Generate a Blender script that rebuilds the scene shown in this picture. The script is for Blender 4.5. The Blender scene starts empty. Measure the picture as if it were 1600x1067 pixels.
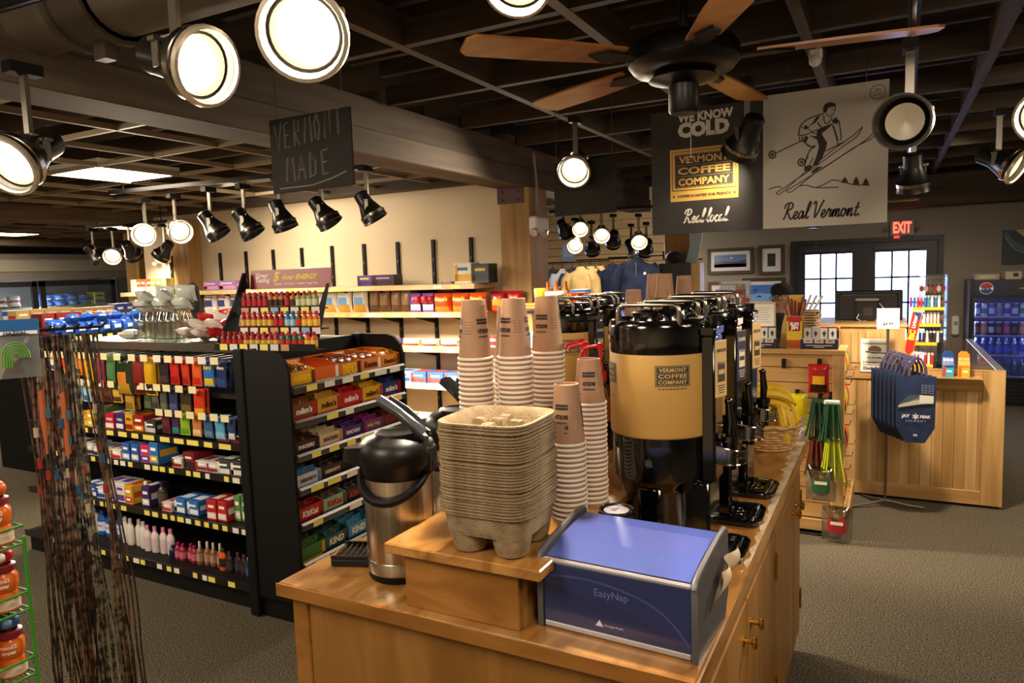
import bpy, bmesh, math, random
from mathutils import Vector, Matrix
random.seed(7)
PI = math.pi
COL = bpy.context.scene.collection
SC = bpy.context.scene

# ---------------------------------------------------------------- materials
def lin(h):
    h = h.lstrip('#')
    c = [int(h[i:i+2], 16)/255 for i in (0, 2, 4)]
    return tuple(x/12.92 if x <= .04045 else ((x+.055)/1.055)**2.4 for x in c) + (1,)
MC = {}
def M(h, r=.5, metal=0, spec=.5, coat=0):
    k = (h, r, metal, spec, coat)
    if k in MC: return MC[k]
    m = bpy.data.materials.new('paint_' + h.strip('#')); m.use_nodes = True
    b = m.node_tree.nodes['Principled BSDF']
    b.inputs['Base Color'].default_value = lin(h); b.inputs['Roughness'].default_value = r
    b.inputs['Metallic'].default_value = metal; b.inputs['Specular IOR Level'].default_value = spec
    if coat: b.inputs['Coat Weight'].default_value = coat
    MC[k] = m; return m
def EM(h, s):
    k = ('e', h, s)
    if k in MC: return MC[k]
    m = bpy.data.materials.new('glow_' + h.strip('#')); m.use_nodes = True
    b = m.node_tree.nodes['Principled BSDF']
    b.inputs['Base Color'].default_value = lin(h); b.inputs['Emission Color'].default_value = lin(h); b.inputs['Emission Strength'].default_value = s
    MC[k] = m; return m
def CLEAR(h='#ffffff', amt=.12, r=.05):
    k = ('c', h, amt, r)
    if k in MC: return MC[k]
    m = bpy.data.materials.new('clear_plastic'); m.use_nodes = True
    nt = m.node_tree; nt.nodes.clear()
    o = nt.nodes.new('ShaderNodeOutputMaterial'); t = nt.nodes.new('ShaderNodeBsdfTransparent'); g = nt.nodes.new('ShaderNodeBsdfGlossy')
    t.inputs[0].default_value = lin(h); g.inputs['Roughness'].default_value = r
    lw = nt.nodes.new('ShaderNodeLayerWeight'); lw.inputs[0].default_value = .35
    ma = nt.nodes.new('ShaderNodeMath'); ma.operation = 'MULTIPLY_ADD'; ma.inputs[1].default_value = .5; ma.inputs[2].default_value = amt
    ma.use_clamp = True
    mx = nt.nodes.new('ShaderNodeMixShader')
    nt.links.new(lw.outputs['Fresnel'], ma.inputs[0]); nt.links.new(ma.outputs[0], mx.inputs[0])
    nt.links.new(t.outputs[0], mx.inputs[1]); nt.links.new(g.outputs[0], mx.inputs[2]); nt.links.new(mx.outputs[0], o.inputs[0])
    MC[k] = m; return m
def NOISE(name, stops, scale=(5, 5, 5), detail=4, r=.5, bump=0, bscale=None, dist=0, metal=0, coat=0, nscale=1, spec=.5):
    """Principled with a noise driven colour ramp in object space."""
    if name in MC: return MC[name]
    m = bpy.data.materials.new(name); m.use_nodes = True; nt = m.node_tree; b = nt.nodes['Principled BSDF']
    tc = nt.nodes.new('ShaderNodeTexCoord'); mp = nt.nodes.new('ShaderNodeMapping'); mp.inputs['Scale'].default_value = scale
    n = nt.nodes.new('ShaderNodeTexNoise'); n.inputs['Scale'].default_value = nscale; n.inputs['Detail'].default_value = detail; n.inputs['Distortion'].default_value = dist
    cr = nt.nodes.new('ShaderNodeValToRGB')
    e = cr.color_ramp.elements
    for i, (p, c) in enumerate(stops):
        if i < 2: e[i].position = p; e[i].color = lin(c)
        else:
            q = e.new(p); q.color = lin(c)
    L = nt.links.new
    L(tc.outputs['Object'], mp.inputs[0]); L(mp.outputs[0], n.inputs['Vector']); L(n.outputs['Fac'], cr.inputs[0]); L(cr.outputs[0], b.inputs['Base Color'])
    b.inputs['Roughness'].default_value = r; b.inputs['Metallic'].default_value = metal; b.inputs['Specular IOR Level'].default_value = spec
    if coat: b.inputs['Coat Weight'].default_value = coat; b.inputs['Coat Roughness'].default_value = .15
    if bump:
        bp = nt.nodes.new('ShaderNodeBump'); bp.inputs['Strength'].default_value = bump; bp.inputs['Distance'].default_value = .01
        n2 = nt.nodes.new('ShaderNodeTexNoise'); n2.inputs['Scale'].default_value = bscale or 200; n2.inputs['Detail'].default_value = 3
        L(tc.outputs['Object'], n2.inputs['Vector']); L(n2.outputs['Fac'], bp.inputs['Height']); L(bp.outputs[0], b.inputs['Normal'])
    MC[name] = m; return m
WOOD = NOISE('counter_plywood', [(.3, '#80501c'), (.7, '#aa763a'), (.5, '#95632a')], (3, 14, 14), 6, .32, dist=1.2, coat=.35)
WOODY = NOISE('counter_plywood_long', [(.3, '#875720'), (.7, '#bd8c4c'), (.5, '#a27138')], (11, 3.2, 11), 6, .28, dist=1.8, coat=.35)
WOODV = NOISE('maple_panel', [(.3, '#7d541f'), (.7, '#a0713a'), (.5, '#8d622a')], (9, 9, 1.2), 5, .45, dist=.6)
OAK = NOISE('oak_planks', [(.28, '#96703e'), (.75, '#c5a06a'), (.5, '#b08852')], (16, 16, 1), 5, .42, dist=.8)
OAKX = NOISE('oak_rails', [(.28, '#9a7340'), (.75, '#c39c66'), (.5, '#b08750')], (1.2, 14, 14), 5, .42, dist=.8)
PINE = NOISE('pine_shelf', [(.3, '#d3b380'), (.75, '#e6cfa3'), (.5, '#dcc08f')], (2, 14, 14), 4, .5, dist=.4)
TIMB = NOISE('timber', [(.3, '#85602f'), (.75, '#b48c55'), (.5, '#9d7742')], (9, 9, .8), 5, .6, dist=1.0)
TIMBD = NOISE('ceiling_timber', [(.3, '#4a3f35'), (.75, '#6b5c4c'), (.5, '#5a4d40')], (12, 1, 12), 4, .75, dist=.5, spec=.2)
TIMBX = NOISE('ceiling_joist', [(.3, '#40362d'), (.75, '#5c4f42'), (.5, '#4d4237')], (1, 12, 12), 4, .75, dist=.5, spec=.2)
DECK = NOISE('ceiling_deck', [(.3, '#241e1a'), (.75, '#332b25')], (2, 2, 2), 3, .9, spec=.1)
SLAT = NOISE('slatwall_maple', [(.3, '#a98a5a'), (.75, '#c4a676')], (1.5, 8, 8), 4, .45, dist=.4)
CARPET = NOISE('carpet', [(.36, '#352f26'), (.66, '#8a7f6a'), (.5, '#5c5445')], (1, 1, 1), 8, .95, 1.0, 200, nscale=150, spec=.1)
WALLB = NOISE('beige_plaster', [(.3, '#c3b091'), (.7, '#ccba9c')], (1, 1, 1), 3, .8, .15, 60)
WALLG = NOISE('grey_plaster', [(.3, '#8b8378'), (.7, '#938b80')], (1, 1, 1), 3, .85, .15, 60)
STEEL = NOISE('brushed_steel', [(.3, '#a59a8c'), (.7, '#cdc3b6')], (90, 90, .6), 3, .28, metal=1)
PULP = NOISE('moulded_pulp', [(.3, '#857055'), (.7, '#ab9575')], (30, 30, 30), 4, .9, .6, 350, spec=.2)
KRAFT = NOISE('kraft_cup', [(.3, '#a07a5c'), (.7, '#ae876a')], (30, 30, 8), 3, .7)
WICK = NOISE('wicker', [(.3, '#a9783d'), (.7, '#dcb577')], (40, 40, 60), 3, .6)
FLEECEN = NOISE('navy_fleece', [(.3, '#161c2c'), (.7, '#242c42')], (8, 8, 8), 4, .95, .5, 200, spec=.1)
FLEECEC = NOISE('cream_fleece', [(.3, '#b99a63'), (.7, '#d6b982')], (8, 8, 8), 4, .95, .5, 200, spec=.1)
BAN = NOISE('banana_skin', [(.25, '#8a6a12'), (.36, '#e0b010'), (.7, '#f2cb2e')], (14, 14, 14), 3, .45)
BLK = M('#090808', .38, spec=.4); BLKM = M('#0a0909', .6, spec=.25); BLKG = M('#070707', .12, spec=.6, coat=.4); CHROME = M('#c9c4bc', .18, 1); BRASS = M('#d9a441', .2, 1)
WHITE = M('#e9e4da', .5); GREY = M('#4d4b4e', .45); YEL = M('#e9d86a', .5); TAN = M('#b98f48', .5)
GLASS = CLEAR('#ffffff', .04); CLR = CLEAR('#f4f4f4', .16, .08)

# ---------------------------------------------------------------- text geometry (mesh letters)
TX = {}
def tgeo(s, bold=0, shear=0, sp=1):
    k = (s, bold, shear, sp)
    if k not in TX:
        cu = bpy.data.curves.new('lettering', 'FONT'); cu.body = s; cu.offset = bold; cu.shear = shear; cu.space_character = sp; cu.resolution_u = 2; cu.align_x = 'CENTER'
        o = bpy.data.objects.new('lettering', cu); me = o.to_mesh()
        vs = [v.co.copy() for v in me.vertices]; fs = [tuple(p.vertices) for p in me.polygons]
        o.to_mesh_clear(); bpy.data.objects.remove(o); bpy.data.curves.remove(cu)
        x0 = min(v.x for v in vs); x1 = max(v.x for v in vs); y0 = min(v.y for v in vs); y1 = max(v.y for v in vs)
        TX[k] = ([((v.x-(x0+x1)/2), (v.y-(y0+y1)/2)) for v in vs], fs, x1-x0, y1-y0)
    return TX[k]

# ---------------------------------------------------------------- mesh builder
def rot(rx=0, ry=0, rz=0): return Matrix.Rotation(rz, 4, 'Z') @ Matrix.Rotation(ry, 4, 'Y') @ Matrix.Rotation(rx, 4, 'X')
def tr(x, y, z): return Matrix.Translation((x, y, z))
FACE = {'f': (Vector((1, 0, 0)), Vector((0, 0, 1))), 'r': (Vector((0, 1, 0)), Vector((0, 0, 1))), 't': (Vector((1, 0, 0)), Vector((0, 1, 0))), 'l': (Vector((0, -1, 0)), Vector((0, 0, 1))), 'b': (Vector((-1, 0, 0)), Vector((0, 0, 1)))}
class MB:
    def __init__(s): s.v = []; s.f = []; s.mi = []; s.mats = []; s.T = Matrix(); s.sm = []
    def m(s, mat):
        if mat not in s.mats: s.mats.append(mat)
        return s.mats.index(mat)
    def add(s, vs, fs, mat, smooth=False):
        b = len(s.v); i = s.m(mat)
        s.v += [tuple(s.T @ Vector(v)) for v in vs]
        for f in fs: s.f.append(tuple(b+k for k in f)); s.mi.append(i); s.sm.append(smooth)
        return s
    def box(s, x0, x1, y0, y1, z0, z1, mat, b=0):
        if x0 > x1: x0, x1 = x1, x0
        if y0 > y1: y0, y1 = y1, y0
        if z0 > z1: z0, z1 = z1, z0
        if not b:
            vs = [(x, y, z) for x in (x0, x1) for y in (y0, y1) for z in (z0, z1)]
            return s.add(vs, [(0, 1, 3, 2), (4, 6, 7, 5), (0, 4, 5, 1), (2, 3, 7, 6), (0, 2, 6, 4), (1, 5, 7, 3)], mat)
        b = min(b, (x1-x0)/2.01, (y1-y0)/2.01, (z1-z0)/2.01)
        bm = bmesh.new(); X = (x0, x1); Y = (y0, y1); Z = (z0, z1); sg = (1, -1)
        for i in (0, 1):
            for j in (0, 1):
                for k in (0, 1):
                    p = Vector((X[i], Y[j], Z[k])); d = (b*sg[i], b*sg[j], b*sg[k])
                    bm.verts.new(p+Vector((0, d[1], d[2]))); bm.verts.new(p+Vector((d[0], 0, d[2]))); bm.verts.new(p+Vector((d[0], d[1], 0)))
        bmesh.ops.convex_hull(bm, input=bm.verts[:]); bm.verts.index_update()
        s.add([v.co.copy() for v in bm.verts], [tuple(v.index for v in f.verts) for f in bm.faces], mat); bm.free(); return s
    def lathe(s, prof, mat, n=24, smooth=True, arc=None):
        vs = []; fs = []
        a0, a1 = arc or (0, 2*PI); full = arc is None; cols = n if full else n+1
        for r, z in prof:
            for k in range(cols):
                a = a0+(a1-a0)*k/n; vs.append((max(r, 1e-5)*math.cos(a), max(r, 1e-5)*math.sin(a), z))
        for i in range(len(prof)-1):
            for k in range(n):
                q = (k+1) % cols; fs.append((i*cols+k, i*cols+q, (i+1)*cols+q, (i+1)*cols+k))
        return s.add(vs, fs, mat, smooth)
    def cyl(s, r, z0, z1, mat, n=20, x=0, y=0):
        T = s.T; s.T = T @ tr(x, y, 0); s.lathe([(0, z0), (r, z0), (r, z1), (0, z1)], mat, n); s.T = T; return s
    def tube(s, pts, r, mat, n=8, caps=True):
        pts = [Vector(p) for p in pts]; vs = []; fs = []; up = Vector((0, 0, 1)); prev = None
        for i, p in enumerate(pts):
            d = (pts[min(i+1, len(pts)-1)]-pts[max(i-1, 0)]).normalized()
            if prev is None: a = d.cross(up if abs(d.z) < .9 else Vector((1, 0, 0))).normalized()
            else: a = (prev-d*prev.dot(d)).normalized()
            prev = a; c = d.cross(a); rr = r[i] if isinstance(r, (list, tuple)) else r
            for k in range(n): t = 2*PI*k/n; vs.append(p+(a*math.cos(t)+c*math.sin(t))*rr)
        for i in range(len(pts)-1):
            for k in range(n): q = (k+1) % n; fs.append((i*n+k, i*n+q, (i+1)*n+q, (i+1)*n+k))
        if caps: fs += [tuple(range(n))[::-1], tuple(range((len(pts)-1)*n, len(pts)*n))]
        return s.add(vs, fs, mat, True)
    def prism(s, poly, t0, t1, mat, axis='y'):
        """extrude a 2-D polygon: axis y -> poly in xz, axis x -> poly in yz, axis z -> poly in xy"""
        f = {'y': lambda a, b, t: (a, t, b), 'x': lambda a, b, t: (t, a, b), 'z': lambda a, b, t: (a, b, t)}[axis]; n = len(poly)
        vs = [f(a, b, t0) for a, b in poly]+[f(a, b, t1) for a, b in poly]
        return s.add(vs, [tuple(range(n))[::-1], tuple(range(n, 2*n))]+[(i, (i+1) % n, n+(i+1) % n, n+i) for i in range(n)], mat)
    def grid(s, fn, nu, nv, mat, smooth=True):
        vs = [fn(i/nu, j/nv) for j in range(nv+1) for i in range(nu+1)]
        return s.add(vs, [(j*(nu+1)+i, j*(nu+1)+i+1, (j+1)*(nu+1)+i+1, (j+1)*(nu+1)+i) for j in range(nv) for i in range(nu)], mat, smooth)
    def ball(s, c, r, mat, n=12, sc=(1, 1, 1)):
        T = s.T; s.T = T @ tr(*c) @ Matrix.Diagonal((*sc, 1)); k = n//2
        s.lathe([(r*math.sin(PI*i/k), -r*math.cos(PI*i/k)) for i in range(k+1)], mat, n); s.T = T; return s
    # flat printed things on a face: o = face centre, side = which way it looks
    def rect(s, o, side, w, h, mat, off=.0007, dx=0, dz=0):
        r, u = FACE[side]; n = r.cross(u); o = Vector(o)+n*off+r*dx+u*dz
        return s.add([o-r*w/2-u*h/2, o+r*w/2-u*h/2, o+r*w/2+u*h/2, o-r*w/2+u*h/2], [(0, 1, 2, 3)], mat)
    def poly(s, o, side, pts, mat, off=.0007):
        r, u = FACE[side]; n = r.cross(u); o = Vector(o)+n*off
        return s.add([o+r*a+u*b for a, b in pts], [tuple(range(len(pts)))], mat)
    def line(s, o, side, pts, w, mat, off=.0009, smooth=0):
        if smooth:
            q = [Vector(p) for p in pts]; out = []
            for i in range(len(q)-1):
                a = q[max(i-1, 0)]; b = q[i]; c = q[i+1]; d = q[min(i+2, len(q)-1)]
                for k in range(smooth):
                    t = k/smooth; out.append(.5*((2*b)+(c-a)*t+(2*a-5*b+4*c-d)*t*t+(3*b-a-3*c+d)*t**3))
            pts = out+[q[-1]]
        r, u = FACE[side]; n = r.cross(u); o = Vector(o)+n*off; P = [Vector(p) for p in pts]; vs = []
        for i, p in enumerate(P):
            d = P[min(i+1, len(P)-1)]-P[max(i-1, 0)]
            if d.length < 1e-9: d = Vector((1, 0))
            d.normalize(); e = Vector((-d.y, d.x))*w/2
            for g in (p+e, p-e): vs.append(o+r*g.x+u*g.y)
        return s.add(vs, [(2*i, 2*i+1, 2*i+3, 2*i+2) for i in range(len(P)-1)], mat)
    def text(s, t, o, side, mat, w=None, h=None, bold=.02, shear=0, sp=1, off=.0012, dx=0, dz=0, ang=0, flip=False, wrap=None):
        vs, fs, W, H = tgeo(t, bold, shear, sp)
        k = w/W if w else h/H
        kx = k; ky = k if (not h or not w) else h/H
        r, u = FACE[side]; n = r.cross(u); o = Vector(o)+n*off+r*dx+u*dz; ca, sa = math.cos(ang), math.sin(ang); out = []
        for x, y in vs:
            x, y = x*kx, y*ky
            if flip: x, y = -x, -y
            x, y = x*ca-y*sa, x*sa+y*ca
            out.append(wrap(x, y) if wrap else o+r*x+u*y)
        return s.add(out, fs, mat)
    def mesh(s, name):
        me = bpy.data.meshes.new(name); me.from_pydata(s.v, [], s.f); me.materials.clear()
        for m in s.mats: me.materials.append(m)
        me.polygons.foreach_set('material_index', s.mi); me.polygons.foreach_set('use_smooth', s.sm)
        me.update()
        if any(s.sm): me.set_sharp_from_angle(angle=.7)
        return me
    def build(s, name, parent=None, loc=None, r=None):
        o = bpy.data.objects.new(name, s.mesh(name)); COL.objects.link(o)
        if parent: o.parent = parent
        if loc: o.location = loc
        if r: o.rotation_euler = r
        return o
def tag(o, label, cat, group=None, kind=None):
    if label: o['label'] = label
    if cat: o['category'] = cat
    if group: o['group'] = group
    if kind: o['kind'] = kind
    return o
def T(name, label, cat, loc=(0, 0, 0), rz=0, group=None):
    o = bpy.data.objects.new(name, None); COL.objects.link(o); o.location = loc; o.rotation_euler = (0, 0, rz); o.empty_display_size = .05
    return tag(o, label, cat, group)
def structure(mb, name): return tag(mb.build(name), None, None, kind='structure')
KIDS = {}
def clone(root, loc=None, r=None, label=None, group=None):
    c = root.copy(); COL.objects.link(c)
    if loc is not None: c.location = loc
    if r is not None: c.rotation_euler = r
    if label: c['label'] = label
    if group: c['group'] = group
    for k in (KIDS[root.name] if root.name in KIDS else root.children):
        d = k.copy(); COL.objects.link(d); d.parent = c
        for g in (KIDS[k.name] if k.name in KIDS else k.children): e = g.copy(); COL.objects.link(e); e.parent = d
    return c
class Proto:
    """one built thing that is moved to its first place and copied to every later one"""
    def __init__(s, fn): s.fn = fn; s.o = None; s.base = None
    def put(s, loc, r=(0, 0, 0), label=None, cat=None, group=None):
        if s.o is None:
            o = s.o = s.fn(); KIDS[o.name] = list(o.children)
            for k in KIDS[o.name]: KIDS[k.name] = list(k.children)
        else: o = clone(s.o)
        o.location = loc; o.rotation_euler = r
        if label: o['label'] = label
        if cat: o['category'] = cat
        if group: o['group'] = group
        elif 'group' in o.keys(): del o['group']
        return o
ORD = ['first', 'second', 'third', 'fourth', 'fifth', 'sixth', 'seventh', 'eighth', 'ninth', 'tenth', 'eleventh', 'twelfth', 'thirteenth', 'fourteenth', 'fifteenth', 'sixteenth', 'seventeenth', 'eighteenth', 'nineteenth', 'twentieth']
def arc(c, r, a0, a1, n, ax='xz'):
    out = []
    for i in range(n+1):
        a = a0+(a1-a0)*i/n; p = (c[0]+r*math.cos(a), c[1]+r*math.sin(a)); out.append(p)
    return out

EXPOSURE = 1.5
POWER = 1.0
PANEL = 22
HEADC = (1, .84, .64)
FILL_SPOTS = [((.4, .2, 2.6), (-.3, 2.0, .9), 27, 140, .3), ((-1.6, -.5, 2.6), (-2.4, 1.8, 0), 50, 150, .4), ((1.6, 1.5, 2.6), (1.2, 3.5, 0), 60, 150, .4), ((2.2, 4.5, 2.6), (.6, 5.6, .5), 42, 150, .4), ((-2.2, 4.6, 2.45), (-2.6, 3, .5), 45, 150, .3), ((.6, 7.6, 2.6), (0, 8.2, 0), 55, 150, .4),
 ((-4.2, 1.0, 2.45), (-4.0, 2.6, .6), 60, 150, .4), ((-5.2, 4.4, 2.45), (-4.8, 5.5, 1.2), 50, 150, .4), ((-8.5, 3.5, 2.45), (-8, 5, 0), 60, 150, .4), ((-3.6, 9.0, 2.6), (-3.6, 10.5, 1), 35, 150, .4)]

# ================================================================ camera
f_px, yaw, pitch, roll = 1107.63, -.4898, -.09677, -.03416
fw = Vector((math.sin(yaw)*math.cos(pitch), math.cos(yaw)*math.cos(pitch), math.sin(pitch)))
r0 = fw.cross(Vector((0, 0, 1))).normalized(); u0 = r0.cross(fw)
rr = r0*math.cos(roll)+u0*math.sin(roll); uu = -r0*math.sin(roll)+u0*math.cos(roll)
cd = bpy.data.cameras.new('camera'); cam = bpy.data.objects.new('camera', cd); COL.objects.link(cam)
cd.sensor_width = 36; cd.lens = f_px*36/1600; cd.clip_start = .05
cam.matrix_world = Matrix(((rr.x, uu.x, -fw.x, 0), (rr.y, uu.y, -fw.y, 0), (rr.z, uu.z, -fw.z, 1.7), (0, 0, 0, 1)))
SC.camera = cam
vs_ = SC.view_settings; vs_.view_transform = 'Standard'; vs_.look = 'None'; vs_.exposure = EXPOSURE; vs_.gamma = 1; vs_.use_curve_mapping = False
W = bpy.data.worlds.new('daylight'); SC.world = W; W.use_nodes = True
bg = W.node_tree.nodes['Background']; bg.inputs[0].default_value = (.5, .66, 1, 1); bg.inputs[1].default_value = 5

# ================================================================ shell
def wallbox(name, x0, x1, y0, y1, z0, z1, m): return structure(MB().box(x0, x1, y0, y1, z0, z1, m), name)
wallbox('floor', -14.2, 4.6, -2.6, 12.3, -.1, 0, CARPET)
wallbox('wall_back', -7.95, -2.94, 5.55, 5.7, 0, 2.9, WALLB)
wallbox('wall_left', -14.2, -14.0, -2.6, 12.3, 0, 3.1, M('#6d675c', .8))
wallbox('wall_right', 4.4, 4.6, -2.6, 12.3, 0, 3.1, WALLG)
wallbox('wall_front', -14.0, 4.4, -2.6, -2.4, 0, 3.1, WALLB)
wallbox('ceiling', -14.2, 4.6, -2.6, 12.3, 3.02, 3.1, DECK)
# wall at the entrance with a real opening for the double door
DX0, DX1, DZ, YW = -1.12, .535, 1.93, 10.35
b = MB(); b.box(-2.37, DX0, YW, YW+.14, 0, 3.02, WALLG); b.box(DX1, 4.4, YW, YW+.14, 0, 3.02, WALLG); b.box(DX0, DX1, YW, YW+.14, DZ, 3.02, WALLG)
b.box(-2.37, -2.25, YW+.14, 12, 0, 3.02, WALLG); structure(b, 'wall_entrance')
b = MB()                       # slatwall behind the clothing
for i in range(22): b.box(-8, -2.37, 11.5, 11.56, i*.14, i*.14+.13, SLAT)
b.box(-8, -2.37, 11.56, 11.7, 0, 3.02, SLAT); structure(b, 'wall_slatwall')
wallbox('wall_cooler', -14.0, -8, 8.9, 9, 0, 3.02, M('#77736b', .8))
b = MB(); fr = M('#17161b', .45)
b.box(DX0-.06, DX0, YW-.03, YW+.1, 0, DZ+.06, fr); b.box(DX1, DX1+.06, YW-.03, YW+.1, 0, DZ+.06, fr); b.box(DX0, DX1, YW-.03, YW+.1, DZ, DZ+.06, fr); structure(b, 'trim_1')
dm = M('#1d1e27', .4)
for i, (x0, x1, g0, g1) in enumerate(((DX0, -.2935, -1.0, -.43), (-.2930, DX1, -.155, .41))):
    z0, z1 = .5, 1.80
    d = MB(); d.box(x0, g0, YW+.01, YW+.06, .01, DZ, dm); d.box(g1, x1, YW+.01, YW+.06, .01, DZ, dm); d.box(g0, g1, YW+.01, YW+.06, z1, DZ, dm); d.box(g0, g1, YW+.01, YW+.06, .01, z0, dm)
    o = structure(d, 'door_%d' % (i+1)); g = MB(); g.box(g0, g1, YW+.03, YW+.038, z0, z1, GLASS); g.build('glass_pane', o)
    mu = MB(); w = g1-g0
    for k in (1, 2): mu.box(g0+w*k/3-.012, g0+w*k/3+.012, YW+.015, YW+.055, z0, z1, dm)
    for k in (1, 2, 3): mu.box(g0, g1, YW+.015, YW+.055, z1-k*.325-.012, z1-k*.325+.012, dm)
    mu.build('muntin', o); c = MB(); c.box(x0+.12, x1-.2, YW-.04, YW+.01, DZ-.1, DZ-.05, M('#34333a', .4)); c.build('door_closer', o)
    h = MB(); h.box(g0-.09 if i else g1+.04, g0-.04 if i else g1+.09, YW-.03, YW+.01, .85, 1.15, CHROME); h.build('handle', o)
# outside, seen through the panes
wallbox('ground_outside', -9, 10, 12.4, 40, -.12, -.05, M('#dfe6f2', .9))
b = MB(); b.prism([(-9, -.1), (-9, .9), (-3, 1.3), (1, 1.0), (5, 1.4), (10, 1), (10, -.1)], 23, 24, M('#c4d0e4', .9)); tag(b.build('hillside'), 'pale blue snowy hillside outside beyond the glass doors', 'hill')

# ================================================================ ceiling timber
beams = [(-2.95, -2.68), (-8.0, -7.73), (-12.8, -12.5)]
for x0, x1 in beams:
    b = MB(); b.box(x0, x1, -2.4, 8.9, 2.41, 2.56, TIMBD, .006); b.box(x0+.02, x1-.02, -2.4, 8.9, 2.56, 2.74, TIMBD); structure(b, 'ceiling_beam')
for k in range(8): x = -1.95+.8*k; structure(MB().box(x-.024, x+.024, -2.4, 10.3, 2.72, 2.86, TIMBD), 'ceiling_beam')
for k in range(-5, 10): y = 2.7+.85*k; structure(MB().box(-2.68, 4.4, y-.022, y+.022, 2.722, 2.83, TIMBX), 'ceiling_joist')
for k in range(44): y = -2.2+.285*k; structure(MB().box(-2.68, 4.4, y-.02, y+.02, 2.88, 3.0, TIMBX), 'ceiling_joist')
for k in range(24): y = -2.2+.5*k; structure(MB().box(-13.1, -2.95, y-.02, y+.02, 2.76, 2.9, M('#4a3c2b', .8)), 'ceiling_joist')
structure(MB().box(-2.5, 4.4, 10.0, 10.3, 2.33, 2.7, TIMBX), 'ceiling_beam')
structure(MB().box(-7.9, -2.95, 5.4, 5.54, 2.49, 2.74, TIMBX), 'ceiling_beam')
b = MB(); gm = M('#8d7c63', .5)
for k in range(-12, 5):
    x = -5.47+.6*k
    if x < -2.96: b.box(x-.011, x+.011, -2.4, 8.8, 2.528, 2.56, gm)
for k in range(-8, 10): y = 3.11+.645*k; b.box(-13.1, -2.96, y-.01, y+.01, 2.53, 2.558, gm)
structure(b, 'ceiling_grid')
# fluorescent panels sitting in the grid: (x, y, place words)
for x, y, lab in ((-5.17, 3.435, 'lit square ceiling panel above the long snack gondola'), (-11.77, 6.02, 'lit ceiling panel in front of the glass door coolers'), (-9.67, 6.66, 'lit ceiling panel just behind the far ceiling beam'), (-8.77, 0.85, None), (-5.17, -.43, None)):
    if lab is None: lab = 'added fill ceiling panel over the left aisle, %s' % ('far from the camera' if x < -8 else 'behind the camera')  # unseen panels, added to fill the room with light
    t = T('ceiling_light', lab, 'ceiling light', (x, y, 2.53), group=None)
    m = MB(); m.box(-.29, .29, -.31, .31, .01, .02, EM('#ffeccc', PANEL)); m.build('diffuser', t)
    m = MB(); fm = M('#d8d2c4', .5)
    for q in ((-.3, -.29, -.32, .32), (.29, .3, -.32, .32), (-.29, .29, -.32, -.31), (-.29, .29, .31, .32)): m.box(*q, 0, .06, fm)
    m.box(-.3, .3, -.32, .32, .06, .065, fm); m.build('frame', t)
# timber posts
def post(x0, x1, y0, y1, z1, plate, nm='timber_post'):
    o = tag(MB().box(x0, x1, y0, y1, 0, z1, TIMB, .006).build(nm), None, None, kind='structure')
    if plate:
        p = MB(); p.box(x0-.012, x0+.23 if plate == 1 else x1+.004, y0-.012, y0, z1-.13, z1, M('#4a2420', .5)); 
        for i in (0, 1):
            for j in (0, 1): p.ball((x0+.04+i*.15, y0-.013, z1-.1+j*.07), .008, BLKM, 8)
        p.build('bracket_plate', o)
post(-2.94, -2.655, 5.37, 5.71, 2.41, 1); post(-7.2, -6.93, 5.37, 5.548, 2.41, 2); post(-9.15, -8.88, 6.1, 6.4, 2.41, 0); post(-2.12, -1.85, 7.5, 7.8, 2.72, 0)
for x in (-2.69,):
    t = T('emergency_light', 'white twin-head emergency light on the timber post', 'emergency light', (-2.64, 5.45, 2.09))
    m = MB(); m.box(-.01, .07, -.12, .12, -.06, .07, WHITE, .015); m.build('housing', t)
    for s in (-1, 1):
        m = MB(); m.T = tr(.05, .1*s-.03, -.055) @ rot(PI/2+.5); m.lathe([(0, -.03), (.02, -.03), (.036, .03), (.034, .032), (0, .025)], M('#b8b4ac', .3), 16); m.build('lamp_head', t)
    m = MB(); m.tube([(.02, 0, .07), (.02, 0, .31), (.0, 0, .6)], .012, M('#8e8a84', .4), 8); m.build('conduit', t)
t = T('emergency_light', 'small white emergency light beside the far left post', 'emergency light', (-7.5, 5.5, 2.0))
m = MB(); m.box(-.12, .12, -.07, 0, -.05, .05, WHITE, .015); m.build('housing', t)
for s in (-1, 1): m = MB(); m.ball((.09*s, -.08, -.05), .035, M('#b8b4ac', .3), 10); m.build('lamp_head', t)
# pipe along the ceiling with clamps
t = T('ceiling_pipe', 'thick dark pipe with a clamp crossing the ceiling corner', 'pipe', (-2.2, 1.54, 2.64))
pm = M('#5c5044', .55, .1)
m = MB(); m.tube([(-2.2, -.02, .0), (-.1, 0, 0)], .115, pm, 20); m.build('pipe', t); m = MB(); m.tube([(-.15, 0, 0), (3.9, .05, 0)], .128, pm, 20); m.build('pipe', t)
m = MB(); m.tube([(-.22, 0, 0), (-.02, 0, 0)], .142, M('#4c4238', .5, .2), 20); m.tube([(-.22, 0, 0), (-.19, 0, 0)], .155, M('#4c4238', .5, .2), 20); m.tube([(-.05, 0, 0), (-.02, 0, 0)], .155, M('#4c4238', .5, .2), 20); m.box(-.15, -.09, -.02, .02, -.19, -.13, M('#4c4238', .5, .2)); m.build('clamp', t)
for x in (-1.2, 1.5, 3.4): m = MB(); m.cyl(.008, .1, .45, BLKM, 8, x, 0); m.build('hanger_rod', t)

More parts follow.
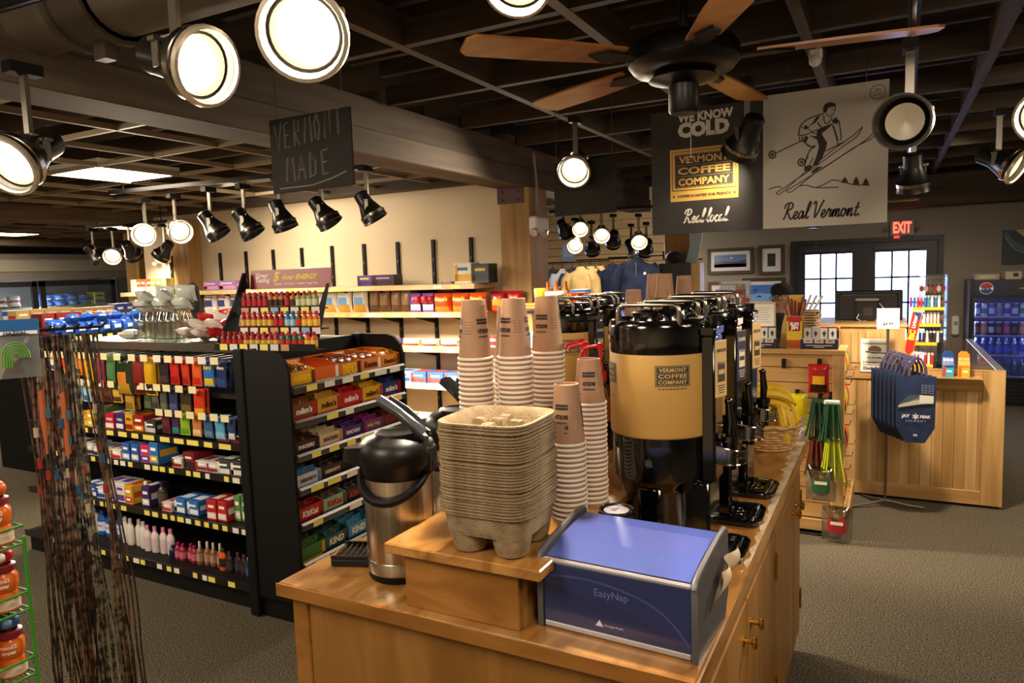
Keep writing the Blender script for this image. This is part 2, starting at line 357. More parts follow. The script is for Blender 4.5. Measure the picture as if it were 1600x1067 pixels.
# ================================================================ track lighting
HEADM = [(0, .105), (.04, .105), (.05, .095), (.052, .03), (.056, .015), (.082, -.055), (.088, -.06), (.09, -.1), (.094, -.112), (.088, -.112), (.083, -.1), (.078, -.07), (.06, -.05)]
hm = MB().lathe(HEADM, M('#15130f', .35), 28).mesh('housing'); rg = MB().lathe([(.0885, -.058), (.0915, -.06), (.0915, -.078), (.0885, -.08)], M('#a89e90', .25, 1), 28).mesh('ring')
rl = MB().lathe([(.0945, -.098), (.099, -.104), (.097, -.116), (.088, -.118), (.086, -.108)], M('#c9bda8', .3, .6), 28).mesh('lip')  # pale rim for lit heads only: lamp glare put into its colour
lens_on = MB().lathe([(.052, -.066), (.03, -.06), (0, -.058)], EM('#ffe9c4', 26), 24).lathe([(.0735, -.085), (.052, -.066)], M('#b8a682', .35), 28).mesh('lens_lit'); lens_off = MB().lathe([(.062, -.066), (.03, -.06), (0, -.058)], M('#b9ae98', .25), 24).mesh('lens')
st = MB(); st.box(-.014, .014, -.007, .007, .04, .24, M('#8f887c', .3, .8)); st.box(-.025, .025, -.05, .05, .24, .275, BLKM); st = st.mesh('stem')
yk = MB(); ym = M('#8f887c', .3, .8)
yk.box(-.075, .075, -.012, .012, .03, .04, ym); yk.box(-.03, .03, -.02, .02, .02, .055, M('#b5aea2', .3, .7))
for s in (-1, 1): yk.box(s*.062-.003, s*.062+.003, -.012, .012, -.03, .04, ym); yk.cyl(.0, 0, 0, ym, 4)
yk = yk.mesh('yoke')
def head(p, aim, lit, lab, power=0, ang=55, lip=1, blend=.6):
    aim = Vector(aim).normalized(); t = T('track_light', lab, 'track light', p)
    def part(nm, me, par, R=None):
        o = bpy.data.objects.new(nm, me); COL.objects.link(o); o.parent = par
        if R is not None: o.rotation_euler = R
        return o
    az = math.atan2(aim.x, -aim.y); part('stem', st, t); part('yoke', yk, t, (0, 0, az))
    E_ = aim.to_track_quat('-Z', 'Y').to_euler(); h = part('housing', hm, t, E_); part('ring', rg, h); lip = lit; part('lens', lens_on if lit else lens_off, h)
    if lip: part('glare_lip', rl, h)
    if power:
        ld = bpy.data.lights.new('spot', 'SPOT'); ld.energy = power; ld.spot_size = math.radians(ang); ld.spot_blend = blend; ld.shadow_soft_size = .06; ld.color = HEADC
        lo = bpy.data.objects.new('spot', ld); COL.objects.link(lo); lo.location = Vector(p)+aim*.13; lo.rotation_euler = E_
HEADS = [
 ((-1.61, 1.262, 2.268), (1.4, .02, -.45), 1, 'glaring track light turned right, second from the left along the top edge', 60, 70),
 ((-1.157, 1.263, 2.264), (.45, -.75, -.42), 1, 'largest glaring track light facing the camera at top centre', 60, 70),
 ((-.94, 1.9, 2.575), (.15, -.6, -.7), 1, 'lit track light cut off by the top edge of the frame', 75, 75),
 ((-2.444, 1.341, 2.138), (.25, -.8, -.5), 1, 'lit track light hanging far left below the wide beam', 60, 80),
 ((-1.658, 3.997, 2.328), (.2, -.8, -.5), 1, 'lit track light hanging in front of the blank black sign', 60, 70),
 ((-5.456, 3.842, 2.141), (.6, -.6, -.3), 1, 'starry lit track light left of the yoked lit one', 60, 70),
 ((-5.115, 3.87, 2.149), (1.2, -.36, -.45), 1, 'lit track light in front of the left timber post', 60, 70),
 ((-4.553, 3.751, 2.145), (.45, .3, -.8), 0, 'black track light, first from left before the beige wall', 115, 100),
 ((-4.203, 3.763, 2.138), (.45, .25, -.8), 0, 'black track light, second from left before the beige wall', 115, 100),
 ((-3.937, 3.854, 2.181), (.3, .15, -.9), 0, 'black track light below the left corner of the chalk sign', 115, 100),
 ((-3.55, 3.869, 2.178), (.5, .2, -.8), 0, 'black track light right below the chalk sign', 115, 100),
 ((-3.227, 3.975, 2.197), (.4, .25, -.85), 0, 'black track light, first to the right of the chalk sign', 115, 100),
 ((-7.54, 4.905, 2.066), (.6, -.6, -.4), 1, 'small starry track light near the far coolers', 60, 75),
 ((-7.75, 4.812, 2.067), (.3, .5, -.7), 0, 'black track light left of the small starry one', 0, 70),
 ((-6.835, 5.019, 2.07), (-.6, -.2, -.7), 0, 'black track light close to the left timber post, turned left', 0, 70),
 ((-7.238, 4.892, 2.087), (-.3, .6, -.6), 0, 'black track light between the small starry one and the post', 40, 80),
 ((-.642, 3.80, 2.35), (-.5, .5, -.75), 0, 'black track light overlapping the dark half of the banner', 5, 80),
 ((.054, 2.918, 2.18), (-.2, -.9, -.12), 0, 'unlit round track light facing the camera right of the banner', 0, 70),
 ((.114, 4.731, 2.197), (.05, .3, -.95), 0, 'black track light pointing down below the unlit round one', 70, 90),
 ((.528, 4.829, 2.231), (.75, -.35, -.45), 1, 'lit track light turned right at the far right ceiling', 60, 80),
 ((.52, 3.33, 2.229), (-.3, -.9, -.3), 1, 'lit track light cut off by the right frame edge', 50, 80)]
for p, a, lit, lab, pw, an in HEADS: head(p, a, lit, lab, pw*POWER, an)
CH = [((-3.143, 7.665, 2.214), 1, 'brightest front light'), ((-2.921, 7.757, 2.132), 1, 'lit one in the middle'), ((-2.528, 7.898, 2.042), 1, 'starry lit one beside the banner'), ((-3.205, 7.649, 2.027), 1, 'lowest lit one at left'), ((-3.02, 7.69, 1.985), 0, 'black one under the brightest'), ((-2.83, 7.9, 2.06), 0, 'black one behind the middle light'), ((-2.75, 8.3, 1.96), 0, 'lowest black one'), ((-2.47, 8.0, 1.95), 0, 'black one under the starry light'), ((-3.35, 7.65, 2.2), 0, 'black one nearest the timber post')]
for i, (p, lit, d) in enumerate(CH): head(p, (.3, -.8, -.45) if lit else (random.uniform(-.5, .5), .7, -.6), lit, 'track light in the clothing area, ' + d, 14*POWER, 90)
# the black rails the heads hang from
def rail(x0, y0, x1, y1, z, lab):
    d = Vector((x1-x0, y1-y0, 0)); L = d.length; m = MB(); m.box(0, L, -.018, .018, 0, .03, BLKM); m.box(0, L, -.006, .006, -.002, 0, CHROME)
    o = m.build('light_track', None, (x0, y0, z), (0, 0, math.atan2(d.y, d.x))); tag(o, lab, 'light track')
    k = MB()
    for q in (.15, L-.15): k.cyl(.006, .03, (2.54 if x1 < -2.9 else 2.73)-z, BLKM, 6, q, 0)
    k.build('drop_rod', o)
rail(-5.7, 3.72, -3.05, 4.0, 2.455, 'black light track before the beige wall'); rail(-2.6, 1.2, -.8, 1.32, 2.515, 'black light track over the coffee counter')
rail(.05, 2.2, .12, 6, 2.47, 'black light track right of the banner'); rail(-7.9, 4.85, -6.7, 5.03, 2.35, 'black light track near the far coolers'); rail(-3.5, 7.6, -2.2, 8.0, 2.375, 'black light track over the clothing')
# fill light: added spots without any fixture, brightening aisles, till and walls
def spot(p, tgt, e, ang=90, soft=.08, c=None):
    ld = bpy.data.lights.new('spot', 'SPOT'); ld.energy = e*POWER; ld.spot_size = math.radians(ang); ld.spot_blend = .7; ld.shadow_soft_size = soft; ld.color = c or HEADC
    lo = bpy.data.objects.new('spot', ld); COL.objects.link(lo); lo.location = p; lo.rotation_euler = (Vector(tgt)-Vector(p)).to_track_quat('-Z', 'Y').to_euler()
for q in FILL_SPOTS: spot(*q)

# ================================================================ coffee counter
CT = .93
m = MB(); m.box(-1.376, -.305, 1.255, 3.27, .898, CT, WOODY, .004)
o = tag(m.build('countertop'), 'long varnished plywood countertop carrying the coffee dispensers', 'countertop')
e = MB(); e.box(-1.378, -.303, 1.251, 1.2545, .896, .9285, WOOD); e.box(-.3045, -.300, 1.255, 3.27, .896, .9285, WOODY); e.build('edge_band', o)
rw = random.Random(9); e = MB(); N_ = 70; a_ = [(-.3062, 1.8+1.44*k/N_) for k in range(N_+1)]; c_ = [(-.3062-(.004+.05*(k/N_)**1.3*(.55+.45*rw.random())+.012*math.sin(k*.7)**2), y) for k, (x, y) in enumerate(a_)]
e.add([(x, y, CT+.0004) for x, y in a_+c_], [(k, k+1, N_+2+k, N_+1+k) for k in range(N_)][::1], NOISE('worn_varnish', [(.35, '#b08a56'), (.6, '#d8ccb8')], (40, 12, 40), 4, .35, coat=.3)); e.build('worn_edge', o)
cab = T('base_cabinet', 'wooden base cabinet with brass knobs under the coffee countertop', 'cabinet', (-.84, 2.25, 0))
def rel(m, n, o, **k): m.T = tr(-o.location.x, -o.location.y, -o.location.z) @ m.T; m.v = [tuple(Vector(v)-o.location) for v in m.v]; return m.build(n, o, **k)
m = MB(); m.box(-1.34, -.345, 1.295, 3.22, .08, .897, WOODV); m.box(-1.3, -.38, 1.33, 3.2, 0, .08, BLKM); rel(m, 'carcass', cab)
m = MB(); m.box(-1.30, -.36, 1.283, 1.296, .08, .897, WOODV); rel(m, 'end_panel', cab)
for x0, x1 in ((-1.35, -1.298), (-.365, -.325)):
    m = MB(); m.box(x0, x1, 1.275, 1.3, .0, .897, WOOD, .004); rel(m, 'corner_post', cab)
dy = [1.305, 1.91, 2.445, 2.98, 3.215]
for i in range(4):
    m = MB(); m.box(-.345, -.325, dy[i]+.004, dy[i+1]-.004, .1, .80, WOODV, .003); d = MB(); dd = m
    dd.v = [tuple(Vector(v)-cab.location) for v in dd.v]; do = dd.build('door', cab)
    ky = (dy[i+1]-.055) if i in (0, 2) else dy[i]+.055; hy = dy[i]+.006 if i in (0, 2) else dy[i+1]-.006
    k = MB(); k.T = tr(-.325+.84, ky-2.25, .71) @ rot(0, PI/2); k.lathe([(.014, 0), (.014, .003), (.006, .005), (.006, .02), (.016, .026), (.017, .031), (.012, .035), (0, .036)], BRASS, 16); k.build('knob', do)
    for hz in (.24, .68): k = MB(); k.T = tr(-.323+.84, hy-2.25, hz); k.cyl(.006, -.045, .045, BRASS, 10); k.box(-.003, .0, -.022, .022, -.03, .03, BRASS); k.build('hinge', do)
m = MB(); m.box(-.347, -.327, 1.3, 3.22, .805, .897, WOODV, .002); rel(m, 'apron', cab)

# riser shelf box at the near end
t = T('riser_shelf', 'wooden riser box holding the drink carriers and cup stacks', 'riser', (-.83, 1.8, CT))
RZ = 1.085
m = MB(); m.box(-1.03, -.627, 1.262, 2.46, 1.06, RZ, WOODY, .003); rel(m, 'top_board', t)
m = MB(); m.box(-.99, -.69, 1.285, 1.305, CT, 1.06, WOOD, .002); rel(m, 'front_board', t)
for x in (-.99, -.71): m = MB(); m.box(x, x+.02, 1.305, 2.44, CT, 1.06, WOODY); rel(m, 'side_board', t)
m = MB(); m.box(-.99, -.68, 2.74, 3.2, CT, 1.40, WOODY, .003); tag(m.build('riser_box'), 'taller wooden riser box behind the front coffee dispensers', 'riser')

# moulded pulp drink carriers
def carrier(feet=0):
    R = .108
    def sq(u, v, k=1):
        x, y = (u*2-1), (v*2-1); q = max(abs(x), abs(y)); l = (abs(x)**5+abs(y)**5)**.2 or 1
        return x*q/l*k, y*q/l*k, q
    def hh(x, y, q):
        if q > .93: return .052
        if q > .80: return .052-.018*(.93-q)/.13
        z = .002
        for cx in (-.42, .42):
            for cy in (-.42, .42): pass
        e = 1-.16
        if q > e-.08: z = .034*(q-(e-.08))/.12 if q < .8 else .034
        for px, py, pw, ph in ((0, 0, .15, .046), (-.42, .0, .13, .044), (.42, .0, .13, .044), (0, -.42, .13, .044), (0, .42, .13, .044)):
            d = max(abs(x-px), abs(y-py))
            if d < pw+.1: z = max(z, ph*min(1, max(0, (pw+.1-d)/.1)))
        return z
    m = MB(); N = 36
    def fn(u, v):
        x, y, q = sq(u, v); taper = R*(1 if q > .93 else .985); z = hh(x, y, q); k = R-.014*(1-z/.052)
        return (x*k, y*k, z)
    m.grid(fn, N, N, PULP)
    ring = []
    for i in range(64):
        a = 2*PI*i/64; c, s_ = math.cos(a), math.sin(a); l = (abs(c)**5+abs(s_)**5)**.2; ring.append((c/l, s_/l))
    vs = []; 
    for k, z in ((R, .052), (R+.0035, .0523), (R+.0038, .0478), (R-.003, .047), (R-.010, .0), (R-.03, -.003)): vs += [(x*k, y*k, z) for x, y in ring]
    m.add(vs, [(j*64+i, j*64+(i+1) % 64, (j+1)*64+(i+1) % 64, (j+1)*64+i) for j in range(5) for i in range(64)], PULP, True)
    if feet:
        for sx in (-1, 1):
            for sy in (-1, 1): m.T = tr(sx*.052, sy*.052, -.0); m.lathe([(.048, .02), (.043, -.015), (.036, -.042), (.03, -.046), (0, -.046)], PULP, 20); m.T = Matrix()
    return m.build('drink_carrier')
CAR = Proto(carrier); NC = 30; cx, cy = -.775, 1.372
CAR2 = Proto(lambda: carrier(1))
CAR2.put((cx, cy, RZ+.0465), (0, 0, .03), 'lowest moulded pulp drink carrier, its cup feet standing on the riser', 'drink carrier')
for i in range(1, NC):
    top = i == NC-1
    CAR.put((cx+random.uniform(-.003, .003), cy+random.uniform(-.003, .003), RZ+.0465+.0065*i+.003*(i//9)), (0, 0, .03+random.uniform(-.025, .025)), 'topmost moulded pulp drink carrier with its empty wells showing' if top else 'brown moulded pulp drink carrier inside the tall carrier stack', 'drink carrier', None if top else 'carriers nested in the tall stack')

# paper cups, upside down
INK = M('#2a2320', .7); RIM = M('#e8ddd0', .5)
def cup(h=.15, r0_=.030, r1=.0445, style=0):
    o = MB(); o.lathe([(0, h-.006), (r0_-.004, h-.006), (r0_-.003, h), (r0_, h), (r1-.002, .006)], KRAFT, 32)
    def wr(a0):
        def f(x, y):
            z = h*.5+y; rr_ = r1+(r0_-r1)*z/h+.0006; a = a0+x/rr_; return (rr_*math.cos(a), rr_*math.sin(a), z)
        return f
    for a in (-PI/2-.15, -PI/2+1.95, -PI/2+3.9):
        w = wr(a)
        if style == 0:
            o.text('WE KNOW', (0, 0, 0), 'f', INK, w=.032, bold=.04, flip=True, dz=0, wrap=lambda x, y: w(x, y-.016))
            o.text('BOLD', (0, 0, 0), 'f', INK, w=.034, bold=.07, flip=True, wrap=lambda x, y: w(x, y-.002))
            for y in (.015, .0225): o.add([w(-.017, y), w(0, y), w(.017, y), w(.017, y+.006), w(0, y+.006), w(-.017, y+.006)], [(0, 1, 4, 5), (1, 2, 3, 4)], INK)
        else:
            for k in range(7): o.add([w(-.013+.003*(k % 3), .024-.008*k), w(.013, .024-.008*k), w(.013, .0254-.008*k), w(-.013+.003*(k % 3), .0254-.008*k)], [(0, 1, 2, 3)], M('#6f5238', .7))
        v = wr(a+.95)
        for k in range(5): o.add([v(-.01, .02-.007*k), v(.01, .02-.007*k), v(.01, .0215-.007*k), v(-.01, .0215-.007*k)], [(0, 1, 2, 3)], M('#7d5c3f', .7))
    ob = o.build('paper_cup')
    q = MB(); q.lathe([(r1-.003, .001), (r1-.001, 0), (r1+.0012, .001), (r1+.0015, .0045), (r1-.0005, .007), (r1-.003, .006)], RIM, 32); q.build('rolled_rim', ob)
    return ob
CUP = Proto(cup); CUPB = Proto(lambda: cup(.12)); CUPC = Proto(lambda: cup(style=1))
def stack(P, x, y, z, n, where, rz, h=.15, tilt=0, topl=None):
    for i in range(n):
        top = i == n-1
        P.put((x+random.uniform(-.001, .001), y+random.uniform(-.001, .001), z+.0125*i), (0, 0, rz+(0 if top else random.uniform(-.3, .3))),
              ('topmost upturned paper cup of the %s' if top else 'upturned paper cup within the %s') % where, 'cup', None if top else 'nested cups of the %s' % where)
stack(CUP, -.926, 1.535, RZ, 33, 'tall cup stack left behind the drink carriers', -.75)
stack(CUP, -.838, 1.585, RZ, 33, 'tall cup stack in the middle behind the drink carriers', -.1)
stack(CUP, -.800, 1.70, RZ, 33, 'tall cup stack farthest right behind the drink carriers', .15)
stack(CUPC, -.915, 1.70, RZ, 31, 'cup stack hidden behind the tall left stacks', .9)
stack(CUP, -.700, 1.592, RZ, 16, 'short cup stack right beside the drink carriers', .15)
stack(CUPB, -.698, 1.735, RZ, 22, 'small cup stack before the red pumps', .5, .12)
for x, y, z, n, w in ((-.935, 2.84, 1.40, 6, 'low cup stack at left on the tall riser box'), (-.89, 2.99, 1.40, 11, 'rear left cup stack on the tall riser box'), (-.80, 2.83, 1.40, 11, 'middle cup stack on the tall riser box'), (-.755, 2.97, 1.40, 10, 'right cup stack on the tall riser box')): stack(CUPC, x, y, z, n, w, -.3)

# coffee dispensers
LABG = M('#35332a', .6); SAND = M('#c2a266', .6)
def coffee_label(m, o, side, w, wrap=None, bgm=None, fg=None, border=True, dx=0, dz=0):
    """the stamp-like label: perforated border and three lines of lettering"""
    h = w*.62; bgm = bgm or LABG; fg = fg or SAND; o = Vector(o); r, u = FACE[side]; o = o+r*dx+u*dz
    W_ = wrap or (lambda x, y, k=0: o+r*x+u*y+r.cross(u)*(.0007+k))
    def quad(x0, x1, y0, y1, mat, k): 
        n = 6 if wrap else 1; 
        for i in range(n): a, b_ = x0+(x1-x0)*i/n, x0+(x1-x0)*(i+1)/n; m.add([W_(a, y0, k), W_(b_, y0, k), W_(b_, y1, k), W_(a, y1, k)], [(0, 1, 2, 3)], mat)
    quad(-w/2, w/2, -h/2, h/2, bgm, 0)
    t = w*.012
    for y in (-.45, .45): quad(-w*.475, w*.475, h*y-t/2, h*y+t/2, fg, .0003)
    for x in (-.472, .472): quad(w*x-t/2, w*x+t/2, -h*.45, h*.45, fg, .0003)
    for s_, y, wd in (('VERMONT', .29, .78), ('COFFEE', 0, .82), ('COMPANY', -.29, .82)): m.text(s_, (0, 0, 0), 'f', fg, w=w*wd, h=h*.2, bold=.03, sp=1.1, wrap=lambda x, y_: W_(x, y_+h*y, .0005))
    for y in (.145, -.145):
        for i in range(26): x = -w*.44+i*w*.88/25; m.add([W_(x-.25*t*2, h*y-t*.5, .0004), W_(x+.5*t, h*y-t*.5, .0004), W_(x+.5*t, h*y+t*.5, .0004), W_(x-.5*t, h*y+t*.5, .0004)], [(0, 1, 2, 3)], fg)
def dispenser(tagc, tagt):
    t = T('coffee_dispenser', None, None)
    m = MB(); m.lathe([(0, .0), (.112, 0), (.112, .012), (.098, .02), (.098, .165), (.108, .18), (.12, .2), (.12, .2), (0, .2)], BLKG, 40); m.box(.06, .135, -.06, .06, 0, .2, BLKG, .008); m.box(-.03, .03, -.112, -.08, .02, .19, BLKG, .01); m.build('stand', t)
    m = MB(); m.lathe([(0, .2), (.12, .2), (.1225, .205), (.1225, .3), (.1235, .318), (0, .318)], BLKG, 48); m.build('base_ring', t)
    m = MB(); m.lathe([(.1235, .316), (.126, .318), (.127, .322), (.127, .528), (.126, .532), (.12, .533)], TAN, 64)
    def wr(a0):
        def f(x, y, k=0): a = a0+x/.1276; return ((.1277+k)*math.cos(a), (.1277+k)*math.sin(a), .478+y)
        return f
    for a in (-1.05, -2.62, .95): coffee_label(m, (0, 0, 0), 'f', .085, wr(a))
    for a in (-1.05,):
        w_ = wr(a)
        for i in range(8): m.add([w_(-.036+i*.009, -.0335), w_(-.029+i*.009, -.0335), w_(-.029+i*.009, -.0315), w_(-.036+i*.009, -.0315)], [(0, 1, 2, 3)], INK)
    m.build('sleeve', t)
    m = MB(); m.lathe([(.1265, .53), (.1285, .535), (.129, .598), (.124, .612), (.118, .616), (.1, .606), (.075, .604), (.072, .62), (.066, .632), (.06, .634), (.055, .626), (0, .624)], BLKG, 56)
    for k in range(10): a = 2*PI*k/10; m.T = rot(0, 0, a); m.box(.055, .074, -.008, .008, .612, .631, BLKG, .003)
    m.T = Matrix(); m.build('lid', t)
    m = MB(); pts = [(-.075, -.095, .6), (-.075, -.095, .636), (-.072, -.095, .648), (-.062, -.095, .655), (.062, -.095, .655), (.072, -.095, .648), (.075, -.095, .636), (.075, -.095, .6)]
    m.tube(pts, .0062, M('#9a9286', .22, 1), 10); m.build('handle', t); m = MB(); m.tube([(x, -y, z) for x, y, z in pts], .0062, M('#9a9286', .22, 1), 10); m.build('handle', t)
    m = MB(); m.box(.112, .148, -.05, .04, .195, .575, BLKG, .006); m.box(.105, .151, -.055, .045, .57, .6, BLKG, .006); m.cyl(.016, .6, .622, BLKG, 14, .13, 0); m.build('gauge_column', t)
    m = MB(); m.box(-.026, .026, -.0025, 0, -.075, .07, M(tagc, .55), .001)
    tm = M('#3a3330' if tagc[1] in 'bcde' else '#d8c9a8', .6)
    m.text(tagt, (0, -.0025, .045), 'f', tm, w=.04, bold=.03)
    m.rect((0, -.0025, -.01), 'f', .032, .05, tm); m.rect((0, -.0027, -.01), 'f', .027, .012, M(tagc, .55)); m.text('COFFEE', (0, -.003, .012), 'f', M(tagc, .55), w=.027); 
    for i in range(4): m.rect((0, -.0025, -.045-i*.006), 'f', .034-.004*i, .002, tm)
    m.build('hang_tag', t, (.1545, -.02, .49), (0, 0, 1.25))
    m = MB(); m.box(.146, .16, -.018, .018, .235, .3, BLKG, .005); m.cyl(.016, .225, .3, BLKG, 16, .172, 0); m.cyl(.021, .298, .312, BLKG, 16, .172, 0); m.tube([(.172, 0, .31), (.174, 0, .35), (.17, 0, .40)], [.0095, .011, .0085], BLKG, 12); m.ball((.17, 0, .4), .0105, BLKG, 10); m.build('faucet', t)
    m = MB(); g = CLEAR('#f2f0ec', .22, .08); prof = [(.10, -.045), (.17, -.042)]+[(.17+.042*math.sin(a), -.042*math.cos(a)) for a in [PI*k/8 for k in range(1, 8)]]+[(.17, .042), (.10, .045)]
    n = len(prof); zt = lambda x: .302-.22*(x-.10); vs = [(x, y, .245) for x, y in prof]+[(x, y, zt(x)) for x, y in prof]; m.add(vs, [(i, i+1, n+i+1, n+i) for i in range(n-1)], g, True)
    m.tube([(x, y, zt(x)) for x, y in prof], .0022, CLEAR('#ffffff', .5, .1), 6); m.tube([(x, y, .245) for x, y in prof], .0022, CLEAR('#ffffff', .5, .1), 6); m.build('splash_guard', t)
    m = MB(); out = [(.085, -.082), (.175, -.082)]+[(.175+.035*math.sin(a), -.047-.035*math.cos(a)) for a in (.4, .8, 1.2, PI/2)]+[(.21, .047)]+[(.175+.035*math.cos(a), .047+.035*math.sin(a)) for a in (.4, .8, 1.2, PI/2)]+[(.085, .082)]
    m.prism(out, 0, .014, BLKG, 'z'); m.tube([(x, y, .016) for x, y in out], .0045, BLKG, 8)
    for i in range(11):
        y = -.066+.0132*i
        for x0, x1 in (((.1, .195),) if i < 3 or i > 7 else ((.1, .122), (.175, .195))): m.box(x0, x1, y-.0032, y+.0032, .014, .021, BLKG, .002)
    for s_ in (-1, 1): m.tube([(.148+.012*math.cos(a), .014*s_+.013*math.sin(a), .0175) for a in [2*PI*k/12 for k in range(13)]], .003, BLKG, 6)
    m.build('drip_tray', t)
    return t
tags = [('#c9a86f', 'MEDIUM'), ('#2e2a44', 'DARK'), ('#c9a86f', 'DECAF'), ('#b9b0a0', 'LIGHT')]
for i in range(3):
    o = dispenser(*tags[i]); o.location = (-.552, 1.895+.287*i, CT); o.scale = (1.08, 1.08, 1.03); o.rotation_euler = (0, 0, (.0, .02, -.02, 0)[i])
    tag(o, 'black coffee dispenser with tan sleeve, %s in the front row' % ('nearest the camera', 'middle of three', 'farthest from the camera')[i], 'coffee dispenser')
for i in range(3):
    o = dispenser(*tags[(i+1) % 4]); o.location = (-1.16, 2.72+.0*i, CT); 
    o.location = ((-1.15, 2.66, CT), (-1.15, 2.96, CT), (-.83, 3.42, CT))[i]
    if i == 2: o.location = (-1.15, 3.13+.12, CT)
    tag(o, 'black coffee dispenser with tan sleeve in the back row, %s' % ('behind the red pumps', 'second behind the red pumps', 'at the far counter end')[i], 'coffee dispenser')
    o.location.y = (2.62, 2.89, 3.14)[i]

# napkin dispenser
t = T('napkin_dispenser', 'blue and grey napkin dispenser at the near end of the countertop', 'napkin dispenser', (-.485, 1.437, CT), -.045)
BLU = M('#27305f', .22, coat=.5); SILV = M('#b7b3b8', .3, .4); DGR = M('#45454b', .4); PALE = M('#5e6aa6', .5)
prof = [(-.108, .004), (-.108, .148), (-.104, .156), (-.03, .174), (.06, .186), (.108, .186), (.112, .18), (.112, .004)]
m = MB(); m.prism(prof, -.163, .163, DGR, 'x'); m.build('body', t)
m = MB(); m.box(-.162, .162, -.1125, -.108, .016, .146, BLU, .001); cv = [(-.16, .118), (-.06, .125), (.04, .112), (.11, .082), (.16, .03)]
m.line((0, -.1128, 0), 'f', cv, .006, M('#3d477a', .3), smooth=5); m.poly((0, -.1126, 0), 'f', [(-.162, .1), (-.1, .085), (0, .08), (.1, .05), (.162, .016), (-.162, .016)], M('#232b58', .22, coat=.5), .0002)
m.text('EasyNap', (-.005, -.113, .1), 'f', PALE, w=.075, bold=.01); m.text('Georgia-Pacific', (.0, -.113, .034), 'f', M('#b9bcd0', .5), w=.042, bold=.01); m.poly((-.032, -.113, .036), 'f', [(-.009, -.006), (.009, -.006), (0, .008)], M('#d7d8e2', .5), .0012); m.build('front_panel', t)
tp = [(-.104, .1565), (-.03, .1745), (.06, .1865), (.106, .1865)]; m = MB(); n = len(tp)
m.add([(x, y, z+.0015) for x in (-.158, .158) for y, z in tp], [(i, i+1, n+i+1, n+i) for i in range(n-1)], M('#4a58a0', .18, coat=.6), False); m.build('top_panel', t)
m = MB(); m.box(-.162, .162, -.114, -.104, .146, .156, SILV, .003); m.box(-.162, .162, -.114, -.106, .002, .016, SILV, .003); m.build('trim_strip', t)
sp = [(-.118, 0), (-.118, .15), (-.112, .162), (-.085, .172), (-.05, .179), (.06, .196), (.108, .197), (.12, .19), (.12, .05), (.105, .03), (.095, 0)]
for s_ in (-1, 1):
    m = MB(); m.prism(sp, .163*s_, .176*s_, GREY, 'x'); m.tube([(.17*s_, a, b_) for a, b_ in sp[1:8]], .006, M('#5d5b5f', .4), 8); o_ = m.build('end_panel', t)
    if s_ > 0:
        m = MB(); m.T = tr(.1765, .02, .1) @ Matrix.Diagonal((1, 1, 1, 1)) @ rot(0, PI/2); m.lathe([(0, -.001), (.05, -.001)], M('#1a191b', .6), 24); m.build('opening', o_)
def nap(u, v): x = .178+.045*math.sin(v*2.6)*(.6+.4*math.sin(u*9))*v; return (x, -.03+.11*u+.03*v, .06+.085*v+.03*math.sin(u*PI)*(1-v)+.02*u)
m = MB(); m.grid(nap, 14, 12, M('#cdb596', .85)); o = m.build('paper_napkin', None, (-.485, 1.437, CT), (0, 0, -.045)); tag(o, 'crumpled tan paper napkin sticking out of the napkin dispenser', 'napkin')

# stack of black lids and the small things round it
LIDM = M('#0e0d0d', .25)
def lid():
    m = MB(); m.lathe([(.043, 0), (.046, .001), (.046, .006), (.043, .008), (.042, .016), (.039, .019), (.036, .0165), (.033, .015), (0, .015)], LIDM, 32); return m.build('cup_lid')
LID = Proto(lid)
for i in range(15):
    o = LID.put((-.588, 1.622, CT+.0115*i), (0, 0, i), 'topmost black cup lid, white round sticker on it' if i == 14 else 'black plastic cup lid inside the lid stack behind the napkin dispenser', 'cup lid', None if i == 14 else 'lids in the stack')
    if i == 14:
        s_ = MB(); s_.lathe([(0, .0162), (.03, .0162), (.031, .0155)], M('#bdb9c4', .5), 24); s_.rect((0, .008, .0162), 't', .022, .003, INK); s_.rect((0, 0, .0162), 't', .026, .004, INK); s_.build('sticker', o)
        s_ = MB(); s_.lathe([(.041, .018), (.0425, .0195), (.044, .018)], CHROME, 32); s_.build('shiny_edge', o)

# syrup bottles with red pumps
def syrup():
    b = MB(); b.lathe([(0, 0), (.033, 0), (.036, .006), (.036, .1), (.033, .125), (.036, .15), (.036, .185), (.028, .215), (.016, .228), (.016, .24), (0, .24)], CLEAR('#7a3a10', .10, .08), 28)
    b.lathe([(0, .003), (.0335, .003), (.0335, .095), (0, .095)], M('#4a2008', .25), 20)
    o = b.build('syrup_bottle')
    l = MB(); 
    l.lathe([(.0365, .1), (.0335, .125), (.0365, .15), (.0368, .186)], M('#a8622a', .4), 28, arc=(-PI, .4))
    def w(x, y): a = -1.5+x/.037; return (.0378*math.cos(a), .0378*math.sin(a), .165+y)
    l.text('Coffee', (0, 0, 0), 'f', M('#e8c9a0', .5), w=.04, bold=.03, shear=.2, wrap=lambda x, y: w(x, y+.006)); l.text('mate', (0, 0, 0), 'f', M('#7a1712', .5), w=.028, bold=.03, shear=.2, wrap=lambda x, y: w(x, y-.01)); l.build('label', o)
    p = MB(); red = M('#c3120f', .35); p.lathe([(.0, .236), (.02, .236), (.021, .262), (.015, .27), (.009, .272), (.009, .3), (.0055, .302), (.0055, .345), (.012, .346), (.014, .36), (.008, .366), (0, .367)], red, 20); p.tube([(0, 0, .356), (-.03, .0, .354), (-.055, 0, .348), (-.06, 0, .335)], .006, red, 10); p.build('pump', o)
    return o
SY = Proto(syrup)
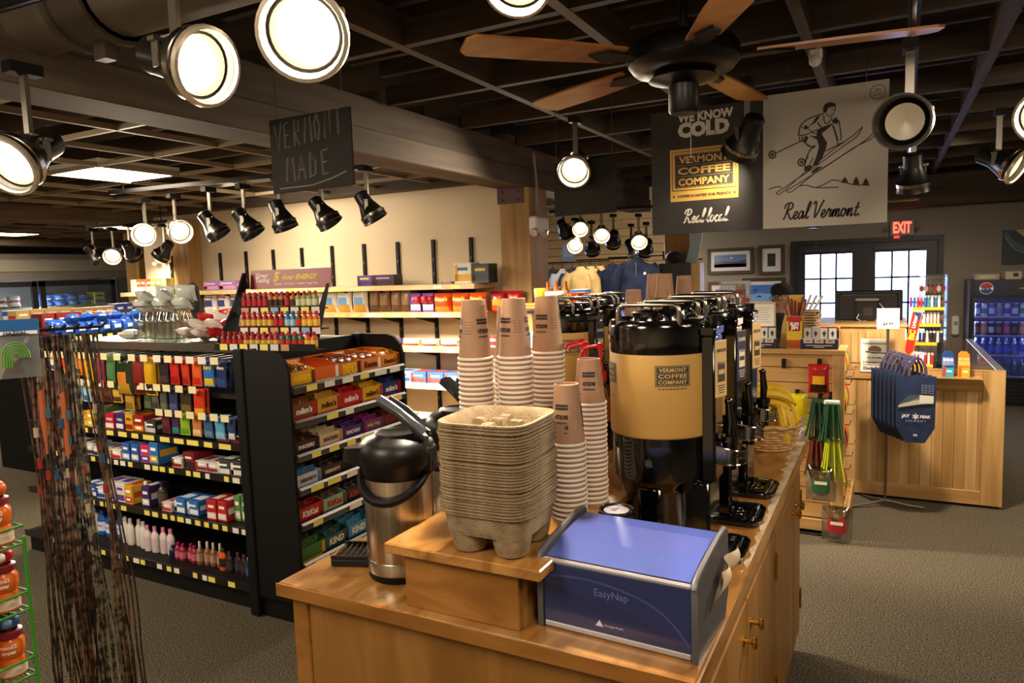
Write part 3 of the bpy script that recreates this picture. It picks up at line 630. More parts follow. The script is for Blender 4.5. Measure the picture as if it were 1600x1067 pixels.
for i, (x, y) in enumerate(((-.865, 2.26), (-.935, 2.30), (-.985, 2.39))): SY.put((x, y, RZ), (0, 0, .25), 'amber syrup bottle with red pump, %s on the riser' % ('nearest the front dispensers', 'middle one', 'nearest the back dispensers')[i], 'bottle')

# airpots
def airpot():
    t = T('airpot', None, None); m = MB(); m.lathe([(0, 0), (.083, 0), (.086, .004), (.086, .018)], BLKM, 48); m.build('base', t)
    m = MB(); m.lathe([(.086, .018), (.088, .02), (.088, .05), (.0865, .052), (.088, .054), (.088, .262), (.086, .268)], STEEL, 56); m.build('body', t)
    m = MB(); m.lathe([(.086, .262), (.09, .266), (.092, .285), (.1, .30), (.101, .325), (.095, .345), (.08, .36), (.058, .368), (.054, .374), (.05, .371), (.0, .372)], BLK, 48)
    pr = [(-.02, -.095), (-.08, -.07), (-.135, -.034), (-.155, 0), (-.135, .034), (-.08, .07), (-.02, .095)]; n = len(pr)
    vs = [(x, y, .298) for x, y in pr]+[(x*.97, y*.93, .350-.22*max(0, -x-.05)) for x, y in pr]; m.add(vs, [(i, i+1, n+i+1, n+i) for i in range(n-1)]+[tuple(range(n)), tuple(range(2*n-1, n-1, -1))], BLK)
    m.box(-.148, -.122, -.014, .014, .283, .312, BLKM, .004); m.box(.06, .1, -.03, .03, .275, .34, BLK, .006); m.build('head', t)
    m = MB(); m.tube([(.086, -.02, .36), (.07, -.03, .38), (.02, -.035, .425), (-.03, -.036, .455)], [.006, .007, .007, .006], M('#2a2a2c', .15), 8); m.tube([(.086, .02, .36), (.07, .03, .38), (.02, .035, .425), (-.03, .036, .455)], [.006, .007, .007, .006], M('#2a2a2c', .15), 8)
    m.grid(lambda u, v: ((.085-.125*u-.012*math.sin(u*PI)), (v-.5)*.06, .372+.088*u+.012*math.sin(u*PI)+.006*math.sin(v*PI)), 8, 6, M('#3a3c42', .08, spec=.9, coat=1)); m.build('pump_lever', t)
    m = MB(); pts = []
    for k in range(15): a = PI*k/14; pts.append((-.094*math.cos(a)*1.0, -.094*math.sin(a)-.005, .29-.075*math.sin(a)))
    m.tube(pts, [.006+.005*math.sin(PI*k/14) for k in range(15)], BLKM, 8)
    for s_ in (-1, 1): m.box(.094*s_-.008, .094*s_+.008, -.012, .012, .272, .31, BLK, .005)
    m.build('carry_handle', t); return t
AP = Proto(airpot)
AP.put((-1.115, 1.44, CT), (0, 0, .22), 'brushed steel airpot with black head left of the riser box', 'airpot'); AP.put((-1.13, 1.76, CT), (0, 0, -.2), 'second airpot, mostly hidden behind the drink carriers', 'airpot')
t = T('drip_tray', 'small black slotted drip tray under the airpot spout', 'drip tray', (-1.275, 1.455, CT), .35)
m = MB(); m.box(-.06, .06, -.055, .055, 0, .022, BLK, .004); m.build('pan', t); m = MB()
for i in range(7): m.box(-.052+i*.0155, -.045+i*.0155, -.05, .05, .022, .029, BLKG, .002)
m.box(-.058, .058, -.055, -.049, .022, .031, BLK); m.box(-.058, .058, .049, .055, .022, .031, BLK); m.build('grille', t)
tag(MB().lathe([(0, .0006), (.007, .0006), (.008, 0)], M('#5f7a55', .5), 16).build('sticker_dot', None, (-1.06, 1.285, CT)), 'small round green sticker on the countertop by the riser', 'sticker')

# banana basket
t = T('basket', 'wicker basket of bananas at the far end of the countertop', 'basket', (-.445, 3.1, CT))
m = MB(); pf = [(0, .004), (.095, .004), (.1, 0), (.112, .05), (.13, .1)]; m.lathe(pf, WICK, 40)
for j in range(9):
    z = .008+j*.0115; R = .101+.031*(z/.105); m.tube([((R+.003*math.sin(k*PI/2+j*PI))*math.cos(2*PI*k/44), (R+.003*math.sin(k*PI/2+j*PI))*math.sin(2*PI*k/44), z) for k in range(45)], .0055, WICK, 6)
m.build('weave', t); m = MB(); m.tube([(.134*math.cos(2*PI*k/40), .134*math.sin(2*PI*k/40), .107+.004*math.sin(k*2)) for k in range(41)], .009, WICK, 8); m.build('rim', t)
def banana():
    m = MB(); pts = []; rs = []
    for i in range(15): a = -.75+1.5*i/14; pts.append((.13*math.sin(a), 0, .13*(math.cos(a)-1))); u = i/14; rs.append(.0175*min(1, (u+.02)*6)**.5*min(1, (1.02-u)*6)**.7)
    m.tube(pts, rs, BAN, 7); o = m.build('banana'); k = MB(); k.tube([pts[0], (pts[0][0]-.012, 0, pts[0][2]-.022)], [.006, .004], M('#6b5a1c', .7), 6); k.tube([pts[-1], (pts[-1][0]+.006, 0, pts[-1][2]-.008)], [.004, .003], M('#3b2c12', .7), 6); k.build('stem', o); return o
BN = Proto(banana)
for i, (x, y, z, a, b_, c) in enumerate(((-.03, -.05, .17, 0, 0, .1), (.0, -.02, .195, .1, -.1, -.1), (-.02, .03, .215, -.1, .1, .05), (.03, -.04, .235, .2, .1, .3), (.0, .05, .25, .1, .0, -.15), (.085, -.03, .15, .4, 1.0, -.7), (.095, .03, .16, .2, 1.05, -.2), (.07, -.07, .13, .3, 1.1, -1.0), (-.06, .0, .225, -.3, -.4, .6))):
    BN.put((-.445+x, 3.1+y, CT+z), (a, b_, c), 'ripe yellow banana in the basket, %s' % ('lowest of the pile', 'second lowest of the pile', 'middle of the pile', 'second highest of the pile', 'lying on the very top', 'hanging over the right rim', 'farther one over the right rim', 'nearest one over the right rim', 'leaning against the far dispenser')[i], 'banana')

# ================================================================ packaged goods
def carton(nm, w, d, h, base, band='#ffffff', txt=None, tc='#ffffff', side=None):
    """printed carton; front looks at -y"""
    def fn():
        m = MB(); m.box(-w/2, w/2, -d/2, d/2, 0, h, M(base, .4), min(w, d, h)*.03)
        f = (0, -d/2, h/2); bm = M(band, .4)
        if w >= h: m.rect(f, 'f', w*.94, h*.34, bm, dz=-h*.22); m.rect(f, 'f', w*.2, h*.8, bm, dx=-w*.36)
        else: m.rect(f, 'f', w*.9, h*.3, bm, dz=-h*.25); m.rect(f, 'f', w*.5, h*.12, M(tc, .4), dz=-h*.24, off=.0012)
        if txt: m.text(txt, f, 'f', M(tc, .4), w=w*.66, dz=h*.17, dx=w*.06, bold=.04, off=.0014)
        else: m.rect(f, 'f', w*.6, h*.14, M(tc, .4), dz=h*.2, off=.0012)
        for s_, x in (('r', w/2), ('l', -w/2)): m.rect((x, 0, h/2), s_, d*.8, h*.3, bm)
        m.rect((0, 0, h), 't', w*.7, d*.5, bm)
        return m.build(nm)
    P = Proto(fn); P.w = w; return P
def bag(nm, w, h, t, base, band='#ffffff', txt=None, tc='#ffffff', pic=None, lie=False, r=.3):
    """pillow bag with crimped ends"""
    def fn():
        m = MB(); N = 10
        def th(u, v): return t/2*(max(0, math.sin(PI*v))**.45)*(max(0, 1-(2*abs(u-.5))**3))**.6+.0012*math.sin(17*u+9*v)
        def hw(v): return w/2*(1-.07*math.sin(PI*v))
        for sgn in (-1, 1):
            vs = [((i/N-.5)*2*hw(j/N), sgn*th(i/N, j/N), h*j/N) for j in range(N+1) for i in range(N+1)]; top = []; bot = []; pm = []
            for j in range(N):
                for i in range(N):
                    q = (j*(N+1)+i, j*(N+1)+i+1, (j+1)*(N+1)+i+1, (j+1)*(N+1)+i); q = q if sgn < 0 else q[::-1]
                    (bot if j < 3 and 0 < i < 9 else pm if pic and 3 <= j < 6 and 2 <= i < 8 else top).append(q)
            m.add(vs, top, M(base, r), True); m.add(vs, bot, M(band, r), True)
            if pm: m.add(vs, pm, M(pic, r), True)
        if txt: m.text(txt, (0, 0, 0), 'f', M(tc, .4), w=w*.72, bold=.04, wrap=lambda x, y: (x, -th(.5+x/w, .72+y/h)-.0025, h*.72+y))
        for z in (0, h): m.box(-w/2, w/2, -.001, .001, z-.004, z+.004, M(base, r))
        return m.build(nm)
    P = Proto(fn); P.w = w; return P
def bottle(nm, r, h, body, cap, label=None, txt=None, neck=.42, clear=False, sx=1, capf=.16, tc='#ffffff'):
    def fn():
        m = MB(); bm = CLEAR(body, .2, .1) if clear else M(body, .3)
        zc = h*(1-capf); m.lathe([(0, 0), (r*.94, 0), (r, h*.02), (r, zc*.72), (r*.9, zc*.84), (r*neck, zc*.97), (r*neck, zc), (0, zc)], bm, 18)
        if clear: m.lathe([(0, .003), (r*.93, .003), (r*.93, zc*.72), (0, zc*.75)], M(body, .3), 12)
        if sx != 1: m.v = [(x*sx, y*.7, z) for x, y, z in m.v]
        o = m.build(nm); c = MB(); rc = r*max(neck*1.15, .3); c.lathe([(0, zc*.98), (rc, zc*.98), (rc*.96, h*.985), (rc*.8, h), (0, h)], M(cap, .35), 16)
        if sx != 1: c.v = [(x*sx, y*.7, z) for x, y, z in c.v]
        c.build('cap', o)
        if label:
            l = MB(); l.lathe([(r*1.015, zc*.2), (r*1.015, zc*.66)], M(label, .4), 18)
            if txt: l.text(txt, (0, 0, 0), 'f', M(tc, .4), w=r*1.5, bold=.04, wrap=lambda x, y: (r*1.03*math.sin(x/r), -r*1.03*math.cos(x/r), zc*.45+y))
            if sx != 1: l.v = [(x*sx, y*.7, z) for x, y, z in l.v]
            l.build('label', o)
        return o
    P = Proto(fn); P.w = 2*r*sx; return P
def tray(nm, w, d, h, base, band, txt, tc, hb=None):
    """open-topped printed display tray"""
    def fn():
        hb_ = hb or h*1.7; m = MB(); bm = M(base, .4); k = .003
        m.box(-w/2, w/2, -d/2, d/2, 0, k, bm); m.box(-w/2, w/2, -d/2, -d/2+k, k, h, bm); m.box(-w/2, w/2, d/2-k, d/2, k, hb_, bm)
        for x in (-w/2, w/2-k): m.prism([(-d/2+k, k), (d/2-k, k), (d/2-k, hb_), (-d/2+d*.45, hb_*.98), (-d/2+k, h)], x, x+k, bm, 'x')
        f = (0, -d/2, h/2); m.rect(f, 'f', w*.98, h*.22, M(band, .4), dz=-h*.36); m.rect(f, 'f', w*.14, h*.9, M(band, .4), dx=w*.41)
        if txt:
            for i, q in enumerate(txt.split('|')): n = len(txt.split('|')); m.text(q, f, 'f', M(tc, .4), w=min(w*.66, h*.42*len(q)), bold=.05, shear=.12, dx=-w*.04, dz=h*(.1 if n == 1 else .24-.36*i), off=.0014)
        m.rect((0, d/2-k, (h+hb_)/2), 'f', w*.9, (hb_-h)*.5, M(band, .4))
        return m.build(nm)
    P = Proto(fn); P.w = w; return P
PK = {}
def packet(c, w, l, t):
    k = (c, round(w, 3), round(l, 3), round(t, 3))
    if k not in PK: PK[k] = bag('snack_packet', w, l, t, c, c)
    return PK[k]

# black shelving ---------------------------------------------------------------
def price_strip(par, x0, x1, y, z, n, side='f', h=.028, seed=1, x=None, o=(0, 0, 0)):
    """yellow and white tickets on a shelf's front edge, each a part of that shelf"""
    rnd = random.Random(seed); L = x1-x0
    for i in range(n):
        if rnd.random() < .22: continue
        p = x0+L*(i+.5)/n+rnd.uniform(-.01, .01); c = YEL if rnd.random() < .75 else M('#e6e0d0', .5); w = L/n*rnd.uniform(.45, .8)
        q = Vector((p, y, z) if side == 'f' else (x, p, z))-Vector(o); MB().rect((0, 0, 0), side, w, h*.85, c, off=.002).build('price_ticket', par, q)
E_X, E_Y0, E_Y1 = -2.5, 2.434, 3.33
t = T('endcap_shelf', 'black end shelf unit of candy facing the coffee counter', 'shelf unit', (-2.68, 2.88, 0))
def part(m, n, o, **k): m.v = [tuple(Vector(v)-o.location) for v in m.v]; return m.build(n, o, **k)
pp = [(-2.862, .0), (-2.83, 0), (-2.83, .11), (-2.505, .11), (-2.505, 1.26), (-2.52, 1.31), (-2.56, 1.35), (-2.62, 1.366), (-2.862, 1.368)]
for y, n in ((E_Y0, 0), (E_Y1, 1)):
    m = MB(); m.prism(pp, y, y+.018, BLKM, 'y'); part(m, 'side_panel', t)
for y0, y1 in ((E_Y0-.012, E_Y0+.03), (E_Y1-.03, E_Y1+.03)): m = MB(); m.box(-2.862, -2.80, y0, y1, 0, 1.37, BLKM, .006); part(m, 'upright', t)
m = MB(); m.box(-2.86, -2.84, E_Y0+.02, E_Y1, .1, 1.36, BLKM); part(m, 'back_panel', t)
m = MB(); m.box(-2.84, -2.54, E_Y0+.02, E_Y1, 0, .1, BLKM); part(m, 'kick_plate', t)
EZ = [1.205, 1.038, .872, .706, .53, .33]
for i, z in enumerate(EZ):
    m = MB(); m.box(-2.84, -2.505, E_Y0+.02, E_Y1, z-.045, z-.032, BLKM); m.prism([(-2.505, z-.045), (-2.492, z-.05), (-2.487, z-.02), (-2.5, z-.01)], E_Y0+.02, E_Y1, M('#3a3835', .35), 'y'); s_ = part(m, 'shelf', t)
    price_strip(s_, E_Y0+.06, E_Y1-.04, 0, z-.03, 6, 'r', .036, i, -2.4865, t.location)
ET = [
 [('#e8a418', '#5a2c12', "REESE'S", '#f2d21c', 'yellow'), ('#d8641a', '#e8e2d8', '', '#e8e2d8', 'orange, white torn front'), ('#e0701c', '#2a1410', "REESE'S|STICKS", '#f0d020', 'orange with yellow lettering'), ('#e27a1e', '#efe6d8', 'Reese', '#3a1c10', 'orange with dark lettering'), ('#e88a22', '#7a3a12', "Reese's", '#3a1c10', 'pale orange')],
 [('#7d4a24', '#c01818', "m&m's", '#f4efe6', 'brown and red'), ('#d9a53a', '#b01c16', "m&m's", '#3a1410', 'tan'), ('#c0161a', '#c01818', "m&m's", '#f4efe6', 'red'), ('#e8b81c', '#c01818', "m&m's", '#2a1810', 'yellow'), ('#1c2c78', '#c01818', "m&m's", '#f4efe6', 'dark blue')],
 [('#3a2016', '#241410', 'SNICKERS', '#e8e2f0', 'dark brown'), ('#d9c49a', '#b88c4a', 'SNICKERS', '#2a2a78', 'cream'), ('#4a2468', '#2c1644', 'SNICKERS', '#e8e2f0', 'purple'), ('#8a2a78', '#5a1a5a', 'Milky Way', '#9ed04a', 'magenta'), ('#6a1c1c', '#3a1010', '', '#e8e2d8', 'maroon')],
 [('#cfd6de', '#4a86b8', "HERSHEY'S", '#3a2418', 'white and blue'), ('#3a2018', '#241410', "HERSHEY'S", '#e0d8d0', 'dark brown'), ('#2c1a14', '#1a100c', '', '#8a1c1c', 'black-brown'), ('#4a2c1c', '#2a1810', '', '#d8b060', 'brown'), ('#5a3a24', '#2a1810', '', '#d8d0c0', 'light brown')],
 [('#b81418', '#8a0c10', 'KitKat', '#f4efe6', 'red'), ('#8fc4a0', '#5a3a28', 'KitKat', '#b81418', 'mint green'), ('#2a1c18', '#1a100c', 'KitKat', '#b81418', 'black'), ('#5a3418', '#3a2010', 'HEATH', '#e0a030', 'toffee brown'), ('#7a4a20', '#3a2010', '', '#e8e2d8', 'tan')],
 [('#3f7a2c', '#d8a028', '', '#e8d040', 'leaf green'), ('#1f5a5a', '#181818', 'KIND', '#f0ece4', 'teal'), ('#3a9ac8', '#181818', 'KIND', '#f0ece4', 'sky blue'), ('#2a5a9a', '#181818', 'KIND', '#f0ece4', 'mid blue'), ('#5ab0d0', '#181818', 'KIND', '#f0ece4', 'pale blue')]]
for r_, row in enumerate(ET):
    y = E_Y0+.03; w = .168; hh = (.085, .095, .075, .075, .085, .085)[r_]; shelf_word = ('top', 'second', 'third', 'fourth', 'fifth', 'lowest')[r_]
    for i, (b_, bd, tx, tc, cw) in enumerate(row):
        P_ = tray('candy_display_box', w, .26, hh, b_, bd, tx, tc, hh*(1.1 if r_ in (2, 3) else 1.35)); yc = y+w/2+.003; y += w+.006
        P_.put((-2.505-.02-.13, yc, EZ[r_]-.032), (0, 0, PI/2), '%s candy display box, %s from the camera on the endcap\'s %s shelf' % (cw, ORD[i], shelf_word), 'candy box')
        if (r_, i) == (0, 1): continue
        pc = ('#7a3a14', '#c8841c', '#5a2414')[i % 3] if r_ == 0 else bd if r_ in (3, 4) else b_
        pk = packet(pc, .07, hh*1.18, .026)
        for k in range(6 if i < 4 else 4):
            pk.put((-2.54-.055*(k//2)-.01*(k % 2), yc-.037+.074*(k % 2), EZ[r_]-.028), (-.22+.05*math.sin(k*3+i), 0, PI/2+.08*math.sin(k*5+i)), 'snack packet inside the %s candy box on the endcap\'s %s shelf' % (cw, shelf_word), 'snack', 'packets in the %s box, %s shelf' % (cw, shelf_word))

# the long gondola ---------------------------------------------------------------
GX0, GX1, GB = -4.95, -2.87, 2.86
t = T('gondola_shelf', 'long black double-sided store shelf with toiletries and hanging snacks', 'shelf unit', (-4.0, 2.88, 0))
m = MB(); m.box(GX0, GX1, GB, GB+.04, 0, 1.33, BLKM); part(m, 'back_panel', t)
m = MB(); m.box(GX0, GX1, GB-.06, GB+.1, 1.33, 1.347, M('#2a2826', .35)); m.box(GX0, GX1, GB-.075, GB-.06, 1.30, 1.35, M('#57524a', .3, .4)); part(m, 'top_rail', t)
m = MB(); m.box(GX0, GX1, GB+.04, 3.3, .95, .97, BLKM); m.box(GX0, GX1, 3.28, 3.3, 0, .97, BLKM); m.box(GX0, GX1, GB, 3.4, 1.327, 1.3465, BLKM); part(m, 'far_side', t)
for x in (GX0, -4.0, GX1-.02): m = MB(); m.box(x, x+.02, GB-.03, GB, 0, 1.33, BLKM); part(m, 'upright', t)
GS = [(2.45, .145, 'lowest'), (2.5, .42, 'second lowest'), (2.52, .685, 'middle'), (2.535, .855, 'upper')]
for i, (yf, z, w_) in enumerate(GS):
    m = MB(); m.box(GX0, GX1, yf+.008, GB, z-.022, z-.008, BLKM); m.box(GX0, GX1, yf, yf+.008, z-.04, z-.002, M('#1a1817', .3)); 
    if i == 0: m.box(GX0, GX1, yf+.03, GB, 0, z-.022, BLKM)
    s_ = part(m, 'shelf', t); price_strip(s_, GX0+.3, GX1-.04, yf, z-.022, 24 if i in (0, 1, 2) else 14, 'f', .034, i+11, None, t.location)
m = MB(); m.box(GX0, GX1, 2.62, GB, 1.085, 1.09, CLEAR('#e8e4dc', .25)); m.box(GX0, GX1, 2.615, 2.62, 1.075, 1.1, M('#2a2826', .3)); part(m, 'wire_shelf', t)
GP = (-2.0, .0)
def lineup(items, x0, y, z, where, rz=0, axis='x', jitter=.006, end=None):
    """items: (proto, count, words, category, gap, dy, dz). Placed side by side from the left."""
    x = x0; S = 1
    if end is not None: S = min(1, (end-x0)/sum(n if P_ is None else n*(P_.w+g[0]) for P_, n, _, _, *g in items))
    for P_, n, words_, cat, gap, *ex in items:
        if P_ is None: x += n*S; continue
        dy = ex[0] if ex else 0; dz = ex[1] if len(ex) > 1 else 0
        for i in range(n):
            q = x+P_.w*S/2; x += (P_.w+gap)*S; j = random.uniform(-jitter, jitter)
            lab = words_ if n == 1 else '%s, %s from left of %d' % (words_, ORD[i], n)
            loc = (q, y+dy+j, z+dz) if axis == 'x' else (y-dy+j, q, z+dz)
            o_ = P_.put(loc, (0, 0, rz+random.uniform(-.06, .06)), lab+' '+where, cat); o_.scale = (S, S, S)
TAGM = M('#e6d9a8', .55)
def pegs(items, x0, yf, ztop, where, row):
    """things hanging from wire hooks: the hook and its ticket are parts of the shelf unit"""
    x = x0
    for P_, n, words_, cat, gap, h_ in items:
        if P_ is None: x += n; continue
        q = x+P_.w/2; x += P_.w+gap
        m = MB(); m.tube([(q, GB-.002, ztop+.012), (q, yf-.02, ztop+.012), (q, yf-.026, ztop+.02)], .0025, M('#6a665f', .3, .8), 6); m.box(q-.03, q+.03, yf-.028, yf-.0265, ztop-.012, ztop+.026, TAGM if random.random() < .7 else M('#e4dfd2', .5)); part(m, 'price_hook', t)
        for k in range(n):
            P_.put((q+random.uniform(-.003, .003), yf+.01+.035*k, ztop+.006-h_), (random.uniform(-.06, .02), 0, random.uniform(-.1, .1)), ('front ' if n > 1 and k == 0 else 'rear ' if n > 1 else '')+words_+' '+where, cat, None if n < 3 or k == 0 else words_+' behind the front one')
B_ = lambda *a, **k: bag('snack_bag', *a, **k)
K_ = lambda *a, **k: bag('hanging_pack', *a, **k)
pegs([(K_(.06, .1, .02, '#e8e2d8', '#3a5a9a'), 2, 'white pack', 'pack', .02, .1), (K_(.075, .12, .03, '#d83a18', '#e8a01c'), 2, 'red-orange pack', 'pack', .012, .12), (K_(.075, .12, .03, '#c83414', '#3a1c10'), 2, 'red and brown pack', 'pack', .012, .12), (K_(.075, .12, .03, '#e88018', '#4a2410'), 2, 'orange pack', 'pack', .02, .12),
 (B_(.09, .19, .04, '#d9a41c', '#c88a14'), 2, 'golden yellow bag', 'snack bag', .012, .19), (B_(.1, .2, .05, '#8a3044', '#7a2438', None, '#e0c0a0'), 2, 'maroon bag', 'snack bag', .012, .2), (B_(.085, .19, .04, '#4a7a4a', '#3a6a3c'), 2, 'green bag', 'snack bag', .012, .19), (B_(.14, .22, .06, '#20301c', '#b88a2c', None, '#e8d8b0', '#c87a28', r=.15), 2, 'large dark foil bag with an orange picture', 'snack bag', .012, .22), (B_(.1, .21, .05, '#7a1c18', '#5a1410'), 2, 'dark red bag', 'snack bag', .012, .21), (B_(.09, .21, .05, '#d0a01c', '#3a2a14', r=.2), 2, 'yellow-edged brown bag', 'snack bag', .03, .21),
 (K_(.075, .14, .02, '#2a2226', '#4a3a3c'), 2, 'black pack', 'pack', .014, .14), (K_(.08, .14, .02, '#c0241c', '#9a1814', None, '#f0e8dc'), 2, 'red pack', 'pack', .014, .14), (K_(.07, .14, .02, '#c83a20', '#a0241a'), 2, 'brick red pack', 'pack', .014, .14), (K_(.08, .14, .02, '#d05a28', '#c0241c', None, '#f0e8dc'), 2, 'orange-red pack', 'pack', .014, .14), (K_(.08, .14, .02, '#2a6ab8', '#e0c02c', 'Advil', '#e8d020'), 2, 'blue and yellow pack', 'pack', .014, .14), (K_(.08, .14, .02, '#1c2c58', '#2a4a8a', 'Aleve', '#e8e0d0'), 2, 'navy pack', 'pack', .014, .14)], -4.62, 2.52, 1.29, 'on the gondola\'s top hook row', 0)
pegs([(K_(.09, .1, .02, '#5a4a9a', '#8a7ac0'), 2, 'purple pack', 'pack', .012, .1), (K_(.07, .12, .02, '#8ac0dc', '#4a8ab8'), 2, 'light blue pack', 'pack', .012, .12), (K_(.07, .12, .02, '#a0c8e0', '#3a6a9a'), 2, 'pale blue pack', 'pack', .02, .12), (K_(.09, .11, .03, '#8a5a3c', '#5a3420'), 2, 'brown cookie pack', 'pack', .012, .11), (K_(.09, .11, .03, '#5a3424', '#3a2014'), 2, 'chocolate brown pack', 'pack', .012, .11), (K_(.08, .11, .03, '#c8a03c', '#5a3c1c'), 2, 'mustard pack', 'pack', .02, .11), (K_(.09, .15, .03, '#b08a34', '#8a6a24'), 2, 'tall tan stick pack', 'pack', .03, .15),
 (None, .06, 0, 0, 0, 0), (K_(.06, .13, .02, '#3a4a34', '#5a6a4c'), 2, 'dark green pack', 'pack', .012, .13), (K_(.06, .13, .02, '#5a5a54', '#3c3c38'), 2, 'grey pack', 'pack', .012, .13), (K_(.06, .13, .02, '#4a5048', '#6a7064'), 2, 'slate pack', 'pack', .012, .13), (K_(.08, .13, .02, '#2a3458', '#4a5a8a'), 2, 'indigo pack', 'pack', .02, .13), (K_(.09, .13, .02, '#3a3020', '#7a6428', None, '#d8b84c'), 2, 'dark brown and gold pack', 'pack', .02, .13), (K_(.085, .15, .02, '#c8341c', '#e0a828', None, '#f0d840'), 2, 'red pack with yellow foot', 'pack', .02, .15)], -4.52, 2.54, 1.125, 'on the gondola\'s second hook row', 1)
pegs([(K_(.07, .12, .02, '#6a2a34', '#4a1c24'), 2, 'wine red pack', 'pack', .014, .12), (K_(.06, .12, .02, '#4a2a5a', '#2a8a8a'), 2, 'purple and teal pack', 'pack', .014, .12), (K_(.08, .12, .02, '#8ab02c', '#6a9a24'), 2, 'lime green pack', 'pack', .014, .12), (K_(.08, .12, .02, '#c07844', '#e0c8a8'), 2, 'terracotta pack', 'pack', .014, .12), (K_(.08, .12, .02, '#3a5a8a', '#6a8ab0'), 2, 'steel blue pack', 'pack', .014, .12), (K_(.08, .12, .02, '#5aa0c8', '#8ac8e0'), 2, 'turquoise pack', 'pack', .014, .12), (K_(.06, .12, .02, '#2c3c6a', '#d8d8d8'), 2, 'navy and white pack', 'pack', .014, .12)], -3.62, 2.54, .985, 'on the gondola\'s third hook row', 2)
C_ = lambda w, h, *a, **k: carton('carton', w, .14, h, *a, **k)
wh = 'on the gondola\'s upper shelf'
lineup([(C_(.075, .075, '#e08a1c', '#f0d030'), 2, 'orange and yellow box', 'box', .006), (C_(.07, .1, '#d8b024', '#e8d860'), 1, 'yellow box', 'box', .012), (C_(.09, .125, '#4a7a44', '#e0a02c', 'HALLS', '#e8e2d8'), 1, 'green box', 'box', .008), (C_(.085, .095, '#b81c34', '#e8e0d8', 'HALLS', '#f0ece4'), 1, 'crimson box', 'box', .008), (C_(.08, .095, '#2a2c78', '#e8e0d8', 'HALLS', '#f0ece4'), 1, 'dark blue box', 'box', .008), (C_(.075, .1, '#d0a81c', '#a01c1c', None, '#a01c1c'), 1, 'yellow box with a red band', 'box', .008), (C_(.09, .1, '#9a1c18', '#d8a02c'), 1, 'dark red box', 'box', .008), (C_(.1, .075, '#3a3634', '#c8c4bc'), 1, 'charcoal box', 'box', .008), (None, .5, 0, 0, 0), (C_(.1, .06, '#2c2c34', '#b0262c'), 2, 'black box with a red band', 'box', .006), (C_(.07, .08, '#3a6aa8', '#e0e0e0'), 1, 'blue box', 'box', .006)], -4.5, 2.63, .848, wh, end=-2.9)
lineup([(C_(.09, .07, '#d8d4cc', '#3a3a44'), 3, 'white and charcoal box', 'box', .008), (C_(.06, .06, '#c8c4bc', '#2a2a54'), 3, 'small pale box', 'box', .006), (C_(.1, .06, '#e0dcd4', '#c0282c'), 1, 'white box with red band', 'box', .01), (C_(.08, .11, '#2a5aa8', '#d8d8e0'), 2, 'royal blue box', 'box', .006), (C_(.09, .11, '#c02c6a', '#2a4a9a'), 1, 'magenta box', 'box', .006), (C_(.085, .135, '#2a72b8', '#d8a82c'), 1, 'tall blue box with a yellow foot', 'box', .02), (None, .1, 0, 0, 0), (C_(.09, .06, '#e0dcd4', '#a02424'), 1, 'flat white box', 'box', .006), (C_(.1, .1, '#7a1c1c', '#282428', None, '#e8e2d8'), 1, 'dark red and black box', 'box', .006), (C_(.09, .06, '#d8d4d0', '#8a2a30'), 2, 'white box with maroon band', 'box', .006), (C_(.1, .085, '#3a3a38', '#e0dcd4'), 2, 'grey box', 'box', .006), (C_(.07, .07, '#3a7ab0', '#e0e4e8'), 1, 'light blue box', 'box', .004)], -4.55, 2.6, .678, 'on the gondola\'s middle shelf', end=-2.9)
tub = lambda c, l: carton('tube_carton', .05, .05, .15, c, l)
lineup([(carton('carton', .1, .1, .08, '#7ab0a8', '#d0e0dc'), 1, 'pale teal box', 'box', .05), (bottle('lotion_bottle', .03, .17, '#e0b8a0', '#e8dcd0', '#d09080'), 2, 'peach bottle', 'bottle', .02), (C_(.085, .075, '#2a4a9a', '#e0e4ec', None, '#f0f0f0'), 2, 'blue box with white band', 'box', .005), (C_(.085, .075, '#d8dce4', '#2a4a9a'), 1, 'white box with blue band', 'box', .012), (C_(.1, .125, '#d8d4d8', '#5a3c8a', None, '#5a3c8a'), 2, 'white and purple box', 'box', .006), (C_(.08, .12, '#d8a01c', '#b8281c'), 1, 'yellow and red box', 'box', .012), (bottle('lotion_bottle', .027, .14, '#e4e0d8', '#f0ece4', '#c8d0d8'), 1, 'white bottle', 'bottle', .012), (C_(.07, .13, '#3a2a5a', '#d8d4e0'), 1, 'purple box', 'box', .02), (bottle('lotion_bottle', .03, .15, '#3a3430', '#2a2624', '#5a4a40'), 1, 'dark bottle', 'bottle', .05), (C_(.09, .055, '#d8d0c8', '#c0342c'), 1, 'flat box with a red band', 'box', .02), (C_(.1, .09, '#2a6ab0', '#e0e4e8', None, '#f0f0f0'), 2, 'blue box with white lettering', 'box', .012), (bottle('lotion_bottle', .03, .1, '#2a2430', '#3a3440', '#6a5a7a'), 1, 'squat dark bottle', 'bottle', .015), (C_(.075, .12, '#b82024', '#e8d8d0', None, '#f0e8e0'), 2, 'red box', 'box', .012), (tub('#5a8a4a', '#d8dcc8'), 4, 'green tube box', 'box', .008)], -4.73, 2.6, .413, 'on the gondola\'s second lowest shelf', end=-2.9)
bo = lambda *a, **k: bottle('toiletry_bottle', *a, **k)
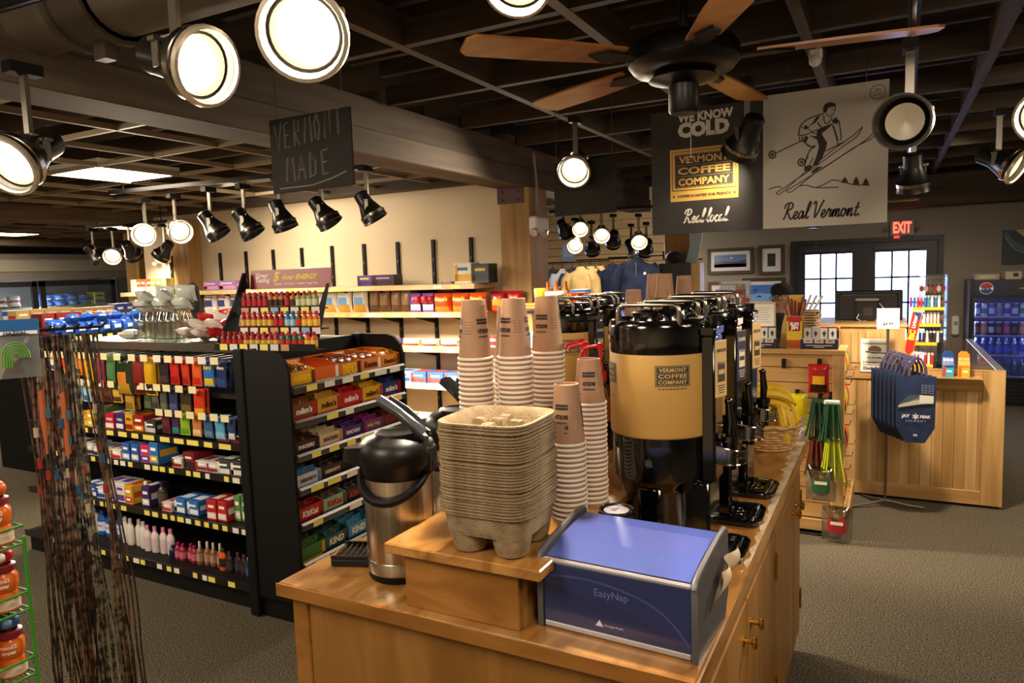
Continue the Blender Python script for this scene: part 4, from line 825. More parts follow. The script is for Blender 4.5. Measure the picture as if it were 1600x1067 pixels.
lineup([(bo(.028, .17, '#3aa8a0', '#e0e0dc'), 1, 'cyan bottle', 'bottle', .03), (bo(.035, .19, '#3a6ab8', '#2a4a98', '#d0d8e8', sx=1.2), 1, 'blue bottle with pale label', 'bottle', .01), (bo(.03, .2, '#dcd8d4', '#2a4aa0'), 2, 'white bottle with blue cap', 'bottle', .012), (bo(.045, .2, '#2060b8', '#1c50a0', '#c8d8f0', 'DAWN', sx=1.15, tc='#c03040'), 3, 'bright blue bottle', 'bottle', .016), (None, .03, 0, 0, 0), (bo(.035, .21, '#d8d4cc', '#c8c8c4', sx=1.1), 4, 'plain white bottle', 'bottle', .006, -.04), (bo(.034, .2, '#d8cccc', '#d87aa0', '#c8b8bc', sx=1.1), 4, 'pink capped bottle', 'bottle', .008, -.06), (bo(.028, .1, '#1c2440', '#16203a'), 1, 'small navy bottle', 'bottle', .004, -.08), (bo(.026, .13, '#8a2440', '#a01c4a', '#c86a80'), 4, 'small crimson bottle', 'bottle', .006, -.08), (bo(.026, .17, '#8a5a44', '#d8d0c4', '#b08a74', neck=.3, capf=.25), 4, 'brown spray bottle', 'bottle', .008, -.07), (bo(.03, .16, '#d85a18', '#3a2a24', '#2a2420', sx=1.1), 1, 'orange bottle', 'bottle', .008, -.08), (bo(.03, .15, '#2c1c20', '#4a1c24', '#3a3438', sx=1.1), 3, 'dark bottle with a red cap', 'bottle', .008, -.08), (bo(.026, .15, '#1c2a5a', '#e0dcd8', '#3a5aa0'), 2, 'navy bottle with a white cap', 'bottle', .006, -.09)], -4.68, 2.63, .137, 'on the gondola\'s lowest shelf', jitter=.012, end=-2.9)

# energy shot rack on the gondola's top ---------------------------------------------
t = T('shot_rack', 'black tiered rack of small energy shots with a red header', 'display rack', (-2.86, 2.72, 1.348), .10)
m = MB(); RED = M('#8c1418', .4); m.box(-.27, .27, -.002, .004, .31, .415, RED); HW = M('#f0e6dc', .5)
m.text('Great', (-.19, -.002, .385), 'f', HW, w=.085, bold=.02, shear=.2); m.text('Tasting', (-.185, -.002, .355), 'f', HW, w=.1, bold=.02, shear=.2)
m.text('5', (-.09, -.002, .375), 'f', M('#e0c22a', .5), h=.055, bold=.05, shear=.25); m.text('-hour ENERGY', (.065, -.002, .372), 'f', M('#e0c22a', .5), w=.24, bold=.05, shear=.25); m.text('Vitamins + Nutrients + Caffeine + Sugar Free', (.04, -.002, .335), 'f', HW, w=.29, bold=.02)
m.build('header', t, (0, .09, 0), (-.12, 0, 0))
m = MB(); m.prism([(-.16, 0), (-.02, 0), (.11, .33), (.11, .4), (.09, .4), (.0, .22)], -.29, -.28, BLKM, 'x'); m.build('side_panel', t)
m = MB(); m.prism([(-.12, 0), (-.02, 0), (.11, .33), (.09, .33)], .27, .275, BLKM, 'x'); m.build('side_panel', t)
TIER = [(.05, .205, -.26, .27), (-.03, .105, -.2, .33), (-.11, .006, -.27, .37)]
for y, z, x0, x1 in TIER:
    m = MB(); m.box(x0, x1, y-.05, y+.04, z-.006, z, BLKM); m.prism([(y-.05, z-.03), (y-.053, z-.03), (y-.053, z+.012), (y-.05, z+.012)] if z > .02 else [(y-.05, z-.006), (y-.053, z-.006), (y-.053, z+.03), (y-.05, z+.03)], x0, x1, BLKM, 'x'); q = m.build('tier', t)
    for i in range(8 if z > .02 else 7):
        m = MB(); m.rect((x0+.06+i*.066, y-.053, z-.009 if z > .02 else z+.012), 'f', .05, .032, (YEL, M('#d8d4cc', .5), M('#c89060', .5), M('#7ab0d8', .5))[(i*7+int(z*90)) % 4 if i % 3 == 0 else i % 2], off=.001); m.build('price_ticket', q)
SHC = {'dark red': ('#7a1218', '#c0202c'), 'crimson': ('#a01420', '#d8b84c'), 'amber': ('#b8701c', '#3a2414'), 'sage': ('#8a9a5a', '#d8d8b0'), 'blue': ('#3a7ab8', '#a8d0e8'), 'green': ('#2c5a34', '#c83028'), 'orange': ('#d8601c', '#f0c84c')}
SHP = {k: bottle('energy_shot', .0165, .088, '#%s' % v[0][1:], '#c01820' if k != 'blue' else '#2a6ab0', v[1], neck=.5, capf=.2) for k, v in SHC.items()}
for ti, seq in enumerate(((('dark red', 5), ('amber', 3), ('dark red', 1), ('amber', 1), ('sage', 4)), (('crimson', 6), ('dark red', 2), ('blue', 2), ('green', 1), ('orange', 3)), (('dark red', 4), ('crimson', 6), ('green', 4), ('orange', 2)))):
    y, z, x0, x1 = TIER[ti]; k = 0; n = sum(c for _, c in seq)
    for c, cnt in seq:
        for q in range(cnt):
            v = Matrix.Rotation(.10, 4, 'Z') @ Vector((x0+.03+(x1-x0-.06)*k/(n-1), y-.018, z+.001)); k += 1
            SHP[c].put((t.location.x+v.x, t.location.y+v.y, t.location.z+v.z), (0, 0, random.uniform(-.2, .2)), '%s energy shot, %s from left on the rack\'s %s tier' % (c, ORD[k-1], ('upper', 'middle', 'lower')[ti]), 'bottle')
# goods lying on top of the gondola ---------------------------------------------------
TZ = 1.348
t = T('wire_rack', 'wire rack holding clear bottles on top of the gondola', 'wire rack', (-4.03, 2.95, TZ))
m = MB()
for z in (.02, .12, .22): m.tube([(-.2, -.11, z), (.2, -.11, z), (.2, .11, z), (-.2, .11, z), (-.2, -.11, z)], .003, M('#8a877f', .3, .9), 6)
for x in (-.2, 0, .2):
    for y in (-.11, .11): m.tube([(x, y, 0), (x, y, .23)], .003, M('#8a877f', .3, .9), 6)
m.build('frame', t)
m = MB(); m.prism([(.2, 0), (.26, 0), (.2, .33), (.155, .36), (.1, .34), (.12, .2)], .06, .075, M('#23241f', .7), 'y'); m.line((.16, .06, .27), 'f', [(.03*math.cos(a), .03*math.sin(a)) for a in [2*PI*k/20 for k in range(21)]], .004, M('#d0d0c4', .6)); m.build('chalk_sign', t)
WB = bottle('water_bottle', .028, .2, '#d6ddd8', '#e6ebe8', '#3a5a44', clear=False, neck=.4); 
WB2 = Proto(lambda: MB().lathe([(0, 0), (.027, 0), (.028, .004), (.028, .12), (.024, .145), (.012, .165), (.012, .185), (.0, .185)], CLEAR('#e4ece8', .25, .06), 16).build('clear_bottle')); 
for r_ in range(2):
    for i in range(6): WB2.put((-4.2+.065*i, 2.875+.075*r_, TZ+.002), (0, 0, 0), 'clear plastic bottle, %s from left in the wire rack\'s %s row' % (ORD[i], ('front', 'back')[r_]), 'bottle')
CB = bag('clear_bag', .13, .1, .07, '#b9bfb8', '#a8b0a8', r=.15)
for i in range(8): CB.put((-4.19+.1*(i % 4)+.03*(i//4), 2.93+.03*(i % 2), TZ+.19+.06*(i//4)), (.9-.5*(i % 2), .2*math.sin(i*4), .6*math.sin(i*3)), 'pale clear wrapped bag, %s from left in the %s layer on the wire rack' % (ORD[i % 4], ('lower', 'upper')[i//4]), 'bag')
CB.put((-4.33, 2.92, TZ+.035), (PI/2*.95, 0, .4), 'pale clear wrapped bag lying left of the wire rack', 'bag')
tops = [('#d8ccc4', '#b8201c', 'white and red'), ('#e4dcd4', '#c86a2c', 'cream and orange'), ('#b81c20', '#e8ddd4', 'red'), ('#dcd4d0', '#2a5aa0', 'white and blue')]
for i in range(20):
    b_, d_, w_ = tops[(i*3) % 4]; PB = PK.setdefault(('top', (i*3) % 4), bag('candy_bag', .11, .13, .06, b_, d_, pic=d_)); L_ = i//10
    PB.put((-3.75+.048*(i % 10)+.02*L_, 2.93+.08*(i % 3)*.7, TZ+.03+.05*L_), (1.2-.35*(i % 3), .3*math.sin(i*4), .8*math.sin(i*2)), '%s candy bag, %s from left in the %s layer of the heap' % (w_, ORD[i % 10], ('lower', 'upper')[L_]), 'candy bag')
BX = carton('blue_white_carton', .1, .06, .09, '#dde2ea', '#2a52a0', None, '#2a52a0')
for i in range(3): BX.put((-3.26+.11*i, 2.99, TZ), (0, 0, .1*i-.1), 'white and blue carton left of the shot rack, %s from left' % ORD[i], 'box')

# wooden wall shelves --------------------------------------------------------------------
YB = 5.55
WZ = [(1.62, 'highest'), (1.375, 'second'), (1.065, 'third'), (.73, 'fourth'), (.35, 'lowest')]
px_ = [-6.62+.41*k for k in range(9)]
for i, x in enumerate(px_+[-7.45]):
    m = MB(); m.box(x-.016, x+.016, YB-.022, YB, .15, 2.03, BLKM)
    for k in range(12): m.box(x-.004, x+.004, YB-.0225, YB-.022, .4+.13*k, .43+.13*k, M('#6a655c', .5))
    tag(m.build('shelf_standard'), 'black slotted shelf standard on the beige wall, %s from left' % ((ORD[i] if i < 9 else 'beyond the post')), 'shelf standard')
for z, w_ in WZ:
    for j, (x0, x1) in enumerate(((-6.85, -4.98), (-4.975, -3.1))):
        m = MB(); m.box(x0, x1, YB-.38, YB-.024, z-.045, z, PINE, .003); o = m.build('wall_shelf'); tag(o, 'pine wall shelf, %s from the top, %s half' % (w_.replace('highest', 'first'), ('left', 'right')[j]), 'shelf')
        for x in px_:
            if x0 < x < x1: MB().prism([(YB-.03, z-.045), (YB-.33, z-.045), (YB-.33, z-.055), (YB-.03, z-.12)], x-.006, x+.006, BLKM, 'x').build('bracket', o)
        price_strip(o, x0+.1, x1-.1, YB-.38, z-.022, 9, 'f', .03, int(z*100)+j)
for z in (1.62, 1.3):
    o = MB().box(-7.9, -7.22, YB-.38, YB-.024, z-.045, z, PINE, .003).build('wall_shelf'); tag(o, 'short pine wall shelf left of the post, %s one' % ('upper' if z > 1.5 else 'lower'), 'shelf')
ys = YB-.22
w1 = 'on the wall\'s highest shelf'; w2 = 'on the wall\'s second shelf'; w3 = 'on the wall\'s third shelf'; w4 = 'on the wall\'s fourth shelf'
DON = bag('donut_bag', .19, .235, .09, '#dfd9d6', '#d8d0cc', 'Donettes', '#b02030', '#3a4a80'); CHI = bag('chip_bag', .18, .24, .09, '#e2dccf', '#c89a3c', None, '#2a52a0', '#6a98c8'); BRO = bag('coffee_bag', .12, .22, .08, '#8a6a4c', '#5a3c28'); ORA = bag('orange_bag', .18, .16, .1, '#d8501c', '#e88a2c', "Reese's", '#f0d84c')
lineup([(carton('pack_box', .24, .12, .1, '#9a70b0', '#d890b8', None, '#e8d8e8'), 2, 'lilac and pink box', 'box', .02), (None, .45, 0, 0, 0), (bag('white_bag', .16, .05, .12, '#3a6ab0', '#d8402c'), 1, 'small blue and red bag', 'bag', .08), (None, .17, 0, 0, 0), (bag('white_bag', .14, .2, .08, '#e6e2dc', '#8ab0d0', None, '#2a5aa0'), 1, 'white bag with a blue foot', 'bag', .12), (None, .52, 0, 0, 0), (carton('purple_box', .17, .14, .1, '#5a3a7a', '#3a2454', None, '#e0c050'), 1, 'violet box', 'box', .004), (carton('purple_box', .25, .14, .1, '#3a2a34', '#2a1c24', None, '#b080c0'), 1, 'dark plum box', 'box', .1), (None, .42, 0, 0, 0), (carton('flat_box', .12, .14, .02, '#5a3a6a', '#c03040'), 1, 'flat purple box', 'box', .02), (carton('snack_box', .18, .14, .18, '#e0dcd0', '#d8a01c', None, '#2a5aa0'), 1, 'white and yellow snack box', 'box', .006), (carton('snack_box', .17, .16, .165, '#3c4044', '#2c3034', None, '#d8b040'), 1, 'dark grey snack box', 'box', .006)], -6.6, ys, 1.62, w1)
lineup([(DON, 5, 'white donut bag', 'snack bag', .012, -.04), (None, .5, 0, 0, 0), (CHI, 4, 'white bag with blue picture', 'snack bag', .008, -.04), (BRO, 4, 'brown paper bag', 'snack bag', .004, -.02), (carton('purple_carton', .12, .12, .17, '#6a3c9a', '#e4dfe8', None, '#e8e0f0'), 2, 'purple and white box', 'box', .006), (ORA, 3, 'orange bag', 'snack bag', .004, -.04), (bag('red_bag', .16, .17, .09, '#a01818', '#d84c1c', pic='#e0a02c'), 2, 'red bag', 'snack bag', .004), (carton('lollipop_box', .2, .12, .07, '#d8b41c', '#b82020', None, '#b82020'), 1, 'yellow lollipop box', 'box', .01, -.06), (bottle('candy_bottle', .032, .24, '#e08a1c', '#d86a14', '#6ab04c'), 3, 'orange capped candy bottle', 'bottle', .012, -.04), (carton('blue_carton', .14, .12, .17, '#2a6ab8', '#d84040', None, '#f0f0f0'), 1, 'blue box', 'box', .01)], -6.6, ys, 1.375, w2)
LOL = Proto(lambda: MB().lathe([(0, 0), (.028, .02), (.033, .045), (.02, .07), (0, .075)], M('#c02434', .35), 14).build('candy_ball')); 
for i in range(5): LOL.put((-3.78+.04*i, YB-.28-.03*(i % 2), 1.447), (0, 0, 0), 'red wrapped candy ball on the yellow lollipop box, %s from left' % ORD[i], 'candy')
CUPS = bottle('dessert_cup', .045, .09, '#e0d8d4', '#b82028', '#8a2028', neck=.9, capf=.12)
lineup([(bag('flat_bag', .2, .07, .14, '#dcd4cc', '#b8201c'), 3, 'white bag with red end', 'bag', .01), (bag('flat_bag', .16, .06, .12, '#7a5ab0', '#5a3a90'), 4, 'purple wrapped bag', 'bag', .01), (bag('flat_bag', .2, .06, .12, '#d8c8bc', '#c03828'), 3, 'cream bag with red end', 'bag', .012), (CUPS, 5, 'white and red dessert cup', 'cup', .012), (carton('cookie_carton', .1, .14, .14, '#7ab8c8', '#e4e0d4', None, '#2a4a9a'), 3, 'light blue cookie box', 'box', .006), (CUPS, 2, 'last white and red dessert cup', 'cup', .012)], -5.3, ys, 1.065, w3)
lineup([(carton('cake_box', .17, .2, .1, '#d8dce6', '#2a5ab0', None, '#2a5ab0'), 5, 'white and blue cake box', 'box', .01), (carton('cake_box', .17, .2, .1, '#3a6ab8', '#d84838', None, '#f0f0f0'), 3, 'blue cake box', 'box', .01)], -4.75, ys, .73, w4)
lineup([(bag('clear_candy_bag', .2, .09, .16, '#cfc6bc', '#a83a34'), 5, 'clear candy bag', 'bag', .015)], -4.5, ys, .35, 'on the wall\'s lowest shelf')
lineup([(carton('tea_box', .085, .1, .15, c, '#e8d8b8'), 1, w_+' box', 'box', .006) for c, w_ in (('#d8c0a0', 'cream'), ('#c8501c', 'burnt orange'), ('#b83a1c', 'rust red'), ('#a8301c', 'deep red'), ('#9ab01c', 'lime'), ('#c0c82c', 'yellow-green'), ('#d0d048', 'pale lime'))], -7.85, ys, 1.62, 'on the short upper shelf')
lineup([(carton('navy_box', .16, .12, .12, '#2a2c58', '#b84048'), 3, 'navy and red box', 'box', .01)], -7.8, ys, 1.3, 'on the short lower shelf')

# bakery shelves between gondola and coolers ------------------------------------------------
def table(x0, x1, y0, y1, z, lab, seed, side):
    t = T('display_shelf', lab, 'shelf unit', ((x0+x1)/2, (y0+y1)/2, 0)); m = MB(); m.box(x0, x1, y0, y1, z-.03, z, BLKM); part(m, 'top_shelf', t)
    m = MB(); m.box(x0+.05, x1-.05, y0+.05, y1-.05, 0, z-.3, BLKM); part(m, 'base', t); m = MB(); m.box((x0+x1)/2-.03, (x0+x1)/2+.03, y0+.05, y1-.05, z-.3, z-.03, BLKM); part(m, 'spine', t)
    m = MB(); m.box(x0+.1, x1-.02, y0+.02, y1-.02, z-.32, z-.3, BLKM); part(m, 'lower_shelf', t)
    m = MB(); m.box(x1, x1+.01, y0, y1, z-.045, z+.012, BLKM); s_ = part(m, 'front_edge', t); price_strip(s_, y0+.04, y1-.02, 0, z-.018, 8, 'r', .034, seed, x1+.0105, t.location); return t
table(-6.3, -5.6, 3.2, 3.95, 1.325, 'black bakery shelf covered in blue cake bags', 3, 'r'); table(-7.6, -6.9, 3.55, 5.05, 1.36, 'black bakery shelf beyond the blue cake bags', 5, 'r')
HB = bag('cake_bag', .095, .1, .075, '#2452b0', '#3a6ad0', None, '#f0f0f4', '#d8dce8', r=.2)
for i in range(21):
    r_, k = divmod(i, 7); HB.put((-5.66-.095*r_, 3.25+.1*k, 1.326+.012*r_), (-.12, 0, PI/2+.3*math.sin(i*3)), 'blue cake bag, %s from the camera in the %s row' % (ORD[k], ('front', 'middle', 'rear')[r_]), 'cake bag')
for i in range(5): HB.put((-5.72-.05*(i % 2), 3.3+.13*i, 1.45), (PI/2*.9, 0, PI/2+.5*math.sin(i*2)), 'blue cake bag lying on top of the others, %s from the camera' % ORD[i], 'cake bag')
lineup([(carton('cookie_box', .1, .16, .17, '#7a2420', '#3a1814'), 3, 'maroon cookie box', 'box', .006), (carton('cookie_box', .09, .16, .16, '#a85a24', '#5a2c14'), 3, 'caramel cookie box', 'box', .006)], 3.28, -6.12, 1.326, 'behind the blue cake bags', PI/2, 'y')
lineup([(carton('muffin_box', .12, .14, .15, '#d0b070', '#c03828'), 4, 'tan muffin box', 'box', .008), (carton('muffin_box', .1, .14, .14, '#c8a078', '#e0d0a0'), 4, 'beige muffin box', 'box', .008), (carton('muffin_box', .1, .14, .16, '#3a4a9a', '#d8d8e0'), 3, 'blue muffin box', 'box', .008), (bottle('red_jar', .045, .2, '#b83028', '#c83a30', '#d84a40', neck=.8), 2, 'red jar', 'jar', .02)], 3.58, -7.08, 1.361, 'on the bakery shelf nearest the coolers', PI/2, 'y')
lineup([(carton('bread_box', .16, .16, .14, '#2a5ab0', '#e0e4ec', None, '#f0f0f0'), 3, 'blue and white pastry box', 'box', .012), (carton('bread_box', .15, .16, .13, '#b02828', '#e8d8c8'), 3, 'red pastry box', 'box', .012)], 3.7, -7.4, 1.361, 'in the far bakery row', PI/2, 'y')
lineup([(bag('bread_bag', .18, .1, .1, '#d8901c', '#c0301c'), 2, 'orange bread bag', 'bread bag', .03), (bag('bread_bag', .2, .09, .1, '#e0d4c4', '#b8302c'), 1, 'white bread bag', 'bread bag', .03)], 3.3, -5.75, 1.026, 'on the bakery lower shelf', PI/2, 'y')

# glass door coolers -----------------------------------------------------------------------------
XC = -13.0
cm = M('#16161a', .4); dy0 = [4.3, 5.63, 7.02, 8.42]
t = T('glass_door_cooler', 'row of black framed glass door coolers along the far left wall', 'cooler', (XC-.4, 6.3, 0))
m = MB(); m.box(XC-.9, XC, 4.2, 8.7, 1.86, 2.3, M('#6a655d', .6)); m.box(XC-.9, XC, 8.45, 8.75, 0, 1.86, M('#4a4844', .6)); m.box(XC-.9, XC, 4.1, 4.3, 0, 1.86, M('#4a4844', .6)); m.box(XC-.95, XC-.9, 4.2, 8.7, 0, 1.9, M('#8a8a88', .6)); m.box(XC-.9, XC, 4.2, 8.7, 0, .25, cm); part(m, 'casing', t)
m = MB(); m.box(XC, XC+.02, 4.2, 8.7, 2.0, 2.2, M('#857f74', .6)); part(m, 'header', t)
for i in range(3):
    y0, y1 = dy0[i]+.02, dy0[i+1]-.02; m = MB(); 
    for q in ((y0, y0+.09, .25, 1.83), (y1-.09, y1, .25, 1.83), (y0, y1, 1.74, 1.83), (y0, y1, .25, .35)): m.box(XC, XC+.05, *q, cm)
    d = part(m, 'door', t); m = MB(); m.box(XC+.02, XC+.03, y0+.09, y1-.09, .35, 1.74, CLEAR('#e8f0ee', .1)); part(m, 'glass_pane', t); m = MB(); m.box(XC-.03, XC-.01, y0+.02, y0+.05, .4, 1.7, EM('#f4f4ff', 45)); part(m, 'light_tube', t)
    for z in (.5, .95, 1.38): m = MB(); m.box(XC-.75, XC-.06, y0, y1, z-.02, z, M('#b8b8b4', .4)); part(m, 'shelf', t)
FB = [bag('frozen_bag', .2, .1, .3, '#e0c83c', '#d89a2c'), bag('frozen_bag', .2, .1, .3, '#d8d0cc', '#b03838'), bag('frozen_bag', .2, .1, .3, '#4a78c8', '#e0e4ec'), carton('frozen_box', .2, .3, .22, '#d8c860', '#6a8ac0', None, '#a03030')]
for i in range(3):
    for z, zw in ((1.38, 'upper'), (.95, 'lower')):
        for k in range(5):
            P_ = FB[3] if (i == 0 and k < 2) or (i == 2 and k == 4) else FB[(0, 1, 2)[i]]
            if P_ is FB[3]: P_.put((XC-.3, dy0[i]+.3+.22*(k % 5), z+.002), (0, 0, PI/2), 'frozen food box, %s from left on the %s shelf behind cooler door %s' % (ORD[k], zw, ('one', 'two', 'three')[i]), 'frozen food')
            else:
                for s_ in range(2): P_.put((XC-.3, dy0[i]+.26+.22*k, z+.003+.105*s_), (0, 0, PI/2+.15*math.sin(k+s_)), '%s frozen bag %s from left, %s shelf behind cooler door %s' % (('lower', 'upper')[s_], ORD[k], zw, ('one', 'two', 'three')[i]), 'frozen food')

# ================================================================ slat display with jerky, in front of the till
t = T('slat_display', 'oak slatwall display stand of meat snacks before the till counter', 'display stand', (-.62, 5.0, 0))
m = MB()
for i in range(11): m.box(-1.0, -.29, 4.66, 4.68, .12+.094*i, .12+.094*i+.089, OAKX)
m.box(-1.0, -.29, 4.672, 4.69, .1, 1.15, M('#3a2a18', .7)); part(m, 'slat_panel', t)
m = MB(); m.box(-1.02, -.222, 4.64, 4.96, 1.14, 1.17, OAKX, .003); part(m, 'top_board', t)
m = MB(); m.box(-.292, -.225, 4.645, 4.70, .04, 1.14, OAK, .003); part(m, 'right_stile', t); m = MB(); m.box(-1.0, -.225, 4.64, 4.69, .04, .11, OAKX, .003); part(m, 'bottom_rail', t)
m = MB(); m.box(-1.0, -.3, 4.70, 5.44, 0, .06, BLKM); m.box(-.62, -.60, 4.70, 5.44, .06, 1.13, M('#5a4022', .6)); part(m, 'carcass', t)
m = MB(); m.box(-.6, -.2, 4.72, 5.44, .06, .10, OAKX); m.box(-.21, -.195, 4.72, 5.44, .06, .17, OAKX); part(m, 'base_shelf', t)
for z in (.42, .70, .95):
    m = MB()
    for k in range(7): m.tube([(-.58+.055*k, 4.74, z), (-.58+.055*k, 5.42, z)], .003, M('#2a2826', .4, .5), 5)
    for y in (4.74, 5.08, 5.42): m.tube([(-.59, y, z), (-.2, y, z), (-.19, y, z+.03)], .003, M('#2a2826', .4, .5), 5)
    part(m, 'wire_shelf', t)
for x, z in ((-.57, 1.09), (-.365, 1.095), (-.49, .90), (-.36, .895), (-.30, .895), (-.37, .66), (-.30, .66), (-.345, .44), (-.26, .2)):
    m = MB(); m.box(x-.012, x+.012, 4.652, 4.66, z-.04, z+.02, BLKM); m.tube([(x, 4.655, z), (x, 4.60, z), (x, 4.585, z+.012)], .003, BLKM, 6); part(m, 'hook', t)
YF = 4.605
bag('meat_pack', .12, .17, .03, '#a01c1c', '#2c1410', None, '#f0d030', '#e0b028', r=.15).put((-.365, YF, .915), (0, 0, 0), 'red and yellow jerky pack alone at the top of the slat display', 'meat snack')
bag('meat_pack', .13, .2, .03, '#d8c41c', '#b8b0a4', None, '#8a1c1c', r=.15).put((-.49, YF, .70), (0, 0, 0), 'yellow snack pack on the slat display next to the banana basket', 'meat snack')
bag('meat_pack', .14, .12, .04, '#b8b0a8', '#9a948c', r=.12).put((-.50, YF, .57), (0, 0, 0), 'clear empty-looking pack below the yellow snack pack', 'meat snack')
def sticks(c, top, n):
    def fn():
        o = T('meat_stick_bundle', None, None); m = MB(); m.box(-.045, .045, -.012, .012, -.03, .0, M(top, .4), .008); m.build('header_card', o)
        for i in range(n):
            a = (i/(n-1)-.5); L = .23+random.uniform(-.02, .02); m = MB(); m.tube([(a*.07, -.006*(i % 3), -.02), (a*.10, -.008*(i % 3)-.004, -.02-L*.5), (a*.14, -.008*(i % 3)-.004, -.02-L)], .0065, M(c, .2, coat=.3), 6); m.build('stick', o)
        return o
    return Proto(fn)
sticks('#22402c', '#2c4a30', 9).put((-.365, YF, .875), (0, 0, 0), 'left dark green bundle of wrapped meat sticks', 'meat snack'); sticks('#2a5236', '#c8ccc0', 9).put((-.29, YF-.012, .875), (0, 0, 0), 'right dark green bundle of wrapped meat sticks', 'meat snack')
sticks('#5a2a1c', '#4a2018', 11).put((-.37, YF, .645), (0, 0, 0), 'red-brown bundle of wrapped meat sticks', 'meat snack'); sticks('#a8b028', '#8a9420', 9).put((-.285, YF-.012, .645), (0, 0, .1), 'yellow-green bundle of wrapped meat sticks', 'meat snack')
for x, z, c, w_ in ((-.345, .24, '#2a5a34', 'clear jerky bag with a green label'), (-.255, .0, '#a02024', 'clear jerky bag with red label hanging lowest')):
    m = MB(); N = 10
    def th(u, v): return .03*(max(0, math.sin(PI*v))**.5)*(1-(2*abs(u-.5))**4)
    for s_ in (-1, 1): m.grid(lambda u, v: ((u-.5)*.17, s_*th(u, v)+.002*math.sin(13*u+9*v), .22*v), N, N, CLEAR('#d8d4cc', .3, .12))
    o = m.build('meat_pack', None, (x, YF-.02, z+.01)); tag(o, w_, 'meat snack')
    k = MB(); k.grid(lambda u, v: ((u-.5)*.1, -th(.5+(u-.5)*.55, .35+.4*v)-.002, .06+.09*v), 6, 6, M(c, .35)); k.rect((0, -.034, .12), 'f', .07, .02, M('#e0d8c8', .5)); k.build('label', o)
    k = MB(); k.ball((0, 0, .07), .04, M('#4a2018', .5), 10, (1.2, .45, 1.1)); k.build('jerky', o)
# snacks in the display's right side
SN = ['#8ab02c', '#c82a1c', '#e09a2c', '#5a7a2c', '#a83a1c', '#2c2a2c', '#d86a1c']
for zi, z in enumerate((.105, .43, .705, .955)):
    for i in range(5):
        P_ = PK.setdefault(('side', (i+zi*2) % 7), bag('side_snack_bag', .12, .17, .05, SN[(i+zi*2) % 7], SN[(i+zi*2+3) % 7], None, '#f0e8d8', r=.2))
        P_.put((-.245 if zi else -.25, 4.79+.135*i, z+.002), (-.12, 0, PI/2), 'small snack bag, %s from the front on the %s side shelf of the slat display' % (ORD[i], ('lowest', 'second', 'third', 'top')[zi]), 'snack bag')
# on top of the display
TD = 1.17
def cards(tw):
    o = T('playing_card_box', None, None); m = MB(); NV = M('#171c34', .4); m.box(-.105, .105, -.06, .06, 0, .062, NV); m.box(-.105, .105, .05, .06, .062, .105, NV); m.box(-.105, .105, -.061, -.0605, .062, .066, M('#c8ccd8', .4))
    m.rect((0, -.06, .024), 'f', .15, .004, M('#c8ccd8', .4)); m.rect((0, -.06, .014), 'f', .06, .004, M('#c8ccd8', .4))
    for k in range(3): m.rect((-.062+.062*k, -.06, .05), 'f', .054, .026, M('#b89a8a', .5)); m.rect((-.062+.062*k, -.0605, .05), 'f', .044, .016, M('#d8c8b8', .5)); m.rect((-.062+.062*k, -.061, .051), 'f', .03, .006, M('#5a2c28', .5))
    m.build('tray', o)
    for k, c in enumerate(('#8a8890', '#d8cfc4', '#b8402c', '#3a3c4a')):
        m = MB(); m.box(-.028, .028, -.009, .009, 0, .09, M(c, .45), .002); m.rect((0, -.009, .045), 'f', .042, .07, M('#e0d8cc' if k != 1 else '#c8beb0', .5)); m.poly((0, -.0095, .045), 'f', [(0, .02), (-.012, 0), (-.004, -.004), (-.006, -.016), (.006, -.016), (.004, -.004), (.012, 0)], M('#2a2430', .5)); m.build('card_pack', o, (-.07+.047*k, .0, .045), (-.1, .0, .1*(k-1.5)))
    return o
for x, lab in ((-.37, 'navy box of playing cards right of the red meat stick box'), (-.72, 'navy box of playing cards at the left of the display top')): o = cards(0); o.location = (x, 4.73, TD); tag(o, lab, 'playing cards')
t2 = T('wooden_bin', 'pale wooden bin panel left of the red meat stick box', 'wooden bin', (-.548, 4.875, TD)); m = MB(); m.prism([(-.07, 0), (.0, 0), (.0, .30), (-.012, .30), (-.052, .14)], -.06, .06, M('#c8a468', .5), 'y'); m.build('panel', t2)
t2 = T('meat_stick_box', 'red and yellow cardboard box of long meat sticks', 'snack box', (-.515, 4.75, TD)); m = MB(); m.box(-.045, .045, -.045, .045, 0, .2, M('#d8b428', .4)); m.box(-.045, .045, .035, .045, .2, .33, M('#e0a83c', .4)); f = (0, -.045, .1)
m.rect(f, 'f', .088, .05, M('#b8541c', .4), dz=-.072); m.rect(f, 'f', .088, .03, M('#b81c20', .4), dz=.084); m.text('SLIM', f, 'f', M('#f0ece4', .4), w=.052, bold=.06, dz=.053, off=.0014); m.text('JIM', f, 'f', M('#f0ece4', .4), w=.042, bold=.06, dz=.027, off=.0014); m.rect(f, 'f', .066, .062, M('#9a1418', .4), dz=.04, off=.001); m.rect((.045, 0, .1), 'r', .07, .15, M('#a86a1c', .4)); m.rect((-.045, 0, .1), 'l', .07, .15, M('#8a8a4c', .4)); m.build('carton', t2)
MS = Proto(lambda: MB().tube([(0, 0, 0), (0, 0, .13)], .006, M('#6a1c1c', .3, coat=.4), 8).build('meat_stick'))
for i in range(7): MS.put((-.545+.01*i, 4.745+.012*(i % 2), TD+.155+.012*((i*3) % 4)), (0, .09*(i-3), 0), 'dark red meat stick standing in its box, %s from left' % ORD[i], 'meat stick')
